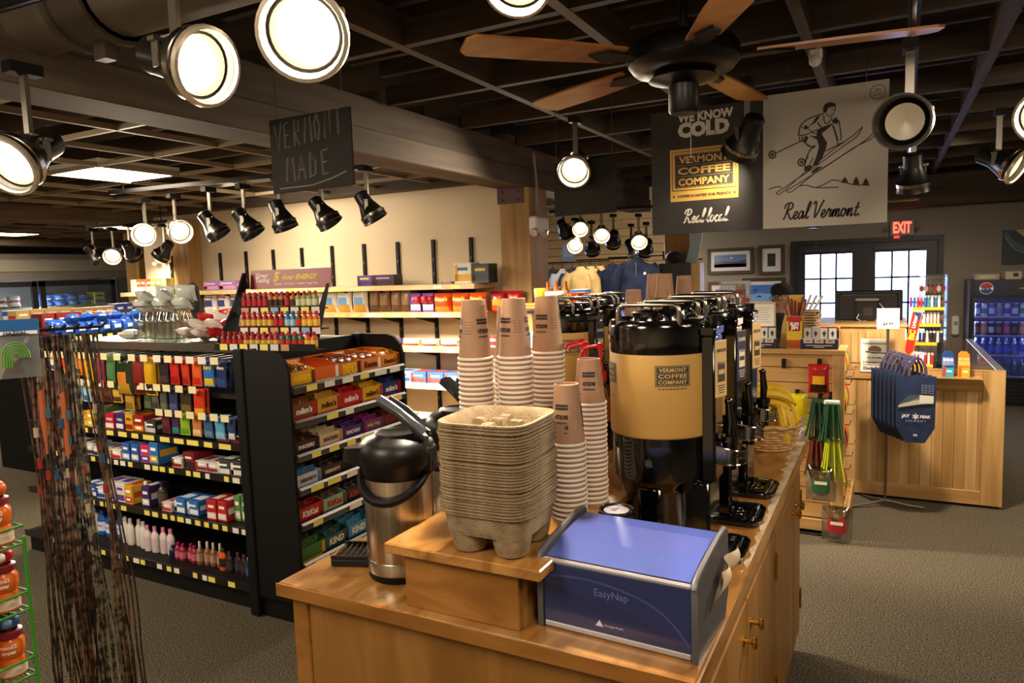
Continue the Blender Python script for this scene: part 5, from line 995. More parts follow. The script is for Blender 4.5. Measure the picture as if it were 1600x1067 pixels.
m = MB(); m.box(-.07, .07, -.03, .03, 0, .125, M('#d87a1c', .4), .003); m.rect((0, -.03, .1), 'f', .13, .04, M('#c84a1c', .4)); m.rect((0, -.03, .1), 'f', .09, .01, M('#f0c040', .4), off=.0014); m.rect((0, -.03, .045), 'f', .1, .05, M('#e0a03c', .4)); tag(m.build('orange_box', None, (-.335, 4.86, TD)), 'orange cardboard box behind the right playing card box', 'box')
NB = Proto(lambda: MB().box(-.055, .055, -.05, .05, 0, .016, M('#8a6a48', .7), .003).rect((0, -.05, .008), 'f', .1, .006, M('#c8b48c', .7)).build('notepad'))
for i in range(14): NB.put((-.445+.004*math.sin(i*4), 4.88, TD+.0165*i), (0, 0, .3*math.sin(i*3)), 'brown kraft pad inside the stack behind the meat stick box' if i < 13 else 'topmost brown kraft pad of the stack', 'notepad', 'pads in the stack' if i < 13 else None)
SR = Proto(lambda: MB().tube([(0, 0, 0), (0, 0, .1)], .008, M('#d8d4cc', .5), 8).build('paper_roll'))
for i in range(3): SR.put((-.47+.025*i, 4.88+.01*i, TD+.232), (0, .35+.1*i, 0), 'white rolled paper on the kraft pads, %s from left' % ORD[i], 'paper roll')

# ================================================================ till counter
RX0, RX1, RY0, RY1, RT = -.46, .693, 5.60, 7.75, .94
t = T('till_counter', 'oak plank till counter with a glass top', 'counter', (.12, 6.6, 0))
m = MB(); x = RX0
rnd = random.Random(3)
while x < RX1-.13:
    w = .066; m.box(x, min(x+w, RX1-.12), RY0+.012, RY0+.03, .1, RT-.03, (OAK, NOISE('oak_planks_dark', [(.28, '#8c6836'), (.75, '#b8925c'), (.5, '#a37d48')], (16, 16, 1), 5, .42, dist=.8), NOISE('oak_planks_pale', [(.28, '#a37c46'), (.75, '#cfac7a'), (.5, '#bb9560')], (16, 16, 1), 5, .42, dist=.8))[rnd.randrange(3)], .003); x += w+.001
part(m, 'plank_panel', t)
m = MB(); m.box(RX1-.125, RX1, RY0, RY0+.03, .02, RT-.002, OAK, .002); part(m, 'corner_stile', t); m = MB(); m.box(RX0, RX1-.125, RY0+.002, RY0+.03, .02, .115, OAKX, .002); part(m, 'bottom_rail', t); m = MB(); m.box(RX0, RX1-.125, RY0+.002, RY0+.03, RT-.08, RT-.002, OAKX, .002); part(m, 'top_rail', t)
m = MB(); m.box(RX1-.03, RX1, RY0+.03, RY1, .02, RT-.002, OAK); m.box(RX0, RX0+.03, RY0+.03, RY0+.6, .02, RT-.002, OAK); m.box(RX0+.05, RX1-.05, RY0+.05, RY1, 0, .02, BLKM); m.box(.1, RX1-.03, RY1-.03, RY1, .02, RT-.002, OAK); m.box(.1, .12, RY0+.6, RY1, .02, RT-.002, OAK); part(m, 'carcass', t)
m = MB(); m.box(RX0, RX1, RY0, RY0+.035, RT-.002, RT+.004, OAKX); m.box(RX1-.05, RX1, RY0+.035, RY1, RT-.002, RT+.004, M('#b8b4c4', .2, .7)); part(m, 'top_edge', t)
m = MB(); m.box(RX0+.01, RX1-.05, RY0+.035, RY1, RT-.01, RT+.002, M('#5a3f34', .08, spec=.7, coat=.6)); part(m, 'glass_top', t)
m = MB(); m.prism([(RY0, .845), (RY0-.10, .895), (RY0-.10, .905), (RY0, .905)], .05, .545, OAKX, 'x'); m.prism([(RY0, .80), (RY0-.085, .893), (RY0, .893)], .05, .56, OAKX, 'x'); part(m, 'ledge', t)
t = T('till_stand', 'raised oak stand on the counter below the monitor', 'stand', (-.18, 5.95, RT+.004))
m = MB(); m.box(-.284, .288, -.345, .35, .0, .285, OAK, .003); m.box(-.30, .30, -.36, .36, .285, .305, OAKX, .003); m.box(-.28, -.12, -.352, -.345, .05, .25, M('#2a2420', .6)); m.box(.19, .288, -.355, -.34, 0, .285, OAK); m.build('box', t)
for i in range(6): m = MB(); m.box(-.1+.047*i, -.055+.047*i, -.351, -.344, .03, .25, OAK, .002); m.build('plank', t)
t = T('monitor', 'black till monitor seen from behind with its cables', 'monitor', (-.135, 6.02, RT+.31))
m = MB(); m.box(-.23, .23, -.012, .02, -.02, .225, M('#17181c', .4), .008); m.box(-.2, .2, -.025, -.012, .0, .2, M('#1c1d22', .4), .01); m.rect((0, -.0255, .193), 'f', .36, .004, M('#6a6c74', .4)); m.build('screen', t)
m = MB(); m.box(-.08, .07, -.075, -.025, -.0, .165, M('#0e0e10', .4), .005); m.rect((0, -.075, .07), 'f', .06, .06, M('#3a3632', .5)); m.box(-.085, .075, -.085, -.02, .15, .167, M('#a8a298', .5), .003); m.build('power_box', t)
m = MB(); m.tube([(-.06, -.08, .05), (-.075, -.1, .02), (-.04, -.11, -.005), (-.01, -.1, .0)], .004, M('#d8d8d4', .4), 6); m.tube([(.075, -.06, .13), (.1, -.08, .1), (.09, -.1, .03), (.05, -.1, 0)], .004, M('#d8d8d4', .4), 6); m.build('cable', t); m = MB(); m.box(-.1, .1, -.06, .1, -.001, .01, BLKM, .004); m.box(-.03, .03, 0, .02, .01, .1, BLKM); m.build('foot', t)
# paper notice, tilted chain sign
m = MB(); m.box(-.09, .09, -.003, 0, -.118, .118, M('#d8d2c4', .7)); f = (0, -.003, 0); BK = M('#221e1c', .6)
m.text("Don't Drink and Drive", f, 'f', BK, w=.15, dz=.085); m.add([(.042*math.cos(a), -.0038, .04+.028*math.sin(a)) for a in [2*PI*k/20 for k in range(20)]], [tuple(range(20))], M('#5a6a44', .6)); m.add([(.03*math.cos(a), -.0042, .04+.022*math.sin(a)) for a in [2*PI*k/20 for k in range(20)]], [tuple(range(20))], M('#8a5a44', .6))
m.text('Do You Have', f, 'f', BK, w=.09, dz=-.015, bold=.03); m.text('A Designated Driver', f, 'f', BK, w=.15, dz=-.05, bold=.03); m.rect(f, 'f', .15, .003, BK, dz=-.068); m.text("Don't Drink", f, 'f', BK, w=.14, dz=-.092, bold=.05)
tag(m.build('notice', None, (-.08, RY0-.002, 1.03)), 'white printed notice about drinking and driving on the counter front', 'notice')
# lighter tower
t = T('lighter_tower', 'clear acrylic tower with yellow lighter shelves on the counter', 'display rack', (.25, 5.78, RT+.004))
m = MB(); g = CLEAR('#e4e8f4', .18, .05); m.box(.10, .106, -.12, .08, 0, .64, g); m.box(-.06, -.054, -.02, .08, 0, .64, g); m.box(-.06, .106, .08, .084, 0, .64, g)
for z in (.0, .22, .43, .63): m.box(-.06, .106, -.1, .08, z, z+.004, g)
part_ = m.build('acrylic_case', t)
m = MB(); YB_ = M('#e0a81c', .4)
for i, z in enumerate((.02, .155, .285, .39)): m.box(-.12+.02*i if i < 3 else -.1, .03+.02*i if i < 3 else .09, -.13, -.06, (.0, .155, .285, .4)[i], (.0, .155, .285, .4)[i]+.02, YB_, .002)
m.build('lighter_shelf', t)
m = MB(); m.T = tr(-.105, -.14, .2) @ rot(0, .17, 0); m.box(-.03, .03, 0, .012, -.15, .2, YB_, .004); m.add([(-.026, -.001, .19), (.026, -.001, .19), (.026, -.001, -.08), (0, -.001, -.12), (-.026, -.001, -.08)], [(0, 4, 3, 2, 1)], M('#c02418', .4)); m.text('BiC', (-.002, -.002, .03), 'f', M('#f0d030', .4), w=.07, bold=.06, ang=PI/2); m.text('Lighter', (.0, -.002, .125), 'f', M('#f0e8dc', .4), w=.09, bold=.03, ang=PI/2); m.add([(-.026, -.0015, .19), (.026, -.0015, .19), (.026, -.0015, .13)], [(0, 1, 2)], M('#2a2c78', .4)); m.build('header_sign', t)
LC = ['#8a2a9a', '#2a6ab8', '#c8344c', '#d8d4cc', '#2a2a30', '#b82c2c', '#3a8a9a', '#d8b0a0']
LG = [bottle('lighter', .0085, .08, c, '#b8b4ac', sx=1, neck=.95, capf=.16) for c in LC]
for r_, (z, x0, y, cs, w_) in enumerate(((.42, -.11, -.1, (0, 1, 5, 2, 1, 6, 3, 1, 3), 'top'), (.305, -.07, -.09, (3, 7, 3, 3, 7, 3, 7), 'second'), (.175, -.05, -.09, (4, 4, 3, 4, 4, 3, 4), 'third'), (.02, -.08, -.09, (2, 5, 3, 5, 3, 5), 'lowest'))):
    for k, c in enumerate(cs): LG[c].put((.25+x0+.021*k, 5.78+y, RT+.005+z), (0, 0, 0), 'pocket lighter, %s from left on the tower\'s %s shelf' % (ORD[k], w_), 'lighter')
def charm(c):
    def fn():
        m = MB(); m.tube([(.008*math.cos(a), 0, .03+.008*math.sin(a)) for a in [2*PI*k/10 for k in range(11)]], .0015, CHROME, 5); m.tube([(0, 0, .022), (0, 0, 0)], .0014, CHROME, 5); o = m.build('key_ring'); k = MB(); k.prism([(0, -.045), (.013, -.03), (.013, -.008), (0, .002), (-.013, -.008), (-.013, -.03)], -.003, .003, M(c, .3), 'y'); k.build('charm', o); return o
    return Proto(fn)
KR = [charm(c) for c in ('#a82420', '#c8b8a0', '#7a5a3c', '#b02c28', '#d8d0c4')]
for r_ in range(3):
    for k in range(6): KR[(k+r_*2) % 5].put((.205+.026*k, 5.755, RT+.57-.1*r_), (0, 0, .2*math.sin(k*5)), 'key ring, %s from left in the lighter tower\'s %s row' % (ORD[k], ('top', 'second', 'third')[r_]), 'key ring')
t = T('keyring_rack', 'clear acrylic key ring rack in front of the ski photographs', 'display rack', (-1.15, 6.2, 0)); m = MB(); m.box(-.13, .13, 0, .01, 1.33, 1.57, CLEAR('#e4e8f4', .22, .05)); m.box(-.13, .13, -.08, .08, 1.325, 1.335, g); m.build('acrylic_case', t); m = MB(); m.box(-.14, .14, -.1, .1, 0, 1.32, OAK, .003); m.build('pedestal', t)
m = MB(); m.rect((0, -.001, 1.552), 'f', .22, .02, M('#c8d0e0', .5)); m.build('header', t)
for r_ in range(3):
    for k in range(8): KR[(k*2+r_) % 5].put((-1.255+.03*k, 6.185, 1.49-.065*r_), (0, 0, .3*math.sin(k*3)), 'key ring, %s from left in the acrylic rack\'s %s row' % (ORD[k], ('top', 'middle', 'bottom')[r_]), 'key ring')
t = T('notice_stand', 'framed white notice standing left of the clerk', 'notice', (-.82, 5.5, 0)); m = MB(); m.box(-.09, .09, 0, .01, 1.22, 1.42, M('#c8b088', .5), .003); m.rect((0, 0, 1.32), 'f', .155, .17, M('#e8e2d4', .6)); 
for k in range(7): m.rect((0, -.0006, 1.375-.017*k), 'f', .11-.02*(k % 3), .004, M('#a8a094', .6))
m.build('board', t); m = MB(); m.box(-.008, .008, .01, .02, .02, 1.3, M('#c8b088', .5)); m.box(-.1, .1, -.06, .08, 0, .02, M('#c8b088', .5)); m.build('stand', t)
def gum(c1, c2, lab, x):
    m = MB(); m.box(-.032, .032, -.03, .03, 0, .085, M(c2, .4)); m.box(-.032, .032, -.0, .03, .085, .15, M(c1, .4)); m.prism([(-.03, .085), (0, .085), (0, .13)], -.032, .032, M(c1, .4), 'x'); m.prism([(-.032, .15), (.032, .15), (.015, .17), (-.015, .17)], .01, .03, M(c1, .4)); m.rect((0.006, -.03, .04), 'f', .03, .012, M('#f0ece4', .4)); m.rect((0, -.03, .072), 'f', .06, .014, M(c1, .4)); m.rect((-.022, -.0305, .04), 'f', .016, .07, M('#c03828' if c1 == '#1c3a78' else '#d86018', .4)); o = m.build('gum_box', None, (x, 5.535, .9055)); tag(o, lab, 'gum box')
    for k in range(3): q = MB(); q.box(-.008, .008, -.004, .004, 0, .05, M('#c8d4e0' if c1 == '#1c3a78' else '#f0a040', .3), .002); q.build('gum_pack', o, (-.02+.02*k, -.012, .07))
gum('#1c3a78', '#3a9ab0', 'blue box of gum packs on the counter ledge', .36); gum('#e07a1c', '#e8a41c', 'orange box of gum packs on the counter ledge', .45)
m = MB(); m.box(-.1, .1, -.06, .06, 0, .045, M('#c8a878', .6), .004); m.box(.02, .18, -.05, .07, 0, .05, M('#d8d0c0', .6), .004); tag(m.build('paper_tray', None, (.15, 7.1, RT+.003)), 'pale tray of papers at the far end of the glass top', 'tray')

# tote bags on a stand
t = T('bag_stand', 'grey metal stand with a price card holding the tote bags', 'stand', (.0, 5.40, 0)); gm_ = M('#77726a', .35, .9)
m = MB(); m.tube([(0, 0, .03), (0, 0, 1.24)], .009, gm_, 10); m.build('pole', t)
for a in (.2, 2.2, 3.6): m = MB(); m.tube([(0, 0, .05), (.14*math.cos(a), .14*math.sin(a), .02), (.24*math.cos(a), .24*math.sin(a), .008)], .009, gm_, 8); m.build('foot', t)
m = MB(); m.tube([(-.13, -.1, 1.09), (0, 0, 1.07), (.08, -.17, 1.05), (.085, -.18, 1.07)], .006, gm_, 8); m.build('arm', t)
m = MB(); m.box(-.068, .068, -.012, -.006, 1.235, 1.375, WHITE, .002); f = (0, -.012, 1.305); m.text('Jay Peak', f, 'f', BK, w=.045, dz=.045); m.text('REUSABLE SHOPPING TOTE BAG', f, 'f', M('#6a6662', .6), w=.11, dz=.01); m.text('$4.99', f, 'f', BK, w=.06, dz=-.035, bold=.03); m.build('price_card', t)
TB = NOISE('navy_tote', [(.3, '#0d1c38'), (.7, '#152a50')], (12, 12, 12), 3, .55); ST_ = M('#4a4560', .6)
def tote(front):
    o = T('tote_bag', None, None); pl = [(-.115, 0), (.115, 0), (.112, -.33), (.055, -.435), (-.055, -.435), (-.112, -.33)]
    m = MB(); m.prism(pl, -.008, .014, TB, 'y'); m.v = [(x, y+.006*math.sin(x*30+z*9), z) for x, y, z in m.v]; m.tube([(x, -.008, z) for x, z in pl[2:]+pl[:1]], .003, M('#0c1830', .6), 5)
    if front:
        f = (0, -.0105, -.26); m.text('JAY', (-.057, -.014, -.262), 'f', M('#d8d4d8', .5), w=.05, bold=.05, shear=.1); m.text('PEAK', (.055, -.014, -.262), 'f', M('#d8d4d8', .5), w=.06, bold=.05, shear=.1)
        for a in range(6): m.line((0, -.0145, -.262), 'f', [(0, 0), (.02*math.cos(a*PI/3+.5), .02*math.sin(a*PI/3+.5))], .007, M('#d8d4d8', .5))
        m.text('VERMONT', (0, -.014, -.292), 'f', M('#8a8ea4', .5), w=.12, sp=1.5); m.rect((0, -.014, -.385), 'f', .022, .014, M('#c8c8cc', .5)); m.text('REUSE', (0, -.0145, -.385), 'f', M('#2a2c40', .5), w=.016)
        m.poly((0, -.0145, -.14), 'f', [(-.1, -.065), (.03, -.04), (.1, -.035), (.1, .0), (.03, .01), (-.1, -.05)], M('#a8a494', .6)); m.poly((0, -.015, -.14), 'f', [(.02, -.035), (.1, -.03), (.1, .015), (.02, .02)], M('#c8c4b4', .6)); m.poly((0, -.0145, -.14), 'f', [(-.1, -.045), (-.04, .02), (.02, .02), (.02, -.01)], M('#3a4250', .6))
        for k in range(4): m.line((0, -.015, -.14), 'f', [(.03, .035+.016*k), (.1, .03+.016*k)], .004, M('#6a7280', .6)); m.line((0, -.015, -.14), 'f', [(.035+.02*k, .03), (.035+.02*k, .09)], .003, M('#6a7280', .6))
    m.build('body', o)
    for s_ in (-1, 1):
        k = MB(); q = [(-.06+.01*s_, 0, 0), (-.05, -.004*s_, .06), (-.02, -.006*s_, .115), (.0, -.006*s_, .125), (.03, -.006*s_, .112), (.06, -.004*s_, .06), (.065, 0, 0)]
        vs = [(x, y-.011, z) for x, y, z in q]+[(x+.0, y+.011, z+.004) for x, y, z in q]; n = len(q); k.add(vs, [(i, i+1, n+i+1, n+i) for i in range(n-1)], ST_, True)
        vs = [(x*1.0, y-.009*s_, z) for x, y, z in q]+[(x*.72+.004, y-.009*s_, z*.9) for x, y, z in q]; k.add(vs, [(i, i+1, n+i+1, n+i) for i in range(n-1)], ST_, True); k.build('strap', o)
    return o
for i in range(7):
    o = tote(i == 0); o.location = (.165-.024*i, 5.225+.024*i, .945+.004*i); o.rotation_euler = (0, 0, .12-.03*i); tag(o, 'front navy tote bag with mountain lettering and a building print' if i == 0 else 'navy tote bag, %s behind the printed front one' % ORD[i-1], 'tote bag')

# ================================================================ clerk behind the counter
def person():
    m = bpy.data.meshes.new('person'); bm = bmesh.new(); sk = bm.verts.layers.skin.verify(); V = {}
    def v(n, co, r): q = bm.verts.new(co); q[sk].radius = (r, r*.85) if not isinstance(r, tuple) else r; V[n] = q
    v('pel', (0, 0, .78), (.15, .11)); v('sp', (0, -.01, .95), (.14, .1)); v('ch', (0, -.01, 1.12), (.16, .11)); v('nk', (0, -.005, 1.25), .05); v('nk2', (0, -.01, 1.29), .046); v('hd', (0, -.015, 1.36), (.07, .085)); v('hd2', (0, -.005, 1.42), (.072, .088)); v('hd3', (0, .0, 1.47), (.05, .06))
    for s_ in (-1, 1):
        n = 'l' if s_ < 0 else 'r'; v('sh'+n, (.15*s_, 0, 1.2), .055); v('el'+n, (.2*s_, -.03, .95), .042); v('wr'+n, (.15*s_, -.22, .92), .028); v('ha'+n, (.14*s_, -.29, .93), (.035, .018))
        for k in range(4): v('f%d%s' % (k, n), ((.115+.018*k)*s_, -.34-.01*(k in (1, 2)), .925), .009); v('g%d%s' % (k, n), ((.115+.018*k)*s_, -.375-.01*(k in (1, 2)), .91), .008)
        v('t'+n, (.105*s_, -.285, .93), .011); v('u'+n, (.09*s_, -.315, .922), .009)
        v('hp'+n, (.08*s_, 0, .7), (.09, .09)); v('kn'+n, (.085*s_, -.01, .4), .055); v('an'+n, (.085*s_, .01, .08), .04); v('to'+n, (.09*s_, -.12, .035), .035)
    E_ = [('pel', 'sp'), ('sp', 'ch'), ('ch', 'nk'), ('nk', 'nk2'), ('nk2', 'hd'), ('hd', 'hd2'), ('hd2', 'hd3')]
    for n in 'lr':
        E_ += [('ch', 'sh'+n), ('sh'+n, 'el'+n), ('el'+n, 'wr'+n), ('wr'+n, 'ha'+n), ('ha'+n, 't'+n), ('t'+n, 'u'+n), ('pel', 'hp'+n), ('hp'+n, 'kn'+n), ('kn'+n, 'an'+n), ('an'+n, 'to'+n)]
        for k in range(4): E_ += [('ha'+n, 'f%d%s' % (k, n)), ('f%d%s' % (k, n), 'g%d%s' % (k, n))]
    for a, b_ in E_: bm.edges.new((V[a], V[b_]))
    V['pel'][sk].use_root = True; bm.to_mesh(m); bm.free(); m.materials.append(M('#b98a6c', .55)); o = bpy.data.objects.new('person', m); COL.objects.link(o)
    o.modifiers.new('skin', 'SKIN'); s_ = o.modifiers.new('sub', 'SUBSURF'); s_.levels = 2; s_.render_levels = 2; return o
pn = person(); pn.location = (-.85, 6.75, -.0); pn.rotation_euler = (0, 0, -.3); tag(pn, 'clerk in black cap, glasses and dark top looking down behind the till', 'person')
def kid(mb, n): return mb.build(n, pn)
m = MB(); m.T = tr(0, .0, 1.435); m.lathe([(.083, -.01), (.089, .0), (.09, .03), (.082, .06), (.055, .085), (0, .095)], M('#1c1a1c', .9), 24); m.v = [(x, y*1.15+.004, z) for x, y, z in m.v]; kid(m, 'cap')
m = MB(); m.T = tr(0, .03, 1.35); m.lathe([(.075, -.1), (.085, -.02), (.08, .09)], M('#15110f', .6), 20, arc=(.1, PI-.1)); kid(m, 'hair')
m = MB(); m.prism([(-.015, -.005), (.015, -.005), (.004, .035), (-.004, .035)], -.108, -.085, M('#b98a6c', .55)); kid(m, 'nose')
for s_ in (-1, 1):
    m = MB(); m.ball((.03*s_, -.086, 1.395), .011, M('#e8e0d8', .3), 10); m.ball((.03*s_, -.0945, 1.393), .005, M('#1c1410', .3), 8); kid(m, 'eye'); m = MB(); m.ball((.076*s_, .0, 1.38), .02, M('#b98a6c', .55), 8, (.4, 1, 1.5)); kid(m, 'ear'); m = MB(); m.box(.014*s_, .048*s_, -.098, -.09, 1.417, 1.423, M('#1c1410', .7)); kid(m, 'eyebrow')
m = MB()
for s_ in (-1, 1): m.tube([(.033*s_+.025*math.cos(a), -.104, 1.393+.022*math.sin(a)) for a in [2*PI*k/16 for k in range(17)]], .0025, M('#2a2422', .3), 6); m.tube([(.058*s_, -.103, 1.396), (.078*s_, -.02, 1.398)], .002, M('#2a2422', .3), 6)
m.tube([(-.009, -.105, 1.395), (.009, -.105, 1.395)], .002, M('#2a2422', .3), 6); kid(m, 'glasses')
m = MB(); m.ball((0, -.084, 1.335), .02, M('#8a4a40', .5), 10, (1.1, .35, .35)); kid(m, 'mouth')
m = MB(); m.T = Matrix.Diagonal((1, .74, 1, 1)); m.lathe([(.17, .66), (.165, .8), (.16, .95), (.185, 1.1), (.19, 1.19), (.13, 1.245), (.068, 1.262), (.066, 1.25)], M('#1e1d24', .85), 28); kid(m, 'top')
for s_ in (-1, 1): m = MB(); m.tube([(.16*s_, 0, 1.19), (.19*s_, -.01, 1.08), (.2*s_, -.03, .95), (.17*s_, -.16, .93)], [.066, .06, .054, .042], M('#1e1d24', .85), 14); kid(m, 'sleeve'); m = MB(); m.tube([(.085*s_, 0, .72), (.087*s_, -.005, .4), (.088*s_, .005, .06)], [.105, .075, .06], M('#2a2c38', .85), 14); kid(m, 'trouser_leg')

# ================================================================ entrance wall things
def picture(x0, x1, z0, z1, mat_w, fc, lab, art):
    o = T('framed_photograph', lab, 'framed photograph', ((x0+x1)/2, YW-.03, (z0+z1)/2)); w, h = x1-x0, z1-z0; F_ = M(fc, .5); k = .045
    for q in ((-w/2, w/2, h/2-k, h/2), (-w/2, w/2, -h/2, -h/2+k), (-w/2, -w/2+k, -h/2+k, h/2-k), (w/2-k, w/2, -h/2+k, h/2-k)): m = MB(); m.box(q[0], q[1], -.015, .028, q[2], q[3], F_, .004); m.build('frame_side', o)
    m = MB(); m.box(-w/2+k, w/2-k, .0, .027, -h/2+k, h/2-k, M('#d4d4dc', .4)); m.build('mat_board', o)
    m = MB(); a, b_ = w/2-k-mat_w, h/2-k-mat_w; m.rect((0, 0, 0), 'f', 2*a, 2*b_, M(art[0], .3)); 
    for pts, c in art[1]: m.poly((0, -.0005, 0), 'f', [(px_*a, pz_*b_) for px_, pz_ in pts], M(c, .3))
    m.build('print', o)
picture(-2.294, -1.662, 1.575, 1.94, .05, '#4a3628', 'framed mountain panorama, upper left of the ski photographs', ('#5a78b4', [([(-1, -.1), (-.4, .05), (.2, -.15), (1, .15), (1, -1), (-1, -1)], '#3a4260'), ([(-1, -.5), (0, -.4), (1, -.45), (1, -1), (-1, -1)], '#2a2c38'), ([(-.02, .5), (.08, .62), (.18, .5), (.08, .38)], '#e8e8d8')]))
picture(-1.594, -1.259, 1.55, 1.955, .07, '#4a3424', 'framed dark portrait photograph beside the door', ('#2c2a2c', [([(.1, .4), (.16, .5), (.22, .4), (.16, .3)], '#d8d8d0'), ([(-1, -1), (-.3, .2), (-.6, -1)], '#3c3a34')]))
picture(-2.288, -1.86, 1.10, 1.47, .06, '#5a2c1c', 'framed photograph behind the acrylic key ring rack, lower left', ('#6a8ac0', [([(-1, 0), (0, .1), (1, -.2), (1, -1), (-1, -1)], '#8a7a5c')]))
picture(-1.817, -1.25, 1.09, 1.51, .05, '#3a2c24', 'framed blue snow photograph, lower right of the ski photographs', ('#3f72c8', [([(-1, -.2), (-.2, .0), (.5, -.1), (1, -.3), (1, -1), (-1, -1)], '#7aa4e0'), ([(-.7, .2), (-.6, .6), (-.5, .2)], '#20406a'), ([(-.55, .3), (-.45, .7), (-.4, .3)], '#20406a'), ([(-.6, -.4), (-.2, -.3), (-.1, -.5)], '#2a5090')]))
t = T('exit_sign', 'lit red EXIT sign above the double doors', 'exit sign', (.14, YW-.06, 2.095)); m = MB(); m.box(-.135, .135, 0, .055, -.1, .1, M('#8a7a78', .4), .006); m.build('housing', t); m = MB(); m.text('EXIT', (0, 0, .005), 'f', EM('#ff2418', 7), w=.2, h=.14, bold=.03); m.build('lettering', t); m = MB()
for s_ in (-1, 1): m = MB(); m.T = tr(.17*s_, .0, -.01) @ rot(PI/2); m.lathe([(0, -.02), (.02, -.02), (.03, .03), (0, .02)], M('#6a6460', .4), 14); m.build('lamp_head', t)
m = MB(); m.box(-.09, -.03, .0, .03, -.125, -.1, EM('#ff2418', 2)); m.build('status_light', t)
t = T('drinks_fridge', 'black glass door drinks fridge lit blue at the far right', 'fridge', (1.16, 9.98, 0)); BD = M('#0d0d10', .35)
m = MB(); m.box(-.34, -.30, -.33, .34, 0, 1.43, BD); m.box(.30, .34, -.33, .34, 0, 1.43, BD); m.box(-.3, .3, .3, .34, 0, 1.43, M('#2c4ab0', .4)); m.box(-.3, .3, -.33, .3, 1.25, 1.43, BD); m.box(-.3, .3, -.33, .3, 0, .3, BD)
for k in range(6): m.box(-.3, .3, -.338, -.33, .04+.042*k, .06+.042*k, M('#1a1a1e', .3))
m.build('cabinet', t)
m = MB(); f = (0, -.338, 1.34); m.box(-.3, .3, -.338, -.33, 1.255, 1.425, M('#101a3a', .3)); 
def disc(m, c, r, a0, a1, mat, off): m.poly(c, 'f', [(r*math.cos(a0+(a1-a0)*k/16), r*math.sin(a0+(a1-a0)*k/16)) for k in range(17)], mat, off)
c_ = (-.18, -.338, 1.34); disc(m, c_, .068, 0, 2*PI, M('#e8e8ec', .3), .001); disc(m, c_, .062, .15, PI-.15, M('#c01c2c', .3), .002); disc(m, c_, .062, PI+.25, 2*PI-.25, M('#1c3a9a', .3), .002); m.text('PEPSI', c_, 'f', M('#101830', .3), w=.085, bold=.05, off=.003); m.rect((.18, -.338, 1.34), 'f', .2, .12, M('#2a2018', .3)); m.rect((.18, -.339, 1.335), 'f', .1, .012, M('#8aa0c0', .3)); m.build('header_sign', t)
m = MB()
for q in ((-.32, -.285, .3, 1.25), (.285, .32, .3, 1.25), (-.285, .285, 1.225, 1.25), (-.285, .285, .3, .325)): m.box(q[0], q[1], -.36, -.332, q[2], q[3], BD, .003)
d = m.build('door_frame', t); m = MB(); m.box(-.285, .285, -.352, -.346, .325, 1.225, CLEAR('#dfe8ff', .07)); m.build('glass_pane', d); m = MB(); m.box(-.315, -.295, -.39, -.36, .58, .82, M('#3a3c44', .3), .005); m.build('handle', d)
m = MB(); m.box(-.29, -.282, -.25, -.23, .34, 1.22, EM('#c8d4ff', 26)); m.box(.282, .29, -.25, -.23, .34, 1.22, EM('#c8d4ff', 26)); m.build('light_tube', t)
FZ = [.335, .575, .80, 1.015]
for z in FZ: m = MB(); m.box(-.298, .298, -.3, .3, z-.012, z, M('#b8c0d8', .3, .6)); m.build('shelf', t)
CANS = [bottle('drink_can', .032, .15, c, '#b8bcc8', l, neck=.8, capf=.05) for c, l in (('#3a4a8a', '#c8ccd8'), ('#8a929c', '#5a80b0'), ('#d8dce0', '#2a7a8a'), ('#c8ccd4', '#2a3ab0'), ('#2448b0', '#c0c8d8'))]
CANO = [bottle('drink_can', .032, .15, c, '#b8bcc8', l, neck=.8, capf=.05) for c, l in (('#2c2a30', '#8a5a3c'), ('#c87a3c', '#d8986a'), ('#1c1c20', '#b8bcc0'), ('#4a2c28', '#8a6a50'), ('#b0485a', '#c87a80'))]
PWB = bottle('drink_bottle', .03, .19, '#6a8ad0', '#d8e0f4', '#2a50b0', neck=.4, clear=True); PWD = bottle('drink_bottle', .03, .19, '#2a2a34', '#3a3c48', '#4a4e5c', neck=.4)
for r_, z in enumerate(FZ):
    for k in range(8):
        P_ = (PWD, PWB, CANO[k % 5], CANS[k*2 % 5])[r_]; P_.put((1.16-.255+.073*k, 9.98-.22, z+.001), (0, 0, k), '%s, %s from left on the fridge\'s %s shelf' % (('dark bottle', 'blue water bottle', 'tall drink can', 'slim drink can')[r_], ORD[k], ('lowest', 'third', 'second', 'top')[r_]), 'drink')
m = MB(); m.box(-.12, .12, -.1, .1, 0, .07, M('#a89880', .6), .004); m.rect((0, -.1, .035), 'f', .16, .035, M('#c8b89c', .6)); tag(m.build('carton', None, (1.0, 9.9, 1.431)), 'tan carton lying on top of the drinks fridge', 'box'); m = MB(); m.box(-.08, .08, -.08, .08, 0, .09, M('#c8bca4', .6), .004); m.rect((.02, -.08, .05), 'f', .05, .04, M('#3a3430', .6)); tag(m.build('carton', None, (1.24, 9.9, 1.431), (0, 0, .2)), 'cream carton with a dark window on top of the drinks fridge', 'box')
m = MB(); m.box(.0, .75, -.02, .02, -.2, .2, M('#1c2830', .5)); m.poly((.0, -.02, 0), 'f', [(.12, .2), (.3, .02), (.5, .2)], M('#c8b07a', .5)); m.line((0, -.0205, 0), 'f', [(.02, .17), (.1, .05), (.25, -.04), (.45, -.08), (.75, -.09)], .05, M('#3a5a62', .5), smooth=5); m.line((0, -.0212, 0), 'f', [(.02, .12), (.12, -.02), (.28, -.09), (.5, -.13), (.75, -.14)], .012, M('#6a8a8a', .5), smooth=5); tag(m.build('wall_art', None, (1.2, YW-.022, 1.80)), 'dark panel with teal curves and a tan peak above the fridge', 'wall art')
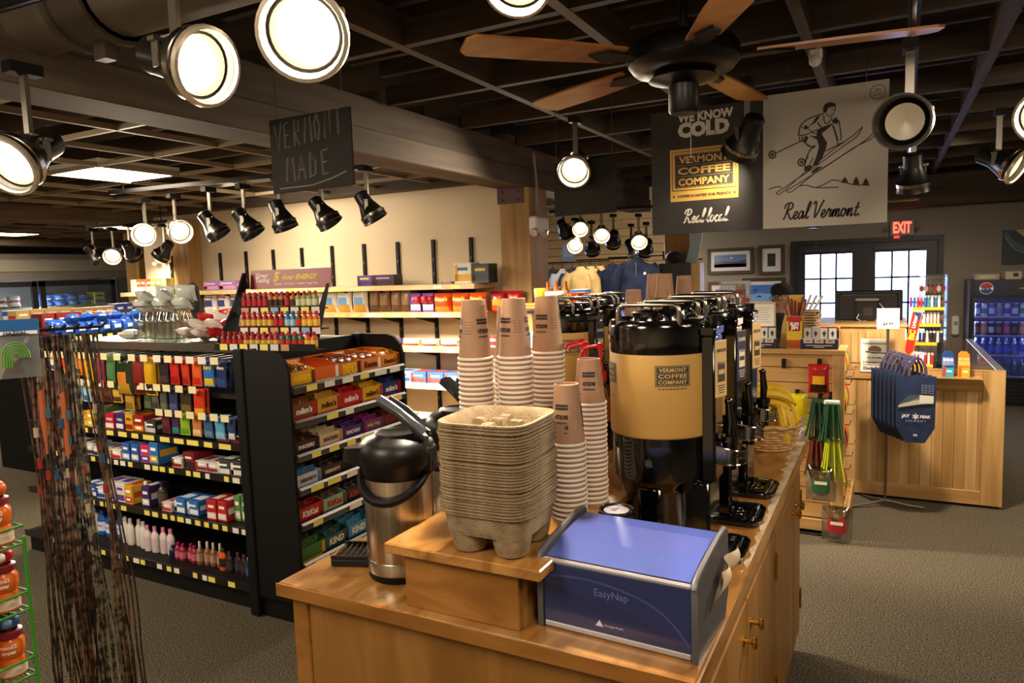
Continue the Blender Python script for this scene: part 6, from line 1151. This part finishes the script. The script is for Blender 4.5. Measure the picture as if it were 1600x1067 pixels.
m = MB(); m.box(-.04, .04, -.06, 0, -.12, .12, WHITE, .015); m.rect((0, -.06, .03), 'f', .04, .05, M('#9a968e', .5)); tag(m.build('wall_dispenser', None, (.74, YW, .86)), 'small white dispenser on the wall beside the drinks fridge', 'dispenser')

# ================================================================ hanging banner
BX0, BX1, BXM, BZ0, BZ1, BY = -1.198, -.012, -.595, 1.885, 2.56, 4.0
def glyphs(m, word, o, side, h, width, mat, thick=.085):
    G = {'R': (.74, [[(.02, .02), (.14, .1), (.22, .4), (.36, .93)], [(.06, .66), (.12, .9), (.4, 1.0), (.62, .9), (.56, .66), (.26, .5), (.42, .3), (.52, .06), (.64, .03), (.76, .14)]]),
     'e': (.36, [[(0, .13), (.2, .22), (.29, .36), (.22, .46), (.1, .38), (.06, .18), (.13, .02), (.25, .03), (.37, .14)]]), 'a': (.46, [[(.34, .38), (.24, .46), (.1, .36), (.05, .17), (.11, .02), (.22, .07), (.33, .3), (.36, .44), (.32, .14), (.37, .02), (.47, .13)]]),
     'l': (.30, [[(0, .13), (.16, .36), (.32, .78), (.32, .97), (.23, .95), (.13, .5), (.11, .1), (.18, .0), (.31, .13)]]), 'V': (.62, [[(.02, .8), (.1, .97), (.2, .9), (.2, .5), (.22, .03), (.42, .36), (.58, .78), (.7, 1.0), (.62, 1.0)]]),
     'r': (.38, [[(0, .1), (.13, .44), (.17, .5), (.2, .4), (.32, .43), (.27, .2), (.29, .03), (.39, .12)]]), 'm': (.62, [[(0, .12), (.13, .45), (.08, .0), (.14, .26), (.28, .46), (.31, .36), (.27, .0), (.33, .26), (.47, .46), (.5, .36), (.46, .08), (.5, .0), (.63, .13)]]),
     'o': (.42, [[(.28, .43), (.15, .45), (.05, .24), (.13, .01), (.28, .09), (.33, .3), (.25, .44), (.34, .36), (.43, .4)]]), 'n': (.45, [[(0, .12), (.13, .45), (.08, .0), (.14, .26), (.29, .46), (.32, .36), (.28, .08), (.33, .0), (.46, .13)]]),
     't': (.34, [[(.26, .78), (.14, .24), (.13, .05), (.22, .01), (.35, .13)], [(.06, .47), (.36, .5)]]), 'c': (.34, [[(.28, .36), (.2, .46), (.08, .34), (.05, .15), (.13, .01), (.24, .03), (.35, .14)]]), '.': (.2, [[(.06, .0), (.1, .05)]]), ' ': (.22, [])}
    W_ = sum(G[c][0] for c in word); k = width/W_; x = -W_/2
    for c in word:
        for st_ in G[c][1]: m.line(o, side, [((x+p+.18*q)*k, (q-.5)*h) for p, q in st_], thick*h, mat, smooth=6 if len(st_) > 2 else 0)
        x += G[c][0]
t = T('banner', 'two-panel hanging coffee banner, dark left half and pale skier half', 'banner', (0, BY, 0))
m = MB(); DB = M('#2e2a26', .6); m.box(BX0, BXM, 0, .02, BZ0, BZ1, DB); H_ = BZ1-BZ0; cx = (BX0+BXM)/2; WL = M('#e2dbd0', .5); YM = M('#d8a94e', .5)
m.text('WE KNOW', (cx-.0, 0, BZ0+H_*.935), 'f', WL, w=.30, h=.05, bold=.05); m.text('COLD', (cx-.01, 0, BZ0+H_*.835), 'f', WL, w=.28, h=.085, bold=.07)
zc = BZ0+H_*.475; m.rect((cx-.01, 0, zc), 'f', .37, .285, YM); m.line((cx-.01, -.001, zc+.022), 'f', [(-.172, -.105), (.172, -.105), (.172, .105), (-.172, .105), (-.172, -.105)], .004, DB)
n = 44; edge = []
for k in range(n): edge.append((-.16+.32*k/n, -.094+.005*(k % 2)))
for k in range(26): edge.append((.16-.005*(k % 2), -.094+.188*k/26))
for k in range(n): edge.append((.16-.32*k/n, .094-.005*(k % 2)))
for k in range(26): edge.append((-.16+.005*(k % 2), .094-.188*k/26))
m.poly((cx-.01, 0, zc+.022), 'f', edge, DB, .0014)
for s_, dz, w_ in (('VERMONT', .06, .27), ('COFFEE', 0, .285), ('COMPANY', -.06, .28)): m.text(s_, (cx-.01, 0, zc+.022), 'f', YM, w=w_, h=.04, bold=.035, dz=dz, off=.0026)
for dz in (.03, -.03, .087, -.087):
    for k in range(34): m.rect((cx-.01, 0, zc+.022), 'f', .0035, .0035, YM, .0024, -.148+.296*k/33, dz)
m.text('COFFEE ROASTED FOR FRIENDS', (cx-.01, 0, zc-.115), 'f', DB, w=.29, bold=.03, off=.002)
for s_ in (-1, 1): m.poly((cx-.01+.165*s_, 0, zc-.115), 'f', [(0, -.009), (.005, 0), (0, .009), (-.005, 0)], DB, .002)
glyphs(m, 'Real local.', (cx, 0, BZ0+H_*.14), 'f', .075, .25, WL, .1); m.build('dark_panel', t)
m = MB(); PG = M('#bcb5ab', .65); INKB = M('#2e2823', .7); m.box(BXM, BX1, -.004, .016, BZ0, BZ1+.012, PG); PW = BX1-BXM
def Q(x, y): s_ = (x-40)/800; b_ = 1045-42*s_; tp_ = 145-135*s_; return ((s_-.5)*PW, (b_-y)/(b_-tp_)*H_-H_/2)
o_ = ((BXM+BX1)/2, -.004, (BZ0+BZ1)/2)
def pl(*p, c=INKB, off=.001): m.poly(o_, 'f', [Q(*q) for q in p], c, off)
def ln(*p, w=.004, s=5, off=.0018): m.line(o_, 'f', [Q(*q) for q in p], w, INKB, off, s)
# skis, poles, hills and trees
for d in ([(130, 792), (360, 630), (560, 470), (650, 395), (682, 330), (668, 345), (620, 395), (520, 475), (330, 640), (165, 793), (130, 792)], [(198, 778), (430, 625), (640, 470), (740, 410), (768, 352), (752, 365), (700, 425), (560, 530), (380, 660), (240, 780), (198, 778)]): ln(*d, w=.0045, s=4)
ln((130, 515), (300, 428), w=.006); ln((455, 498), (575, 432), w=.006); ln((318, 568), (345, 540), w=.005)
for cx_, cy_ in ((104, 527), (300, 578)):
    ln(*[(cx_+23*math.cos(a), cy_+25*math.sin(a)) for a in [2*PI*k/12 for k in range(13)]], w=.006)
    for a in (0, 1.05, 2.1): ln((cx_-22*math.cos(a), cy_-22*math.sin(a)), (cx_+22*math.cos(a), cy_+22*math.sin(a)), w=.004)
ln((80, 768), (115, 755), (150, 748), (165, 755), w=.005); ln((290, 742), (330, 738), (400, 755), (540, 752), w=.005); ln((400, 752), (450, 730), (500, 702), (560, 712), (640, 735), (730, 738), w=.005)
for x, y, h_ in ((578, 722, 45), (648, 732, 58), (708, 738, 52)):
    pl((x-20, y), (x+20, y), (x+14, y-h_*.5), (x, y-h_), (x-14, y-h_*.5)); 
# skier: hair, face, jumper, arms, trousers, boots
pl((438, 235), (436, 200), (450, 170), (485, 158), (514, 168), (516, 188), (490, 190), (468, 200), (456, 232)); ln((514, 185), (510, 215), (498, 245), (480, 258), (455, 240), w=.004); ln((485, 205), (500, 208), w=.003); ln((484, 238), (496, 236), w=.003)
ln((440, 240), (390, 255), (330, 285), (290, 330), (278, 392), w=.006); ln((440, 250), (448, 300), (470, 305), (495, 262), w=.005); ln((300, 330), (330, 345), (400, 270), w=.004); ln((278, 392), (330, 385), (400, 350), w=.005); ln((345, 345), (370, 370), (410, 382), w=.004)
pl((312, 330), (328, 318), (345, 340), (330, 352)); pl((395, 260), (420, 255), (390, 300), (360, 320)); pl((490, 285), (520, 262), (536, 290), (525, 310), (505, 305)); ln((536, 285), (545, 340), (552, 400), (545, 425), w=.005); ln((500, 320), (515, 370), (530, 425), w=.008)
pl((400, 350), (450, 325), (510, 300), (470, 340), (430, 375), (440, 400), (465, 440), (455, 490), (430, 555), (400, 600), (370, 600), (395, 540), (412, 470), (400, 420), (350, 392), (395, 395))
ln((400, 300), (430, 340), w=.006); ln((300, 400), (320, 440), (360, 470), (390, 462), w=.007); pl((318, 395), (345, 400), (330, 440), (316, 425)); ln((390, 462), (350, 500), (330, 560), (320, 600), w=.006); ln((375, 545), (350, 600), w=.005)
ln((285, 400), (290, 430), (320, 430), w=.005); ln((528, 425), (535, 450), (560, 440), (575, 435), w=.005)
pl((316, 605), (350, 597), (378, 605), (345, 640), (318, 640)); pl((365, 640), (400, 610), (438, 605), (400, 640), (368, 658))
cb = Q(773, 86)
m.line(o_, 'f', [(cb[0]+.034*math.cos(a), cb[1]+.034*math.sin(a)) for a in [2*PI*k/24 for k in range(25)]], .003, INKB); m.line(o_, 'f', [(cb[0]-.03, cb[1]), (cb[0]+.03, cb[1])], .002, INKB); m.text('USDA', (o_[0]+cb[0], o_[1], o_[2]+cb[1]), 'f', INKB, w=.03, dz=.012); m.text('ORGANIC', (o_[0]+cb[0], o_[1], o_[2]+cb[1]), 'f', INKB, w=.04, dz=-.012)
glyphs(m, 'Real Vermont.', (o_[0]-.01, o_[1], BZ0+H_*.125), 'f', .085, .37, INKB, .1); m.build('pale_panel', t)
for x in (BX0+.15, BXM-.1, BXM+.12, BX1-.1): m = MB(); m.tube([(x, .01, BZ1), (x, .01, 2.72)], .003, CHROME, 5); m.build('hanging_wire', t)
# chalk signs
CHK = NOISE('chalkboard', [(.3, '#1a1816'), (.7, '#292521')], (4, 4, 4), 5, .85); CHW = M('#777166', .9)
t = T('chalk_sign', 'hanging blackboard sign chalked with VERMONT MADE', 'sign', (-2.345, 2.5, 2.275), -.0)
m = MB(); m.box(-.245, .245, 0, .012, -.165, .175, CHK, .002); f = (0, 0, 0)
ST = {'V': [[(0, 1), (.35, 0), (.75, 1.1)]], 'E': [[(.5, 1), (0, .95), (.05, 0), (.5, .05)], [(.0, .5), (.4, .5)]], 'R': [[(0, 0), (.05, 1), (.5, .9), (.45, .55), (.05, .5), (.5, 0)]], 'M': [[(0, 0), (.15, 1), (.4, .35), (.65, 1), (.75, 0)]], 'O': [[(.3, 1), (.05, .7), (.1, .1), (.4, 0), (.55, .5), (.3, 1)]], 'N': [[(0, 0), (.05, 1), (.55, 0), (.55, 1.05)]], 'T': [[(.3, 0), (.3, 1)], [(0, 1), (.65, 1.08)]], 'A': [[(0, 0), (.3, 1), (.65, 0)], [(.12, .4), (.5, .4)]], 'D': [[(0, 0), (.05, 1), (.5, .6), (.45, .1), (0, 0)]]}
def chalk(word, x0, x1, z, h, sl=0):
    n = len(word); w_ = (x1-x0)/n
    for i, c in enumerate(word):
        for st_ in ST[c]:
            for dd in (0, .007): m.line(f, 'f', [(x0+w_*i+p*w_*.95+dd, z+q*h+sl*(i/n)+dd*.6) for p, q in st_], .0028, CHW)
chalk('VERMONT', -.215, .215, .03, .115, .035); chalk('MADE', -.155, .14, -.12, .11, .02)
m.line(f, 'f', [(-.2, -.145), (.0, -.145), (.12, -.125), (.21, -.1)], .006, CHW); m.build('board', t)
for x in (-.2, .2):
    m = MB()
    for k in range(22): z = .172+.0135*k; m.T = tr(x, .006, z) @ rot(0, 0, PI/2*(k % 2)); m.tube([(.004*math.cos(a), 0, .008*math.sin(a)) for a in [2*PI*j/8 for j in range(9)]], .0012, M('#7a746a', .3, .9), 4, False)
    m.T = Matrix(); m.build('chain', t)
t = T('chalk_sign', 'blank dark hanging sign in front of the clothing lights', 'sign', (-1.63, 4.05, 2.195)); m = MB(); m.box(-.2, .2, 0, .012, -.16, .16, CHK, .002); m.build('board', t)
for x in (-.18, .18): m = MB(); m.tube([(x, .006, .16), (x, .006, .56)], .0025, M('#5a564e', .4, .8), 5); m.build('hanging_wire', t)
# ceiling fans
WB_ = NOISE('fan_blade', [(.3, '#8a5420'), (.7, '#b0702c')], (3, 20, 20), 4, .35)
def fan(loc, a0, lab, zc=2.72):
    t = T('ceiling_fan', lab, 'ceiling fan', loc); m = MB(); m.lathe([(0, .06), (.1, .058), (.17, .04), (.188, .015), (.19, -.03), (.17, -.055), (.1, -.07), (0, -.072)], BLK, 40); m.build('motor', t)
    m = MB(); m.lathe([(.1, -.065), (.12, -.085), (.07, -.1), (.052, -.105), (.052, -.19), (.045, -.2), (0, -.2)], BLK, 28); m.build('switch_housing', t); m = MB(); m.cyl(.016, .05, zc-loc[2], BLK, 14); m.cyl(.05, zc-loc[2]-.06, zc-loc[2], BLK, 20); m.cyl(.04, .05, .09, BLK, 18); m.build('down_rod', t)
    for k in range(5):
        m = MB(); m.T = rot(0, 0, a0+2*PI*k/5) @ rot(.14); m.prism([(.24, -.055), (.5, -.07), (.76, -.068), (.785, -.04), (.785, .04), (.76, .068), (.5, .07), (.24, .055)], -.022, -.014, WB_, 'z'); b_ = m.build('blade', t)
        m = MB(); m.T = rot(0, 0, a0+2*PI*k/5) @ rot(.14); m.prism([(.15, -.02), (.3, -.04), (.36, 0), (.3, .04), (.15, .02)], -.03, -.0225, BLKM, 'z'); m.build('blade_bracket', t)
    m = MB(); m.tube([(.03, -.03, -.22), (.03, -.03, -.36)], .0015, M('#8a8478', .4, .8), 4); m.ball((.03, -.03, -.365), .008, M('#4a2c14', .5), 8); m.build('pull_chain', t)
fan((-.639, 2.529, 2.43), .17, 'black ceiling fan with wooden blades in front of the coffee banner'); fan((-.58, 6.6, 2.19), .02, 'second ceiling fan, one blade showing below the banner corner', 2.72)
t = T('ceiling_speaker', 'round dark ceiling speaker between the beams at top centre', 'speaker', (-1.55, 1.55, 2.70)); m = MB(); m.lathe([(0, 0), (.12, 0), (.14, .01), (.14, .03), (0, .03)], M('#2c2622', .6), 28); m.build('grille', t)
t = T('security_camera', 'small white ceiling camera above the banner', 'camera', (-.33, 3.85, 2.68)); m = MB(); m.box(-.03, .03, -.03, .03, 0, .05, WHITE, .01); m.build('base', t); m = MB(); m.ball((0, -.02, -.01), .03, WHITE, 12); m.build('dome', t)

# ================================================================ clothing corner
def jacket(name, fab, half, L, zip_, depth=.1):
    o = T(name, None, None); m = MB(); pr = []
    secs = [(-L, half*.86, depth*.9), (-L*.97, half*.9, depth), (-L*.6, half*.86, depth), (-L*.3, half*.9, depth), (-.12, half*.96, depth*.9), (-.06, half*.8, depth*.7), (-.02, half*.4, depth*.55), (.03, half*.26, depth*.5), (.035, half*.22, depth*.42)]
    N = 28; vs = []
    for z, a, b_ in secs:
        for k in range(N): q = 2*PI*k/N; w_ = 1+.05*math.sin(q*5+z*6)*(z < -.1); vs.append((a*math.cos(q)*w_, b_*math.sin(q)*w_, z))
    m.add(vs, [(j*N+k, j*N+(k+1) % N, (j+1)*N+(k+1) % N, (j+1)*N+k) for j in range(len(secs)-1) for k in range(N)], fab, True); m.build('body', o)
    for s_ in (-1, 1): m = MB(); m.tube([(half*.72*s_, 0, -.07), (half*1.0*s_, -.01, -.17), (half*1.16*s_, -.03, -.4), (half*1.18*s_, -.05, -L*.86)], [.075, .082, .07, .052], fab, 14); m.build('sleeve', o)
    if zip_: m = MB(); m.box(-.004, .004, -depth-.008, -depth+.01, -.2, -.02, M('#0e0e14', .4)); m.poly((half*.45, -depth*1.0-.004, -.17), 'f', [(.018*math.cos(a), .018*math.sin(a)) for a in [2*PI*k/12 for k in range(12)]], M('#c8c8cc', .5), .004); m.build('zip', o)
    m = MB(); m.tube([(-half*.6, 0, -.01), (0, 0, .055), (half*.6, 0, -.01)], .006, BLKM, 6); m.tube([(0, 0, .05), (0, 0, .11), (.02, 0, .125)], .004, BLKM, 6); m.build('hanger', o); return o
JK = []
def put_jackets(fab, name, half, L, x, y, z, n, dx, dy, labs, zip_=True):
    for i in range(n):
        o = jacket(name, fab, half, L, zip_); o.location = (x+dx*i, y+dy*i, z); o.rotation_euler = (0, 0, .15+.1*(i % 2)); tag(o, labs[i], 'jacket')
put_jackets(FLEECEC, 'fleece_jacket', .21, .62, -3.95, 9.6, 1.72, 3, .09, .16, ('front cream fleece on the slatwall rail', 'cream fleece just behind the front one', 'rearmost cream fleece on the rail'), False)
put_jackets(FLEECEN, 'fleece_jacket', .2, .66, -3.52, 9.75, 1.74, 2, .12, .18, ('navy half-zip fleece next to the cream ones', 'navy fleece half hidden between the two navy fronts'))
put_jackets(FLEECEN, 'fleece_jacket', .26, .72, -3.02, 9.35, 1.80, 1, 0, 0, ('largest dark navy fleece with a round chest badge',))
for x0, y0, z, lab in ((-3.95, 9.6, 1.845, 'cream fleeces'), (-3.52, 9.75, 1.865, 'half-zip fleeces')):
    m = MB(); m.tube([(x0-.02, y0-.1, z), (x0+.28, 11.49, z+.03)], .01, BLKM, 8); m.box(x0+.25, x0+.31, 11.47, 11.5, z-.04, z+.1, BLKM); tag(m.build('hanging_rail', None), 'black display arm carrying the %s' % lab, 'rail')
t = T('garment_rack', 'floor rack carrying the largest navy fleece', 'rack', (-3.02, 9.35, 0)); m = MB(); m.tube([(0, .12, 0), (0, .12, 1.93), (0, 0, 1.925)], .012, BLKM, 8); m.box(-.2, .2, -.1, .3, 0, .02, BLKM); m.build('frame', t)
t = T('folded_display', 'white wire shelf of pale shirts at the left clothing wall', 'shelf unit', (-4.6, 9.9, 0)); m = MB(); m.box(-.3, .3, -.2, .2, 1.26, 1.28, WHITE); m.box(-.3, .3, -.2, .2, .9, .92, WHITE); m.box(-.3, -.28, -.2, .2, 0, 1.28, WHITE); m.box(.28, .3, -.2, .2, 0, 1.28, WHITE); m.build('frame', t)
for i in range(4): m = MB(); m.box(-.12, .12, -.14, .14, 0, .045, M(('#d8dce4', '#c8ccd8', '#3a4468', '#a8b0c4')[i], .8), .015); tag(m.build('folded_shirt', None, (-4.5, 9.85, 1.282+.047*i)), ('white', 'grey-white', 'navy', 'pale blue')[i]+' folded shirt in the pile on the wire shelf', 'shirt')
for i in range(3): o = jacket('hanging_shirt', M(('#2a3048', '#c8ccd8', '#343c5c')[i], .9), .17, .32, False, .05); o.location = (-4.72+.17*i, 10.3, 1.70); o.rotation_euler = (0, 0, .9); tag(o, ('dark', 'white', 'slate blue')[i]+' short shirt hanging beyond the timber post', 'shirt')
m = MB(); m.tube([(-4.95, 10.3, 1.83), (-4.2, 10.3, 1.83)], .009, BLKM, 8); m.tube([(-4.95, 10.3, 1.83), (-4.95, 11.5, 1.85)], .009, BLKM, 8); m.tube([(-4.2, 10.3, 1.83), (-4.2, 11.5, 1.85)], .009, BLKM, 8); tag(m.build('hanging_rail', None), 'black rail of short shirts beyond the timber post', 'rail')
m = MB(); m.box(-.12, .12, 0, .006, -.16, .16, M('#8a9ac0', .5)); m.rect((0, 0, .02), 'f', .2, .2, M('#a8b4d0', .5)); tag(m.build('poster', None, (-4.95, 11.49, 2.02)), 'pale blue poster high on the slatwall beside the post', 'poster')
for i in range(3): o = jacket('hanging_shirt', M(('#d8d8e0', '#b8bccc', '#e0e0e4')[i], .9), .16, .3, False, .05); o.location = (-2.72+.06*i, 10.6+.2*i, 1.68); o.rotation_euler = (0, 0, .4); tag(o, ('first', 'second', 'rear')[i]+' white shirt hanging left of the right timber post', 'shirt')
m = MB(); m.tube([(-2.74, 10.45, 1.80), (-2.58, 11.5, 1.81)], .009, BLKM, 8); tag(m.build('hanging_rail', None), 'black arm of white shirts left of the right timber post', 'rail')
# black fixture at the foot of the right post, with its things
t = T('display_cabinet', 'black cabinet with a pale wooden side at the right timber post', 'cabinet', (-1.93, 7.4, 0)); m = MB(); m.box(-.2, .14, -.1, .09, 0, 1.74, BLK, .004); m.box(-.15, .09, -.104, -.1, 1.3, 1.7, M('#1a1a1c', .5)); m.build('body', t); m = MB(); m.box(.14, .23, -.1, .09, 1.39, 1.735, M('#c8a064', .5), .003); m.build('side_panel', t); m = MB(); m.box(.14, .24, -.1, .09, 0, 1.39, M('#4a4c8a', .5), .003); m.build('lower_panel', t)
m = MB()
for i, c in enumerate(('#2a6a9a', '#1c4a7a', '#3a8ab0')): m = MB(); m.box(-.05, .05, -.03, .03, 0, .1, M(c, .5), .006); tag(m.build('blue_pack', None, (-1.84, 7.26, 1.31+.102*i)), 'small blue pack on the black cabinet side, %s' % ('lowest', 'middle', 'highest')[i], 'pack')
m = MB(); m.box(-.06, .14, -.01, .06, 1.28, 1.31, BLKM); m.v = [(x-1.9, y+7.25, z) for x, y, z in m.v]; tag(m.build('cabinet_ledge'), 'narrow black ledge holding the blue packs', 'ledge')
m = MB(); m.prism([(-.02, 0), (.1, 0), (.16, .3), (.12, .42), (.06, .3)], 0, .02, M('#a8c4cc', .5)); tag(m.build('pennant', None, (-1.86, 7.44, 1.742)), 'pale blue pointed pennant on the black cabinet', 'pennant')
m = MB(); m.ball((0, 0, .05), .09, M('#16161a', .8), 14, (1, 1, .7)); m.box(-.07, .07, -.15, -.04, .02, .035, M('#16161a', .8), .01); tag(m.build('cap', None, (-1.98, 7.36, 1.752)), 'black cap lying on the black cabinet', 'cap')
# candy table beyond the dispensers
t = T('candy_stand', 'black candy stand beyond the back coffee dispensers', 'stand', (-2.0, 4.62, 0)); m = MB(); m.box(-.28, .28, -.2, .2, 1.41, 1.43, BLKM); m.box(-.05, .05, -.05, .05, 0, 1.41, BLKM); m.box(-.22, .22, -.18, .18, 0, .03, BLKM); m.build('frame', t)
bag('hershey_bag', .16, .13, .06, '#d0c4b4', '#b8a894', "HERSHEY'S", '#2a1c18').put((-2.05, 4.52, 1.431), (0, 0, .35), "cream candy bag with dark lettering beyond the dispensers", 'candy bag'); bag('yellow_bag', .08, .15, .05, '#d8c81c', '#3a3a20').put((-2.19, 4.55, 1.431), (0, 0, .3), 'yellow and dark candy bag beside the cream one', 'candy bag')
t = T('candy_bucket', 'orange ridged candy bucket beyond the dispensers', 'bucket', (-1.90, 4.56, 1.431)); m = MB(); m.lathe([(0, 0), (.06, 0), (.075, .11), (.078, .115), (.07, .11)], M('#c8481c', .4), 24); m.build('bucket', t); m = MB()
for k in range(10): a = 2*PI*k/10; m.tube([(.062*math.cos(a), .062*math.sin(a), .004), (.077*math.cos(a), .077*math.sin(a), .11)], .004, M('#e0b84c', .4), 5)
m.build('ribs', t)
m = MB(); m.ball((0, 0, .035), .035, M('#d8601c', .5), 12); tag(m.build('orange_ball', None, (-1.79, 4.56, 1.431)), 'orange candy ball beside the ridged bucket', 'candy')

# ================================================================ left edge: cord rack and juice rack
t = T('cord_rack', 'black hook rack of braided cords at the left frame edge', 'rack', (-1.86, .66, 0)); m = MB(); m.tube([(0, 0, .02), (0, 0, 1.68)], .018, BLKM, 12); m.cyl(.16, 0, .02, BLKM, 24); m.build('post', t)
cords = []
CC = [NOISE('cord_%d' % i, [(.4, a), (.6, b_)], (60, 60, 60), 1, .6) for i, (a, b_) in enumerate((('#1c1410', '#4a3424'), ('#14120f', '#6a6050'), ('#2c1610', '#6a4434'), ('#24221e', '#857a64'), ('#3a2218', '#7a5c3c')))]
for h_ in range(6):
    x0, y0 = -1.845+.013*h_, .945+.026*h_; m = MB(); m.tube([(-1.86, .66, 1.60+.004*(h_ % 2)), (x0-.02, y0-.05, 1.60), (x0+.02, y0+.02, 1.60), (x0+.025, y0+.03, 1.61)], .004, BLKM, 6); m.v = [tuple(Vector(v)-t.location) for v in m.v]; m.build('hook', t)
rnd = random.Random(5)
def cord(i, n):
    u = (.04, .2, .45, .62, .9)[i % 5]+rnd.uniform(-.07, .07); x0, y0 = -1.845+.07*u, .945+.135*u; z1 = 1.585; L = .95+.33*rnd.random() if u > .25 else .5+.6*rnd.random(); pts = []; sw = rnd.uniform(-.02, .03); ph = rnd.uniform(0, 6)
    for k in range(12): v = k/11; pts.append((x0+sw*v+.006*math.sin(ph+v*7), y0+.03*v*rnd.uniform(.6, 1)+sw*v+.006*math.cos(ph+v*6), z1-L*v))
    m = MB(); c = CC[rnd.randrange(5)]; m.tube(pts, [.0028+.0006*math.sin(k*2.2) for k in range(12)], c, 6); q = [(x+.003, y+.008+.003*math.sin(k), z) for k, (x, y, z) in enumerate(pts)]; m.tube(q, .0026, c, 6); o = m.build('braided_cord')
    b_ = MB(); z = rnd.randrange(2, 5); b_.cyl(.006, -.012, .012, M(('#2a4a6a', '#8a2820', '#a8987c', '#3a5a6a', '#6a6458')[rnd.randrange(5)], .4), 8, *pts[z][:2]); b_.v = [(x, y, zz+pts[z][2]) for x, y, zz in b_.v]; b_.build('bead', o); return o
NCO = 30
for i in range(NCO): tag(cord(i, NCO), 'braided brown and black cord hanging from the left rack', 'cord', 'cords on the left rack')
t = T('toy_packet', 'clear packet with a blue header and green rubber toy at the left edge', 'packet', (-1.70, .862, 1.635), .95); m = MB()
m.grid(lambda u, v: ((u-.5)*.085, -.012*math.sin(PI*v)*math.sin(PI*u)-.002, -.13+.105*v), 8, 8, CLEAR('#e8e8e8', .3, .1)); m.box(-.0425, .0425, .0, .001, -.13, -.025, M('#c8ccd0', .5)); m.build('pouch', t); m = MB(); m.box(-.045, .045, -.003, .003, -.035, 0, M('#1c5a9a', .4)); m.rect((0, -.003, -.03), 'f', .085, .008, M('#e0e0e0', .5)); m.text('HAZON', (0, -.0032, -.03), 'f', M('#2a2c38', .5), w=.04); m.build('header_card', t); m = MB()
for k in range(5): m.tube([((.008+.0045*k)*math.cos(q), -.014, -.085+(.012+.006*k)*math.sin(q)) for q in [PI*j/10 for j in range(11)]]+[((-.008-.0045*k), -.014, -.105)], .0016, M('#5a9a2c', .4), 5)
m.build('rubber_toy', t)
t = T('juice_rack', 'green wire rack of orange juice bottles at the left frame edge', 'rack', (-1.76, .735, 0)); GW = M('#3c8a2c', .4); JZ = [1.144, .994, .844]
for q in ((-.07, .09), (.085, .09), (.085, -.09), (-.07, -.09)): m = MB(); m.tube([(q[0], q[1], .0), (q[0], q[1], 1.16)], .0045, GW, 6); m.build('upright', t)
for z in JZ:
    m = MB()
    for dz in (0, .04): m.tube([(-.07, -.09, z+dz), (.085, -.09, z+dz), (.085, .09, z+dz), (-.07, .09, z+dz), (-.07, -.09, z+dz)], .003, GW, 6)
    for k in range(6): m.tube([(-.07, -.075+.03*k, z), (.085, -.075+.03*k, z)], .0022, GW, 5)
    m.build('wire_shelf', t)
def juice(kind):
    m = MB(); m.lathe([(0, 0), (.026, 0), (.0285, .004), (.0285, .03), (.0235, .042), (.0285, .055), (.0285, .078), (.02, .088), (.018, .092), (0, .092)], M('#d8641c', .25), 22); o = m.build('juice_bottle')
    l = MB(); l.lathe([(.029, .006), (.029, .028)], M('#e0c8b0', .5), 22); w = lambda x, y: (.0293*math.sin(x/.029), -.0293*math.cos(x/.029), .066+y)
    l.text('good2', (0, 0, 0), 'f', WHITE, w=.032, bold=.04, wrap=lambda x, y: w(x, y+.006)); l.text('grow', (0, 0, 0), 'f', WHITE, w=.028, bold=.04, wrap=lambda x, y: w(x, y-.008)); l.build('label', o)
    k = MB(); k.lathe([(.021, .086), (.026, .09), (.026, .102), (.018, .105)], M('#7a1c28', .4), 22); k.build('collar', o)
    k = MB(); c = ('#d8561c', '#c01c20', '#3a5a8a')[kind]; k.ball((0, 0, .122), .022, M(c, .35), 16, (1.1, .9, .9)); k.box(-.004, .004, -.004, .004, .138, .158, WHITE, .003); k.ball((.0, -.014, .122), .012, M(('#d8a0a0', '#e8e4dc', '#5a7aa8')[kind], .4), 12); k.build('topper', o); return o
JB = [Proto(lambda k=k: juice(k)) for k in range(3)]
for zi, z in enumerate(JZ):
    for i in range(4):
        x, y = (-.035+.07*(i % 2), .05-.07*(i//2)); k = zi if i % 2 else (zi+i) % 3; JB[k].put((-1.76+x+.01, .735+y+.01, z+.003), (0, 0, 1.0), 'orange juice bottle with a %s topper, %s %s on the rack\'s %s shelf' % (('orange', 'red', 'blue')[k], ('back', 'front')[i//2], ('left', 'right')[i % 2], ('top', 'middle', 'bottom')[zi]), 'juice bottle')
for i, (x, y, z) in enumerate(((-1.83, .99, 1.45), (-1.81, 1.03, 1.44))): m = MB(); m.grid(lambda u, v: (.0+.006*math.sin(u*9), (u-.5)*.05, -.16*v+.01*math.sin(u*PI)), 8, 8, M('#a8552c', .6)); m.tube([(0, 0, 0), (-.02, -.02, .11)], .002, BLKM, 5); tag(m.build('leather_strap', None, (x, y, z)), 'terracotta leather strap among the cords, %s' % ('left one', 'right one')[i], 'strap')
